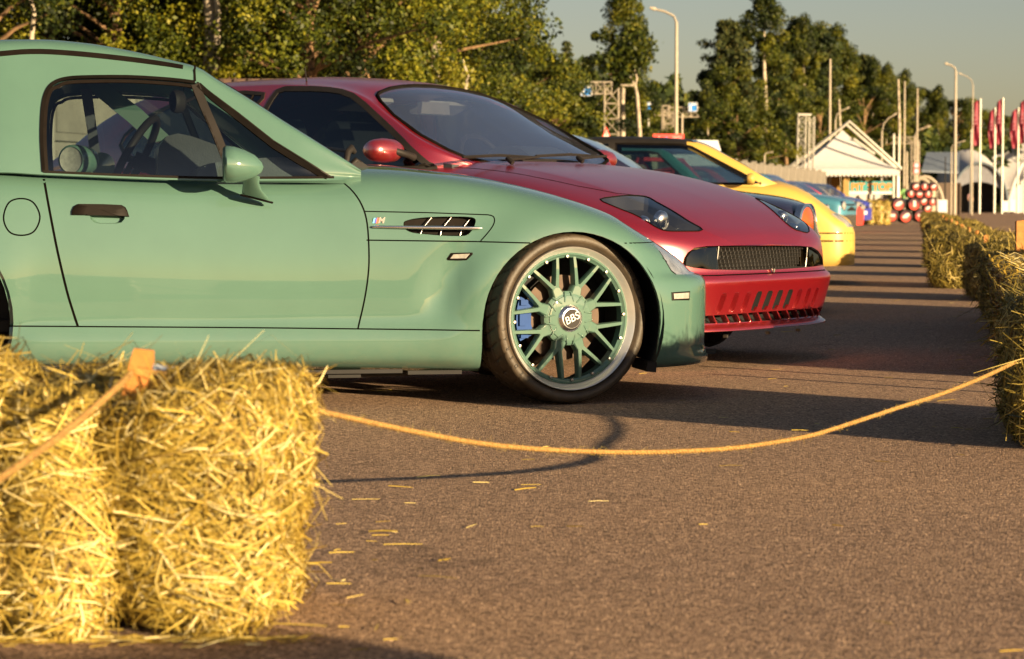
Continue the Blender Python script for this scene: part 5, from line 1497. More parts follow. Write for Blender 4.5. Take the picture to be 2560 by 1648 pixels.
    G = lambda pts, a0, a1: [(lambda p: (p[a0], p[a1]))(lray(gh, RP, *q)) for q in pts]
    wsn = G([(1063, 391), (1012, 362), (967, 333), (915, 271), (888, 238), (881, 224), (885, 218)], 0, 1)
    hd = [(-1.075, y) for y in (-.40, -.2, 0, .2, .40)]
    wsp = [(a, b) for a, b in wsn]
    # mirror the near edge so that both edges agree
    left = [(-.335, -.48), (-.375, -.575), (-.45, -.615), (-.60, -.625), (-.783, -.605), (-.908, -.555), (-.962, -.516), (-.979, -.482)]
    xh = left[-1][0]
    hdr = [(xh - .055 * (1 - (y / abs(left[-1][1])) ** 2), y) for y in np.linspace(left[-1][1], -left[-1][1], 9)[1:-1]]
    poly = left + hdr + [(a, -b * (1.0 + .10 * min(1, max(0, (a - xh) / .1)))) for a, b in left[::-1]] + [(-.318, y) for y in (.45, .2, 0, -.2, -.45)]
    gh.region(poly, 2, 'z', typ=1)
    sw = G([(618, 262), (648, 214), (690, 208), (768, 210), (823, 224), (877, 270), (940, 330), (1000, 385)], 0, 2)
    def fit(pts): return [(a, max(b, zbel(a) + .01)) for a, b in pts]
    x0, x1 = sw[0][0], sw[-1][0]
    swp = fit(sw) + [(x1, zbel(x1) + .01), (-.9, zbel(-.9) + .01), (-1.5, zbel(-1.5) + .01), (-1.66, zbel(-1.66) + .01)]
    qw = [(-1.70, zbel(-1.7) + .012), (-1.63, sw[0][1] + .01), (-1.60, 1.285), (-1.9, 1.29), (-2.2, 1.24), (-2.42, 1.14), (-2.5, 1.04), (-2.3, .95)]
    swp = [(min(a, x1) if a > -1.62 else max(a, -1.62), b) for a, b in swp]
    gh.region(swp, 1, typ=0); gh.region(qw, 6, typ=0)
    gh.region([(-3.15, -.5), (-3.15, .5), (-2.5, .42), (-2.5, -.42)], 5, 'z', typ=1)
    for f in gh.bm.faces:
        if f[gh.lay] == 0: f[gh.lay] = 3
    gh.part('roof', [3], P, root, 0, .02); gh.part('windscreen', [2], M['glassw'], root); gh.part('rear_window', [5], M['glass'], root)
    for sg in (-1, 1):
        gh.part('side_window', [1], M['glasst'], root, sg); gh.part('quarter_window', [6], M['glasst'], root, sg)
        gh.ribbon('window_seal', catmull(swp, 2, True), .030, M['blk'], root, side=sg, closed=True, h=.003)
        gh.ribbon('window_seal', catmull(qw, 2, True), .022, M['blk'], root, side=sg, closed=True, h=.003)
        gh.ribbon('window_trim', [(-1.665, 1.28), (-1.70, .96)], .008, M['brown'], root, side=sg, h=.006)
    sp3 = [gh.hitz(a, b)[0] + Vector((0, 0, .001)) for a, b in poly]; sp3.append(sp3[0])
    MB().tube(sp3, .010, 6, cap=False).build('windscreen_seal', M['rubber'], root, sm=60, fix=False)
    # scuttle and wipers
    base = [(-.318 - .02 * 0, y) for y in np.linspace(-.6, .6, 13)]
    MB().tube([(-.33 - .10 * (abs(y) / .6) ** 2, y, .935 - .025 * (y / .6) ** 2) for y in np.linspace(-.62, .60, 15)], .026, 6).build('scuttle_panel', M['blk'], root)
    for a, b in (((1186, 377), (1110, 386)), ((1350, 374), (1262, 384))):
        p = lray(sh, RP, a[0], a[1] + 9) + Vector((0, 0, .03)); 
        MB().tube([p + Vector((.03, 0, -.02)), p, p + Vector((-.05, .10, .0)), p + Vector((-.06, .34, .015))], [.012, .012, .008, .006], 6).tube([p + Vector((-.075, -.25, .005)), p + Vector((-.085, .05, .018)), p + Vector((-.075, .30, .012))], .007, 5).build('wiper', M['blk'], root, sm=60)
    a = lray(gh, RP, 716, 190); MB().tube([a, a + Vector((-.01, 0, .075))], [.004, .002], 6).build('aerial', M['blk'], root)
    # mirrors
    for sg in (-1, 1):
        mp = Vector((-.62, sg * (.93 if sg < 0 else .86), .985 if sg < 0 else .965)); mb = MB(); prof = [(-.118, .0), (-.115, .018), (-.11, .036), (-.08, .050), (-.02, .058), (.05, .054), (.09, .040), (.115, .018), (.12, .0)]
        vs = []; n_ = 20
        for dx, rr_ in prof:
            for k in range(n_):
                t = 2 * math.pi * k / n_; vs.append((rr_ * 1.15 * math.cos(t) + .04, dx * -sg, rr_ * math.sin(t)))
        mb.add(vs, [(i * n_ + k, i * n_ + (k + 1) % n_, (i + 1) * n_ + (k + 1) % n_, (i + 1) * n_ + k) for i in range(len(prof) - 1) for k in range(n_)])
        mm = mb.build('wing_mirror', P, root, sm=60); mm.location = mp
        MB().tube([(.035, sg * .03, .005), (.09, -sg * .02, -.004), (.10, -sg * .10, -.020), (.095, -sg * .145, -.03)], [.010, .020, .016, .020], 8).build('mirror_arm', M['blk'], mm, sm=60)
    # cabin
    MB().box((-1.5, 0, .32), (2.0, 1.4, .04)).box((-2.5, 0, .6), (.05, 1.3, .5)).build('cabin_floor', M['dark'], root)
    dp = [(-.36, .92), (-.62, .955), (-.80, .94), (-.86, .88), (-.84, .5), (-.4, .5)]
    MB().prism([(x, -.70, z) for x, z in chaikin(dp + [dp[0]], 1)[:-1]], (0, 1.4, 0)).build('dashboard', M['inter'], root, sm=40)
    MB().prism([(x, .18, z + .03) for x, z in chaikin([(-.5, .92), (-.62, 1.0), (-.78, 1.0), (-.84, .9), (-.5, .92)], 1)[:-1]], (0, .36, 0)).build('instrument_binnacle', M['inter'], root, sm=40)
    ring = [(-.95 - .18 * math.sin(t) * .5, .36 + .18 * math.cos(t), .93 + .16 * math.sin(t)) for t in [2 * math.pi * k / 24 for k in range(25)]]
    MB().tube(ring, .014, 6, cap=False).tube([(-.95, .36, .93), (-.8, .36, .90)], .03, 8).build('steering_wheel', M['blk'], root, sm=50)
    for y in (-.36, .36):
        pr = chaikin([(-1.2, .4), (-1.7, .42), (-1.86, 1.0), (-1.84, 1.17), (-1.76, 1.18), (-1.72, 1.02), (-1.58, .55), (-1.2, .52), (-1.2, .4)], 2)[:-1]
        MB().prism([(a, y - .22, b) for a, b in pr], (0, .44, 0)).build('seat', flat('blue_grey_seat', (.10, .13, .15), .6), root, sm=40)
    MB().prism([(-1.0, -.12, 1.19), (-1.0, .12, 1.19), (-1.0, .11, 1.25), (-1.0, -.11, 1.25)], (-.03, 0, 0)).build('inside_mirror', flat('mirror_housing', (.20, .19, .19), .35), root)
    for y in (-.33, .33): MB().box((-1.22, y, 1.235), (.14, .36, .02), M=Matrix.Rotation(R(-20), 3, 'Y')).build('sun_visor', flat('visor_fabric', (.3, .3, .3), .8), root)
    # wheels
    for cx in (0, -2.54):
        for sg in (-1, 1):
            w_ = simple_wheel(root, (cx + (.07 if cx == 0 else 0), sg * .74, .295), R(-18) if cx == 0 else 0, .295, .205, side=sg)
            if cx == 0 and sg == 1:
                o_ = [c for c in w_.children if c.name.startswith('tyre')][0]; bpy.data.objects.remove(o_)
                tyre_mesh('tyre', .295, .215, .295 * .66, M['tyre'], w_, nth=240, blocks=30, detail=True)
build_red()
# ================================================================== the other parked cars
def park_car(name, label, Nx, ND, phi, col, L=3.9, Wd=1.66, H=1.36, belt=.86, hood=.84, nose=.70, ws=1.05, rf=1.75, rr=3.2, tail=None, ov=.75, wb=2.4, wr=.29, n=2.8,
             lamp=('round', .085, .50, .62), roofcol=None, bumper=None, grille=None, wheelm=None, plate=None, tint=.7, drop=.10, wheels=True, slope=.30, hoodcol=None, indicator=None, windows=True, seatc=None):
    """x=0 at the nose, the car extends to -L"""
    P0 = Pose(Nx, ND, phi); root = empty(name, label=label, cat='car', group='cars parked side by side in the row'); P0.apply(root)
    root.location = P0.w(0, 0, 0)
    hw = Wd / 2; tail = tail or belt
    zc = pchip([(-L, tail - .12), (-L + .12, tail), (-rr, belt + .03), (-ws, belt + .05), (-ws * .5, hood + .02), (-.20, nose + .07), (-.06, nose - .0), (-.01, nose - drop)])
    zs = pchip([(-L, tail - .22), (-L + .12, tail - .08), (-rr, belt - .02), (-ws, belt - .01), (-ws * .5, hood - .06), (-.20, nose - .01), (-.06, nose - .06), (-.01, nose - drop - .04)])
    zb = pchip([(-L, .28), (-L + .4, .20), (-.5, .17), (-.01, .18)])
    W = lambda x: hw * (sell(x, -.42, 0, n) if x > -.42 else 1) * (1 - .06 * max(0, (-x - L + .7) / .7) ** 2)
    def half(x):
        b, h_, c_, w = zb(x), zs(x), zc(x), W(x); Hh = h_ - b; C = c_ - h_
        return [(w * .94, b), (w * .99, b + .05), (w, b + .4 * Hh), (w * .99, b + .8 * Hh), (w * .965, b + .95 * Hh), (w * .88, h_ + .3 * C), (w * .62, h_ + .85 * C), (0, c_)]
    sh = Shell(stations(-L, -.42, 26, .1) + nose_st(-.42, 0, n, 14), half, 2, None)
    near = lambda c: abs(c.y) > .3
    axs = (-ov, -ov - wb)
    for cx in axs: sh.region(circle(cx, wr, wr + .045, 22), 90, pred=near)
    for f in sh.bm.faces:
        c = f.calc_center_median()
        if abs(c.y) > .3 and c.z < wr and min(abs(c.x - cx) for cx in axs) < wr + .04: f[sh.lay] = 90
    sh.region([(-rr + .2, -hw + .14), (-rr + .2, hw - .14), (-ws - .1, hw - .12), (-ws - .1, -hw + .12)], 93, 'z', typ=1)
    xd = -ws + .05
    if bumper is not None: sh.cut([(-.40, .47), (.1, .47)])
    for f in sh.bm.faces:
        if f[sh.lay]: continue
        c = f.calc_center_median()
        if c.x > -.38 and c.z < .47: f[sh.lay] = 2
        elif f[sh.typ] == 1 and c.x > -ws and abs(c.y) < hw * .88: f[sh.lay] = 1
        elif c.x > xd: f[sh.lay] = 3
        elif c.x > xd - 1.15: f[sh.lay] = 4
        else: f[sh.lay] = 5
    sh.part('bonnet', [1], hoodcol or col, root); sh.part('front_bumper', [2], bumper or col, root)
    for sg in (-1, 1): sh.part('front_wing', [3], col, root, sg); sh.part('door', [4], col, root, sg)
    sh.part('rear_body', [5], col, root)
    zr = pchip([(-L + .08, belt + .0), (-rr - slope, belt + .55 * (H - belt)), (-rr + .1, H - .05), (-(rf + rr) / 2, H), (-rf, H - .03), (-(rf + ws) / 2, (H + belt) / 2 + .03), (-ws, belt + .03), (-ws + .05, belt + .01)])
    def gh_(x):
        b = belt - .012 if x < -ws + .2 else belt - .012; t = max(zr(x), b + .012); h = t - b; wb_ = hw - .06
        if x > -ws - .2: wb_ -= .25 * ((x + ws + .2) / .25) ** 2 * .6
        if x < -rr: wb_ -= .10 * ((-rr - x) / max(.2, L - rr))
        wt = wb_ - .30 * h
        return [(wb_, b), (wb_ - .05 * h, b + .3 * h), (wb_ - .18 * h, b + .65 * h), (wt, b + .9 * h), (wt - .07, t - .02 * min(1, h / .2)), (wt * .5, t - .004), (0, t)]
    gh = Shell(stations(-L + .08, -ws + .048, 40, .2), gh_, 2, None, side_split=.58)
    if windows:
        top = H - .09
        fx = -ws - .16; rx = -rf - .02
        bl = belt + .015
        sw = [(-ws - .13, bl), (rx + .02, top - .02), (rx - .08, top), (-(rf + rr) / 2 + .02, top + .01), (-(rf + rr) / 2 + .02, bl)]
        qw = [(-(rf + rr) / 2 - .05, bl), (-(rf + rr) / 2 - .05, top + .01), (-rr + .12, top - .02), (-rr - slope * .6, belt + .45 * (top - belt)), (-rr - slope * .9, bl)]
        gh.region(sw, 1, typ=0); gh.region(qw, 6, typ=0)
        yb = hw - .06 - .18; yt = hw - .06 - .30 * (H - belt) - .05
        gh.region([(-rf + .02, -yt), (-rf - .01, -yt * .5), (-rf - .02, 0), (-rf - .01, yt * .5), (-rf + .02, yt), (-ws - .06, yb + .03), (-ws + .02, yb * .6), (-ws + .03, 0), (-ws + .02, -yb * .6), (-ws - .06, -yb - .03)], 2, 'z', typ=1)
        gh.region([(-L + .12, -yt), (-L + .12, yt), (-rr - .05, yt - .02), (-rr - .05, -yt + .02)], 5, 'z', typ=1)
    for f in gh.bm.faces:
        if f[gh.lay] == 0: f[gh.lay] = 3 if (f.calc_center_median().x < -rf + .04 and (f[gh.typ] == 1 or (roofcol and f.calc_center_median().z > H - .20 and f.calc_center_median().x < -rf - .02))) else 4
    gh.part('roof', [3], roofcol or col, root, 0, .015); gh.part('pillars', [4], col, root, 0, .015)
    if windows:
        gh.part('windscreen', [2], M['glassw'], root); gh.part('rear_window', [5], M['glass'], root)
        for sg in (-1, 1):
            gh.part('side_window', [1], M['glass'], root, sg); gh.part('quarter_window', [6], M['glass'], root, sg)
            gh.ribbon('window_seal', sw, .022, M['rubber'], root, side=sg, closed=True, h=.002, step=.1)
    MB().box((-L / 2, 0, .22), (L * .8, Wd * .86, .05)).box((-(ws + rr) / 2, 0, .45), (rr - ws, Wd * .8, .04)).box((-ws - .12, 0, belt - .06), (.30, Wd * .82, .13)).build('cabin_floor', M['inter'], root)
    for y in (-.34, .34):
        MB().prism([(a, y - .2, b) for a, b in chaikin([(-rf + .1, .4), (-rf - .35, .4), (-rf - .5, belt + .18), (-rf - .42, belt + .2), (-rf - .25, .6), (-rf + .1, .52), (-rf + .1, .4)], 1)[:-1]], (0, .4, 0)).build('seat', seatc or M['seatm'], root, sm=40)
    k, r_, ly, lz = lamp
    for sg in (-1, 1):
        if k == 'round':
            q, nn = sh.hitx(sg * ly, lz)
            o = MB().lathe([(r_ * 1.15, -.03), (r_ * 1.15, .012), (r_ * .98, .018)], 24, axis='x').lathe([(r_ * .98, .012), (r_ * .7, .026), (0, .036)], 24, axis='x').build('headlight', M['chrome'], root, sm=50)
            o.location = q; a = math.atan2(nn.y, nn.x); o.rotation_euler = (0, 0, a * .8)
            MB().lathe([(r_ * .95, .016), (r_ * .6, .032), (0, .040)], 24, axis='x').build('headlight_lens', M['amber'] if label.startswith('low dark') else M['lens'], o, sm=50)  # amber here paints the orange reflection in the navy car's headlamps
        else:
            w2, h2 = r_
            sh.patch('headlight', [(sg * (ly - w2), lz - h2), (sg * (ly + w2), lz - h2), (sg * (ly + w2), lz + h2), (sg * (ly - w2), lz + h2)], M['lens'], root, .002, .012, axis='x')
        if indicator:
            iy, iz, iw, ih = indicator; sh.patch('indicator', [(sg * (iy - iw), iz - ih), (sg * (iy + iw), iz - ih), (sg * (iy + iw), iz + ih), (sg * (iy - iw), iz + ih)], M['amber'], root, .002, .008, axis='x')
        mp = (-ws - .22, sg * (hw + .06), belt + .06)
        mm = MB().lathe([(0, -.05), (.05, -.045), (.065, 0), (.05, .03), (0, .05)], 14, axis='x').build('wing_mirror', col, root, sm=50); mm.location = mp; mm.scale = (.8, 1.3, .8)
        MB().tube([(0, 0, -.02), (.03, -sg * .09, -.05)], .015, 6).build('mirror_arm', M['blk'], mm)
        if wheels:
            for cx in axs: simple_wheel(root, (cx, sg * (hw - .11), wr), 0, wr, .19, rimm=wheelm, side=sg)
    for cx in axs:
        for sd in (-1, 1):
            vs = [(cx + (wr + .05) * math.cos(R(a)), y, wr + (wr + .05) * math.sin(R(a))) for a in range(-15, 196, 14) for y in (sd * (hw - .02), sd * .45)]
            mk('wheel_arch_liner', vs, [(2 * i, 2 * i + 1, 2 * i + 3, 2 * i + 2) for i in range(len(vs) // 2 - 1)] + [tuple(range(1, len(vs), 2))], M['dark'], root)
    if grille: sh.patch('grille', [(-grille[0], grille[1]), (grille[0], grille[1]), (grille[0], grille[2]), (-grille[0], grille[2])], M['blk'], root, .001, .006, axis='x')
    if plate:
        sh.patch('number_plate', [(plate[0] - .26, plate[1] - .056), (plate[0] + .26, plate[1] - .056), (plate[0] + .26, plate[1] + .056), (plate[0] - .26, plate[1] + .056)], M['white'], root, .006, .006, axis='x')
    return root, sh, gh, P0
def pc(c, metal=0., coat=1., rough=.45, nm='body_paint'): return paint(nm, c, rough=rough, coat=coat, metal=metal, dirtamt=.15)
yel = pc((.50, .33, .075), coat=.2, nm='yellow_paint'); navy = pc((.012, .012, .035), nm='navy_paint'); dteal = pc((.02, .09, .10), nm='dark_teal_paint')
red2 = pc((.50, .025, .02), nm='bright_red_paint'); whi = pc((.36, .36, .35), nm='off_white_paint'); lblue = pc((.06, .22, .32), nm='light_blue_paint'); blue = pc((.035, .04, .30), nm='deep_blue_paint')
beige = pc((.38, .32, .27), nm='cream_paint'); redm = pc((.75, .05, .04), coat=0, nm='matt_red_paint')
X = Xat
redseat = flat('red_fabric', (.55, .03, .05), .8)
c3 = park_car('coupe', 'low dark navy coupe with big round headlamps, mostly hidden behind the red coupe', 2.12, 16.6, 8, navy, L=4.0, Wd=1.68, H=1.24, belt=.84, hood=.80, nose=.70, ws=1.05, rf=1.68, rr=2.5, ov=.80, wb=2.3, n=2.6, lamp=('round', .12, .62, .60), grille=None, slope=.6, drop=.18)
c4 = park_car('coupe', 'yellow coupe with a black roof and open side windows, third car beyond the green one', 3.17, 22.5, 4.5, yel, L=4.0, Wd=1.68, H=1.36, belt=.90, hood=.79, nose=.60, ws=.74, rf=1.50, rr=2.9, ov=.78, wb=2.4, n=4.0, lamp=('rect', (.07, .06), .66, .58), roofcol=M['blk'], drop=.10, slope=.45, bumper=yel)
for sg in (-1, 1): c4[1].ribbon('bumper_gap', [(a, .47) for a in np.linspace(-.6, -.04, 12)], .012, M['rubber'], c4[0], side=sg)
c4[1].ribbon('bumper_gap', [(a, .40) for a in np.linspace(-.42, -.03, 12)], .014, M['rubber'], c4[0])
c5 = park_car('hatchback', 'dark teal hatchback with red roll cage inside, seen through the yellow car', 3.38, 27.5, 31, dteal, L=3.8, Wd=1.64, H=1.42, belt=.92, hood=.88, nose=.72, ws=.98, rf=1.62, rr=3.2, seatc=redseat)
MB().tube([(-1.2, -.6, .5), (-1.9, -.55, 1.25), (-1.9, .55, 1.25), (-1.2, .6, .5)], .03, 8).tube([(-1.9, -.55, 1.25), (-2.6, -.5, .6)], .03, 8).tube([(-1.3, -.62, .85), (-2.6, -.62, .80)], .03, 8).build('roll_cage', redseat, c5[0], sm=50)
MB().lathe([(0, 0), (.11, 0), (.11, -.004), (0, -.004)], 24, c=(-2.0, -.74, 1.02)).build('round_sticker', M['white'], c5[0])
c6 = park_car('saloon', 'bright red car with dark windows beyond the yellow one', 5.2, 41.5, 33, red2, L=4.0, H=1.40, belt=.94, hood=.84, nose=.66, ws=1.15, rf=1.80, rr=3.0)
c7 = park_car('saloon', 'silvery white car between the red saloon and the light blue one', 6.15, 48.5, 33, whi, L=4.1, H=1.38, belt=.92, hood=.84, nose=.68, ws=1.2, rf=1.9, rr=3.1)
c8 = park_car('saloon', 'light blue classic saloon with round headlamps', X(2128, 56), 56, 22, lblue, L=4.2, Wd=1.6, H=1.44, belt=.98, hood=.92, nose=.78, ws=1.42, rf=1.95, rr=2.9, lamp=('round', .10, .60, .68), n=5, grille=(.42, .56, .72), bumper=M['chrome'])
c9 = park_car('coupe', 'red car with a matt red front spoiler just behind the light blue saloon', X(2143, 62), 62, 30, redm, L=4.0, H=1.34, belt=.90, hood=.82, nose=.62, ws=1.2, rf=1.85, rr=3.0)
c10 = park_car('saloon', 'cream coloured car between the red spoiler car and the blue one', X(2142, 70), 70, 34, beige, L=4.0, H=1.40, belt=.92, hood=.86, nose=.74, ws=1.15, rf=1.8, rr=3.0, lamp=('round', .09, .55, .62))
c11 = park_car('hatchback', 'deep blue car with a white number plate at the far end of the row', X(2156, 80), 80, 40, blue, L=4.0, Wd=1.7, H=1.42, belt=.95, hood=.90, nose=.76, ws=1.1, rf=1.75, rr=3.2, lamp=('round', .09, .52, .66), plate=(0, .42), n=3.5, grille=(.35, .56, .66))
# ================================================================== the fairground behind
M['tent'] = flat('tent_canvas', (.46, .45, .45), .7, var=.04)
M['alu'] = flat('aluminium_tube', (.50, .48, .43), .45, metal=.3, var=.06)
M['galv'] = flat('galvanised_post', (.36, .31, .24), .6, var=.08)
M['yb'] = flat('ochre_lining', (.26, .14, .025), .8, var=.1)
def pavilion():
    D = 118.; k = FPX / D
    xl, xr = X(1980, D), X(2248, D); w = xr - xl; cx = (xl + xr) / 2; d = w
    root = empty('pavilion', (cx, D, 0), 0, label='white pagoda tent with a scalloped valance and an outer frame roof', cat='tent')
    ez = Zat(424, D); pz = Zat(322, D); vz = Zat(436, D); px_ = X(2122, D) - cx
    # concave pagoda roof
    n = 12; vs = []; 
    for j in range(n + 1):
        t = j / n; s = 1 - t; zz = ez + (pz - ez) * (t ** 1.35); s = (1 - t) ** 1.0
        for a, b in ((-1, -1), (1, -1), (1, 1), (-1, 1)): vs.append((px_ * t + a * w / 2 * s, d / 2 + b * d / 2 * s, zz))
    fs = [(4 * j + i, 4 * j + (i + 1) % 4, 4 * (j + 1) + (i + 1) % 4, 4 * (j + 1) + i) for j in range(n) for i in range(4)]
    mk('canvas_roof', vs, fs, flat('tent_roof_canvas', (.54, .53, .54), .7, var=.06), root)
    mb = MB(); ns = 26
    for (ax, ay, bx, by) in ((-w / 2, 0, w / 2, 0), (w / 2, 0, w / 2, d), (w / 2, d, -w / 2, d), (-w / 2, d, -w / 2, 0)):
        vs = []; m_ = ns * 6
        for i in range(m_ + 1):
            t = i / m_; x_, y_ = ax + (bx - ax) * t, ay + (by - ay) * t
            vs += [(x_, y_ - .01, ez + .02), (x_, y_ - .01, vz - .12 * abs(math.sin(math.pi * t * ns)))]
        mb.add(vs, [(2 * i, 2 * i + 1, 2 * i + 3, 2 * i + 2) for i in range(m_)])
    mb.build('scalloped_valance', M['tent'], root)
    for a, b in ((-w / 2 + .1, .1), (w / 2 - .1, .1), (-w / 2 + .1, d - .1), (w / 2 - .1, d - .1)):
        MB().tube([(a, b, 0), (a, b, ez)], .07, 8).build('corner_pole', M['alu'], root)
    def tz(px, py, y=0.): return (X(px, D) - cx, y, Zat(py, D))
    for y in (-.1, 1.2):
        MB().tube([tz(1976, 420, y), tz(2120, 305 + (4 if y > 0 else 0), y), tz(2250, 422, y)], .075, 8).tube([tz(1976, 420, y), tz(1980, 432, y)], .06, 6).build('frame_arch', M['alu'], root)
    MB().tube([tz(2120, 305, -.1), tz(2120, 309, 1.2)], .06, 6).tube([tz(1976, 420, -.1), tz(1978, 420, 1.2)], .06, 6).tube([tz(2250, 422, -.1), tz(2250, 422, 1.2)], .06, 6).build('frame_purlin', M['alu'], root)
    MB().tube([tz(2146, 345, 2.), tz(2200, 384, 2.)], .06, 6).build('frame_purlin', M['alu'], root)
    # back lining, inner walls and the low fence
    MB().box((-w * .20, d - .05, ez / 2), (w * .56, .04, ez)).build('back_wall', M['yb'], root)
    MB().box((w * .02, .9, ez / 2), (.28, .3, ez)).build('wall_pillar', flat('tan_pillar', (.34, .22, .07), .8), root)
    MB().box((0, d * .5, ez - .25), (w * .97, d * .9, .04)).build('ceiling_lining', M['yb'], root)
    MB().box((w * .33, d - .1, ez * .38), (w * .34, .05, ez * .76)).build('white_side_wall', M['tent'], root)
    return root
pavilion()
D = 117.3
bx0, bx1 = X(2134, D), X(2245, D); bz0, bz1 = Zat(486, D), Zat(453, D)
bn = empty('banner', ((bx0 + bx1) / 2, D + 2, 0), 0, label='turquoise banner with orange lettering hanging under the pavilion', cat='banner')
MB().box((0, 0, (bz0 + bz1) / 2), (bx1 - bx0, .03, bz1 - bz0)).build('banner_sheet', flat('turquoise_print', (.03, .26, .27), .6), bn)
MB().box((0, -.018, bz0 + .08), (bx1 - bx0, .01, .14)).build('banner_stripe', M['white'], bn)
text_mesh('lettering', 'PIT STOP', .50, flat('orange_print', (.60, .20, .01), .6), bn, Matrix.Translation((.05, -.03, (bz0 + bz1) / 2 + .03)) @ Matrix.Rotation(R(90), 4, 'X'), bold=True)
# low timber counter behind the blue car
pf = empty('counter', (X(2170, 119), 119.5, 0), 0, label='pale boarded counter under the turquoise banner', cat='counter')
for i in range(12): 
    o = MB().box((0, 0, .42), (.24, .04, .82)).build('board', M['tent'], pf) if i == 0 else o.copy()
    if i: COL.objects.link(o)
    o.parent = pf; o.location = (-1.4 + .25 * i, 0, 0)
# truss tower
def lattice(root, p0, p1, w, r, m, nseg, name='lattice'):
    """square lattice mast between two points (local)"""
    p0, p1 = Vector(p0), Vector(p1); t = (p1 - p0).normalized(); a = t.cross(Vector((0, 1, 0))); 
    if a.length < .1: a = t.cross(Vector((1, 0, 0)))
    a.normalize(); b = t.cross(a)
    c = [a * w / 2 + b * w / 2, a * w / 2 - b * w / 2, -a * w / 2 - b * w / 2, -a * w / 2 + b * w / 2]
    mb = MB()
    for q in c: mb.tube([p0 + q, p1 + q], r, 5)
    mb.build('chord', m, root, fix=False); mb = MB()
    for i in range(nseg):
        u, v = p0.lerp(p1, i / nseg), p0.lerp(p1, (i + 1) / nseg)
        for k in range(4):
            q, s_ = c[k], c[(k + 1) % 4]
            if i % 2: q, s_ = s_, q
            mb.tube([u + q, v + s_], r * .6, 4); mb.tube([u + q, u + s_], r * .6, 4)
    mb.build('lattice_brace', m, root, fix=False)
D = 112.
tt = empty('truss_tower', (X(2008, D), D, 0), 0, label='silver truss tower standing left of the white pavilion', cat='truss tower')
lattice(tt, (-.22, 0, 0), (-.10, 0, Zat(285, D)), .36, .028, M['alu'], 12); lattice(tt, (.30, 0, 0), (.34, 0, Zat(292, D)), .24, .025, M['alu'], 14)
MB().box((0.02, 0, Zat(288, D)), (.6, .4, .08)).build('tower_head', M['alu'], tt)
# grey roofed building
D = 150.
gb = empty('building', (X(2362, D), D, 0), 0, label='low building with a blue grey metal roof behind the flags', cat='building')
def bp3(px, py, y): return (X(px, D) - X(2362, D), y, Zat(py, D))
a, b, c, d_ = bp3(2302, 426, 0), bp3(2395, 430, 0), bp3(2422, 378, 3.5), bp3(2338, 378, 3.5)
mk('roof', [a, b, c, d_] + [(p[0], p[1], p[2] - .12) for p in (a, b, c, d_)], [(0, 1, 2, 3), (7, 6, 5, 4), (0, 4, 5, 1), (1, 5, 6, 2), (2, 6, 7, 3), (3, 7, 4, 0)], flat('grey_metal_roof', (.14, .17, .22), .45), gb)
MB().box((0, 2, 1.0), (2.2, 2.6, 2.0)).build('wall', flat('brown_timber', (.10, .07, .05), .8), gb)
# arched tents at the right
def arch_tent(px0, px1, pyt, D, depth, label, rot=0.):
    cx = X((px0 + px1) / 2, D); w = (px1 - px0) / FPX * D; h = Zat(pyt, D)
    r = empty('arched_tent', (cx, D, 0), rot, label=label, cat='tent')
    n = 20; vs = []; 
    for y, s in ((0, 1.), (depth * .25, .97), (depth * .6, 1.15), (depth, 1.3)):
        for i in range(n + 1):
            t = math.pi * i / n; vs.append((-w / 2 * math.cos(t) * s, y, h * math.sin(t) ** .8 * s if 0 < i < n else 0))
    fs = [((n + 1) * j + i, (n + 1) * j + i + 1, (n + 1) * (j + 1) + i + 1, (n + 1) * (j + 1) + i) for j in range(3) for i in range(n)]
    mk('canopy', vs, fs, M['tent'], r, sm=60)
    MB().tube([(-w / 2 * math.cos(math.pi * i / n), -.02, h * math.sin(math.pi * i / n) ** .8 if 0 < i < n else 0) for i in range(n + 1)], .10, 8, cap=False).build('rim_arch', flat('grey_frame', (.10, .13, .16), .6), r, sm=60)
    # hanging front flap above the dark entrance
    fl = []; 
    for i in range(n + 1):
        t = math.pi * i / n; fl += [(-w / 2 * .96 * math.cos(t), .25, h * .96 * math.sin(t) ** .8 if 0 < i < n else .3 * h), (-w / 2 * .90 * math.cos(t), .30, .30 * h + .32 * h * math.sin(t))]
    mk('front_flap', fl, [(2 * i, 2 * i + 1, 2 * i + 3, 2 * i + 2) for i in range(n)], flat('shaded_flap', (.16, .165, .19), .7), r, sm=60)  # canvas colour darkened for the shade under the arch
    MB().box((0, depth * .8, h * .3), (w * .9, .1, h * .62)).build('dark_interior', M['dark'], r)
    MB().tube([(0, .2, 0), (0, .2, h * .6)], .03, 6).build('entrance_pole', M['alu'], r)
    return r
arch_tent(2376, 2518, 408, 186., 5, 'grey arched tent with a dark entrance, left of the big white tent')
# big white tent: saddle ridge rising to the right
D = 188.
bt = empty('marquee', (X(2560, D), D, 0), 0, label='large white marquee with curved ridges at the right edge', cat='tent')
def q3(px, py, y): return (X(px, D) - X(2560, D), y, Zat(py, D))
ridge = [(2455, 412), (2480, 400), (2510, 385), (2545, 370), (2590, 352), (2650, 335), (2720, 330)]
low = [(2482, 430), (2500, 455), (2520, 474), (2545, 462), (2570, 440), (2620, 420), (2720, 410)]
ca = catmull([q3(*p, 3.0) for p in ridge], 4); cb = catmull([q3(*p, 0.5) for p in low], 4); nn = len(ca); vs = []
for j in range(7):
    t = j / 6
    for u, v in zip(ca, cb): 
        w_ = Vector(u).lerp(Vector(v), t); w_.z -= .5 * math.sin(math.pi * t); vs.append(w_)
mk('saddle_roof', vs, [(nn * j + i, nn * j + i + 1, nn * (j + 1) + i + 1, nn * (j + 1) + i) for j in range(6) for i in range(nn - 1)], M['tent'], bt, sm=60)
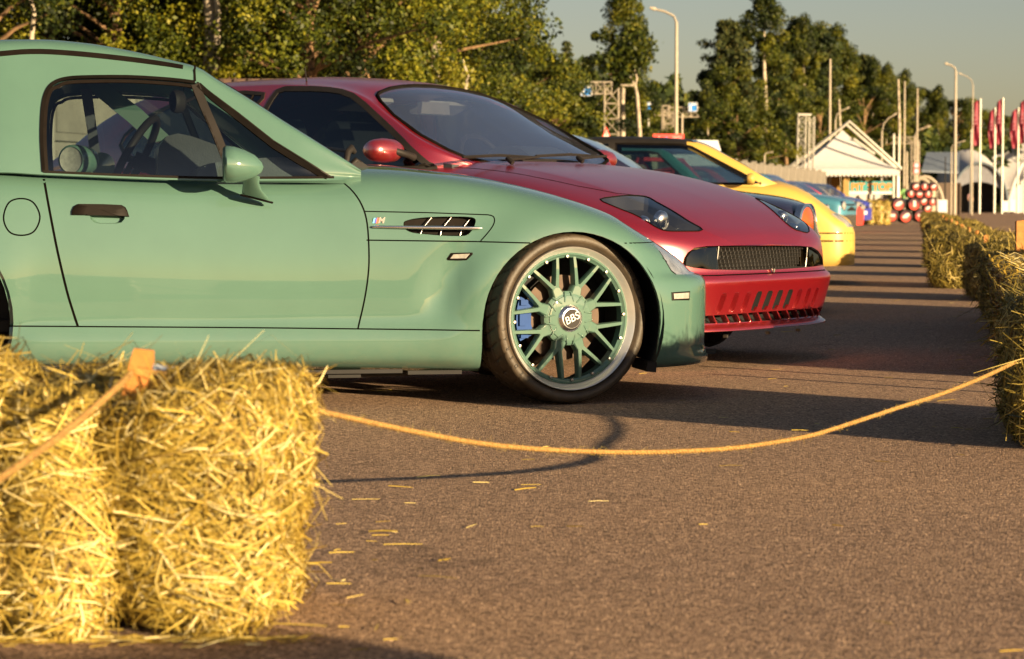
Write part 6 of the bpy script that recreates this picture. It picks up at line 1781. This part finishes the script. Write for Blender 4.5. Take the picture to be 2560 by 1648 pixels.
MB().tube([q3(2520, 532, 0), q3(2522, 500, 0), q3(2532, 460, 0), q3(2552, 415, .4), q3(2580, 385, .8), q3(2620, 365, 1)], .16, 8).build('rim_arch', M['tent'], bt, sm=60)
MB().box((q3(2600, 500, 1)[0], 1.2, .95), (4.2, .1, 1.95)).build('side_wall', M['tent'], bt); MB().box((q3(2600, 500, 1)[0], 2.6, 1.6), (4.2, .1, 3.2)).build('side_wall', M['tent'], bt)
for px, h, lab in ((2512, .75, 'white pedestal beside the arched tent'), (2528, .85, 'white box in front of the marquee arch')):
    q = X(px, 182); r = empty('pedestal', (q, 182, 0), 0, label=lab, cat='pedestal')
    MB().box((0, 0, h * .5 + .1), (.42, .42, h)).build('body', M['white'], r); MB().box((0, 0, h + .12), (.5, .5, .08)).build('top', M['white'], r); MB().box((0, 0, .05), (.3, .3, .1)).build('base', M['blk'], r)
D = 104.
wb_ = empty('cabinet', (X(2352, D), D, 0), 0, label='white cabinet standing right of the barrel stacks', cat='cabinet')
h_ = Zat(500, D); MB().box((0, 0, h_ / 2), (.42, .45, h_)).build('body', M['white'], wb_); MB().box((0, -.23, h_ / 2), (.34, .02, h_ * .9)).build('door', flat('grey_white_door', (.6, .6, .62), .5), wb_)
# barrels
ringc = flat('barrel_red', (.80, .07, .035), .45, var=.06); violet = flat('barrel_violet', (.20, .035, .07), .45, var=.1)
def barrel_face():
    m, n, l, b = newmat('barrel_end_print')
    tc = n.new('ShaderNodeTexCoord'); sx = n.new('ShaderNodeSeparateXYZ'); l.new(tc.outputs['Object'], sx.inputs[0])
    r = n.new('ShaderNodeValToRGB'); mp = n.new('ShaderNodeMapRange'); mp.inputs['From Min'].default_value = -.2; mp.inputs['From Max'].default_value = .2
    l.new(sx.outputs['Z'], mp.inputs['Value']); l.new(mp.outputs[0], r.inputs['Fac'])
    r.color_ramp.elements[0].position = .1; r.color_ramp.elements[0].color = (.60, .06, .03, 1); r.color_ramp.elements[1].position = .75; r.color_ramp.elements[1].color = (.07, .02, .035, 1)
    l.new(r.outputs[0], b.inputs['Base Color']); b.inputs['Roughness'].default_value = .5
    return m
bf = barrel_face(); MB_ = {}
def barrel(px, py, D, dia, label, word):
    r = empty('barrel', (X(px, D), D, Zat(py, D)), 0, label=label, cat='barrel', group='stacked barrels with red ends')
    key = round(dia, 2)
    if key not in MB_:
        R_ = dia / 2
        a = MB().lathe([(R_ * .84, -.02), (R_, 0), (R_, .10), (R_ * 1.03, .12), (R_, .14), (R_, .46), (R_ * 1.03, .48), (R_, .5), (R_, .8), (0, .8)], 28).build('drum', M['blk'], r, sm=40)
        b = MB().lathe([(0, .004), (R_ * .84, .004), (R_ * .85, -.018)], 28).build('drum_end', bf, r, sm=40); MB_[key] = (a.data, b.data)
    else:
        link('drum', MB_[key][0], None, r); link('drum_end', MB_[key][1], None, r)
    if word == 'bar': MB().box((0, -.012, 0), (dia * .46, .01, dia * .20)).build('end_print', M['white'], r)
    elif word == 'tall': MB().box((0, -.012, .02), (dia * .20, .01, dia * .44)).build('end_print', M['white'], r)
    else: MB().prism([(-dia * .28, -.006, -.02), (-.03, -.006, dia * .18), (dia * .2, -.006, dia * .25), (dia * .28, -.006, .04), (0.02, -.006, -dia * .12), (-dia * .2, -.006, -dia * .14)], (0, -.01, 0)).build('end_print', M['white'], r)
ks = 83.
for px, py, lab, w in ((2229, 539, 'barrel at the lower left of the front stack', 'bar'), (2264, 541, 'barrel in the lower middle of the front stack', 'swoosh'), (2301, 539, 'barrel at the lower right of the front stack, next to the hay row', 'bar'),
                       (2209, 512, 'barrel at the upper left of the front stack', 'tall'), (2246, 511, 'barrel in the upper middle of the front stack', 'swoosh'), (2285, 511, 'barrel at the upper right of the front stack', 'tall')):
    barrel(px, py, ks + (.02 if py < 520 else 0), .46, lab, w)
ks = 112.
for px, py, lab, w in ((2289, 466, 'top left small barrel of the rear stack', 'swoosh'), (2311, 466, 'top middle small barrel of the rear stack', 'tall'), (2333, 467, 'top right small barrel of the rear stack', 'swoosh'),
                       (2277, 484, 'left small barrel in the second tier of the rear stack', 'tall'), (2298, 485, 'middle small barrel in the second tier of the rear stack', 'bar'), (2320, 485, 'right small barrel in the second tier of the rear stack', 'tall'),
                       (2309, 503, 'left small barrel in the third tier of the rear stack', 'swoosh'), (2331, 504, 'right small barrel in the third tier of the rear stack', 'tall'), (2319, 521, 'small barrel in the bottom tier of the rear stack', 'swoosh')):
    barrel(px, py, ks, .40, lab, w)
# rack that carries the rear stack
rk = empty('barrel_rack', (X(2310, 112.6), 112.6, 0), 0, label='dark rack holding the rear stack of small barrels', cat='rack')
for x_ in (-.6, -.2, .2, .6): MB().tube([(x_, .3, 0), (x_, .3, Zat(460, 112))], .03, 5).build('rack_post', M['blk'], rk)
for py in (475, 494, 513, 531): MB().box((0, .2, Zat(py, 112)), (1.3, .4, .03)).build('rack_shelf', M['blk'], rk)
ar = empty('garden_arch', (X(2310, 140), 140, 0), 0, label='pale hooped frame tent far behind the barrels', cat='frame')
w_ = (2362 - 2262) / FPX * 140 / 2
MB().tube([(-w_ * math.cos(t), 0, Zat(442, 140) * math.sin(t)) for t in [math.pi * i / 16 for i in range(17)]], .10, 6).tube([(-w_ * .9 * math.cos(t), 1.5, Zat(446, 140) * math.sin(t)) for t in [math.pi * i / 16 for i in range(17)]], .10, 6).build('hoop', M['galv'], ar)
hp = MB(); hp.box((0, 1, .9), (w_ * 1.6, .06, 1.3)); hp.build('screen', flat('beige_screen', (.45, .40, .30), .8), ar)

# lamp posts, poles and flags
def post(px, ytop, D, label, arm=None, r=.075, ybot=None, m=None, name='lamp_post', cat='lamp post', group='tall posts behind the car park'):
    t = empty(name, (X(px, D), D, 0), 0, label=label, cat=cat, group=group)
    zt = Zat(ytop, D)
    MB().tube([(0, 0, 0), (0, 0, zt * .5), (0, 0, zt)], [r, r * .85, r * .6], 8).build('pole', m or M['galv'], t, sm=60)
    if arm:
        dx, dy = arm; ax = dx / FPX * D; az = -dy / FPX * D
        MB().tube([(0, 0, zt - .02), (ax * .12, 0, zt + az * .45), (ax * .5, 0, zt + az * .8), (ax, 0, zt + az)], r * .5, 6).build('bracket', m or M['galv'], t, sm=60)
        MB().tube([(ax * .88, 0, zt + az * .95), (ax * .95, 0, zt + az), (ax * 1.15, 0, zt + az * 1.1)], [r * .5, r * .9, r * .5], 6).build('lamp_head', M['galv'], t, sm=60)
    return t
post(1689, 58, 86, 'tallest street lamp, right of the tall birch, with an arm to the left', (-58, -32), r=.085)
post(1704, 285, 90, 'plain thin pole just right of the tallest street lamp', r=.06)
post(1620, 268, 96, 'white pole under the second blue sign', r=.07, m=M['alu'], name='pole', cat='pole')
post(1500, 372, 88, 'slim pole beside the lattice gantry', r=.05, name='pole', cat='pole'); post(1554, 345, 92, 'grey pole left of the forked birch', r=.07, name='pole', cat='pole')
post(2072, 150, 122, 'tall pole above the pavilion roof', r=.08); post(2086, 300, 128, 'street lamp with a short arm left of the pavilion peak', (30, -28), r=.07)
post(2202, 330, 126, 'short street lamp right of the pavilion peak', (32, -42), r=.07)
post(2258, 205, 130, 'slim tall pole right of the pavilion', r=.065); post(2290, 222, 134, 'second slim tall pole right of the pavilion', r=.065); post(2284, 340, 138, 'street lamp with an arm to the right behind the slim poles', (34, -22), r=.07)
post(2385, 180, 120, 'tall street lamp with a left arm before the sky', (-24, -18), r=.09); post(2428, 215, 150, 'thin lamp post left of the flags', (-32, -28), r=.06); post(2376, 370, 150, 'lamp post behind the tall street lamp', (30, -16), r=.06)
post(2361, 392, 120, 'dark garden lamp in front of the grey roof', r=.045, m=M['blk']); post(1910, 387, 100, 'small lamp left of the truss tower', (18, -6), r=.05)
post(2232, 335, 122, 'white post right of the pavilion peak', r=.07, m=M['alu'], name='pole', cat='pole'); post(2245, 338, 124, 'second white post right of the pavilion peak', r=.07, m=M['alu'], name='pole', cat='pole')
post(2265, 380, 120, 'post at the right corner of the pavilion', r=.07, name='pole', cat='pole')
flagm = flat('crimson_flag', (.20, .008, .030), .6, var=.25, vs=.8)
flagp = flat('flag_print_pink', (.24, .06, .09), .6)
def flag(px, y0, y1, w, D, label):
    t = empty('flagpole', (X(px, D), D, 0), 0, label=label, cat='flag', group='crimson feather flags')
    MB().tube([(0, 0, 0), (0, 0, Zat(y0 - 2, D))], [.08, .06], 8).build('pole', M['alu'], t)
    n = 14; vs = []; z0, z1 = Zat(y0, D), Zat(y1, D); W_ = 1.15 * w / FPX * D
    for i in range(n + 1):
        s = i / n; z = z0 + (z1 - z0) * s
        wv = W_ * (.55 + .45 * math.sin(2.2 * s + .3)) * (1 - .25 * s); 
        for j in range(4): vs.append((-.05 - wv * j / 3, .12 * math.sin(5 * s + 2 * j), z - .25 * j / 3 * (1 - s)))
    mk('flag_cloth', vs, [(4 * i + j, 4 * i + j + 1, 4 * i + j + 5, 4 * i + j + 4) for i in range(n) for j in range(3)], flagm, t, sm=70)
    for s in (.34, .44, .52):
        z = z0 + (z1 - z0) * s; MB().prism([(-.10 - W_ * .55, -.16, z - .10), (-.05 - W_ * .2, -.16, z - .05), (-.05 - W_ * .25, -.16, z + .09), (-.08 - W_ * .6, -.16, z + .04)], (0, -.01, 0)).build('flag_print', flagp, t)
flag(2447, 250, 365, 19, 168, 'tall crimson flag leftmost of the group'); flag(2484, 272, 372, 15, 176, 'shorter crimson flag second from the left'); flag(2503, 248, 362, 16, 170, 'tall crimson flag third from the left')
flag(2542, 272, 372, 18, 178, 'shorter crimson flag fourth from the left'); flag(2559, 250, 360, 14, 170, 'crimson flag cut by the right edge of the photo')
post(2425, 325, 166, 'pale bare pole left of the first flag', r=.08, m=M['alu'], name='pole', cat='pole')
# gantries with blue lane signs
bluem = flat('sign_blue', (.02, .20, .62), .4, var=.03)
def lane_sign(root, c, s):
    b = MB().prism([(c[0] - s, c[1], c[2] - s), (c[0] + s, c[1], c[2] - s), (c[0] + s, c[1], c[2] + s), (c[0] - s, c[1], c[2] + s)], (0, .05, 0)).build('sign_plate', bluem, root)
    pr = [(-.75, .25), (-.3, .75), (.75, .75), (.75, .45), (-.1, .45), (-.35, .2), (-.35, -.8), (-.75, -.8)]
    MB().prism([(c[0] + a * s, c[1] - .012, c[2] + z * s) for a, z in pr], (0, .008, 0)).build('sign_arrow', M['white'], b)
    f = s * 1.0
    mb = MB()
    for dx, dz, w_, h_ in ((0, s, 2 * s, .12 * s), (0, -s, 2 * s, .12 * s), (s, 0, .12 * s, 2 * s), (-s, 0, .12 * s, 2 * s)): mb.box((c[0] + dx, c[1] - .01, c[2] + dz), (w_, .04, h_))
    mb.build('sign_border', M['white'], b)
def gantry(pxm, pxe, pyt, D, signs, label, w=.9):
    g = empty('gantry', (X(pxm, D), D, 0), 0, label=label, cat='gantry', group='lattice gantries with blue lane signs')
    zt = Zat(pyt, D); s = FPX / D
    lattice(g, (0, 0, 0), (0, 0, zt), w * .5, .022, M['galv'], 9); lattice(g, (0, 0, zt), ((pxe - pxm) / s, 0, zt), w * .42, .02, M['galv'], 4)
    for px, py, h in signs: lane_sign(g, ((px - pxm) / s, -.4, Zat(py, D)), h)
    return g
gantry(1528, 1450, 222, 78, [(1464, 229, .17)], 'lattice gantry carrying the highest blue lane sign', .9)
gantry(1540, 1468, 278, 104, [(1499, 270, .17)], 'farther lattice gantry with a small blue sign under the first', .8)
gantry(1672, 1598, 278, 96, [(1618, 269, .16)], 'gantry whose blue sign sits over the white pole', .9)
gantry(1668, 1745, 282, 97, [(1729, 270, .17)], 'gantry with a blue sign right of the tallest lamp', .9)
gantry(2285, 2225, 352, 140, [], 'brown gantry behind the pavilion without a sign', .9)
# triangular warning sign
D = 60.
ws_ = empty('warning_sign', (X(1515, D), D, 0), 0, label='red bordered white triangular road sign above the dark windscreens', cat='road sign')
z0, z1 = Zat(346, D), Zat(317, D); w_ = .115
MB().prism([(-w_ * 1.0, 0, z0), (w_ * 1.0, 0, z0), (0, 0, z1)], (0, .03, 0)).build('plate', flat('sign_red', (.75, .06, .04), .4), ws_)
zc_ = (z0 * 2 + z1) / 3; MB().prism([(-w_ * .62, -.006, z0 + .035), (w_ * .62, -.006, z0 + .035), (0, -.006, z1 - .09)], (0, .005, 0)).build('plate_centre', M['white'], ws_)
MB().prism([(-.012, -.012, z0 + .06), (.012, -.012, z0 + .06), (.008, -.012, z0 + .16), (-.008, -.012, z0 + .16)], (0, .005, 0)).build('plate_symbol', M['blk'], ws_)
MB().tube([(0, .05, 0), (0, .05, z0)], .03, 6).build('post', M['galv'], ws_); MB().box((0, 0, Zat(350, D)), (.20, .03, .05)).build('sub_plate', M['white'], ws_)
D = 74.
rb = empty('banner_sign', (X(1670, D), D, 0), 0, label='flat red banner sign with small white lettering above the black roof', cat='sign')
MB().box((0, 0, Zat(348, D)), (78 / FPX * D, .05, 24 / FPX * D)).build('board', flat('red_print', (.78, .07, .06), .5), rb)
for x_ in (-.4, .4): MB().tube([(x_, .06, 0), (x_, .06, Zat(350, D))], .03, 6).build('post', M['galv'], rb)
text_mesh('lettering', 'АВТО', .10, M['white'], rb, Matrix.Translation((.26, -.03, Zat(345, D))) @ Matrix.Rotation(R(90), 4, 'X'))
MB().prism([(-.34, -.03, Zat(350, D)), (-.24, -.03, Zat(350, D)), (-.29, -.03, Zat(341, D))], (0, .01, 0)).build('emblem', M['white'], rb); MB().lathe([(0, 0), (.045, 0)], 16, c=(-.06, -.03, Zat(347, D))).build('emblem', bluem, rb)
# no parking signs
D = 128.
for py, lab in ((414, 'upper round road sign right of the pavilion'), (428, 'lower round road sign right of the pavilion')):
    r = empty('round_sign', (X(2289, D), D, Zat(py, D)), 0, label=lab, cat='road sign', group='round road signs on one post')
    MB().lathe([(.17, 0), (.17, -.02), (0, -.02)], 20).build('rim', flat('dull_red', (.5, .12, .12), .5), r); MB().lathe([(.11, -.026), (0, -.026)], 20).build('disc', flat('pale_blue_grey', (.5, .5, .6), .5), r)
post(2289, 405, 128.2, 'post carrying the round road signs', r=.04, name='sign_post', cat='post')
# roofs of vans beyond the wall, seen between yellow pillar and trees
D = 64.
vn = empty('van', (X(1775, D), D, 0), R(10), label='white van whose roof shows above the dark teal hatchback', cat='van')
MB().prism([(-1.0, 0, .3), (1.3, 0, .3), (1.3, 0, 1.0), (.9, 0, 1.25), (.45, 0, 1.55), (.2, 0, Zat(352, D)), (-.7, 0, Zat(351, D)), (-1.0, 0, Zat(358, D))], (0, 1.8, 0)).build('body', flat('van_white', (.50, .53, .60), .4, coat=.5), vn)
MB().prism([(.25, -.01, 1.6), (.5, -.01, 1.5), (.85, -.01, 1.28), (.2, -.01, 1.28)], (0, .01, 0)).build('window', M['glasst'], vn)
for x_ in (-.6, .9): MB().lathe([(0, -.1), (.32, -.1), (.33, .1), (0, .1)], 20, c=(x_, 0, .33)).build('wheel', M['tyre'], vn)
# visitor in the green vest
D = 121.
ps = empty('person', (X(2262, D), D, 0), 0, label='distant person in a pale green top beside the barrels', cat='person')
def skin_person(root, h=1.72, top=None):
    V_ = {'pel': (0, 0, .95), 'ch': (0, 0, 1.30), 'nk': (0, 0, 1.48), 'hd': (0, -.01, 1.62), 'sl': (-.19, 0, 1.40), 'el': (-.25, .02, 1.12), 'wl': (-.24, -.08, .90), 'sr': (.19, 0, 1.40), 'er': (.25, .02, 1.12), 'wr': (.24, -.08, .90), 'kl': (-.11, -.02, .50), 'fl': (-.12, 0, .06), 'tl': (-.12, -.14, .03), 'kr': (.11, .03, .50), 'fr': (.13, .08, .06), 'tr': (.13, -.06, .03), 'hl': (-.10, 0, .92), 'hr': (.10, 0, .92)}
    rad = {'pel': .14, 'ch': .16, 'nk': .06, 'hd': .10, 'sl': .07, 'el': .045, 'wl': .03, 'sr': .07, 'er': .045, 'wr': .03, 'kl': .065, 'fl': .04, 'tl': .035, 'kr': .065, 'fr': .04, 'tr': .035, 'hl': .10, 'hr': .10}
    E_ = [('pel', 'ch'), ('ch', 'nk'), ('nk', 'hd'), ('ch', 'sl'), ('sl', 'el'), ('el', 'wl'), ('ch', 'sr'), ('sr', 'er'), ('er', 'wr'), ('pel', 'hl'), ('hl', 'kl'), ('kl', 'fl'), ('fl', 'tl'), ('pel', 'hr'), ('hr', 'kr'), ('kr', 'fr'), ('fr', 'tr')]
    ks_ = list(V_); me = bpy.data.meshes.new('body'); me.from_pydata([V_[k] for k in ks_], [(ks_.index(a), ks_.index(b)) for a, b in E_], [])
    o = link('body', me, None, root); sk = o.modifiers.new('skin', 'SKIN'); sd = o.modifiers.new('sub', 'SUBSURF'); sd.levels = 1; sd.render_levels = 1
    for i, k in enumerate(ks_): me.skin_vertices[0].data[i].radius = (rad[k], rad[k] * .8); me.skin_vertices[0].data[i].use_root = (k == 'pel')
    dg = bpy.context.evaluated_depsgraph_get(); m2 = bpy.data.meshes.new_from_object(o.evaluated_get(dg)); o.modifiers.clear(); o.data = m2
    m2.materials.clear(); m2.materials.append(flat('dark_trousers', (.04, .05, .08), .8)); m2.materials.append(top); m2.materials.append(flat('skin', (.45, .27, .18), .6)); m2.materials.append(flat('hair', (.05, .03, .02), .8))
    for p in m2.polygons:
        z = p.center.z; p.material_index = 0 if z < .96 and abs(p.center.x) < .2 else 1 if z < 1.46 and not (z < 1.15 and abs(p.center.x) > .2) else 3 if z > 1.66 or (z > 1.55 and p.center.y > .03) else 2
        p.use_smooth = True
skin_person(ps, top=flat('green_top', (.30, .62, .22), .7))
D = 184.
ps2 = empty('person', (X(2424, D), D, 0), .6, label='person standing in the dark entrance of the arched tent', cat='person'); skin_person(ps2, top=flat('rose_top', (.45, .25, .25), .7))
# orange flower box between counter and barrels
fb_ = empty('flower_box', (X(2190, 112), 112, 0), 0, label='row of orange and red flowers before the counter', cat='flowers')
rg = np.random.default_rng(5); n = 260; Pp = np.stack([rg.uniform(-.9, .9, n), rg.uniform(-.2, .2, n), rg.uniform(.35, .85, n)], 1); Nn = rg.normal(0, 1, (n, 3)); Nn /= np.linalg.norm(Nn, axis=1)[:, None]
leafy('blossoms', Pp, Nn, rg.uniform(.06, .16, n), rg.uniform(0, 1, n), attr_mat('blossom', [(.10, .20, .03), (.75, .16, .03), (.70, .08, .06)], .7), fb_)
MB().box((0, 0, .18), (1.9, .4, .36)).build('planter', flat('planter_wood', (.3, .2, .1), .8), fb_)
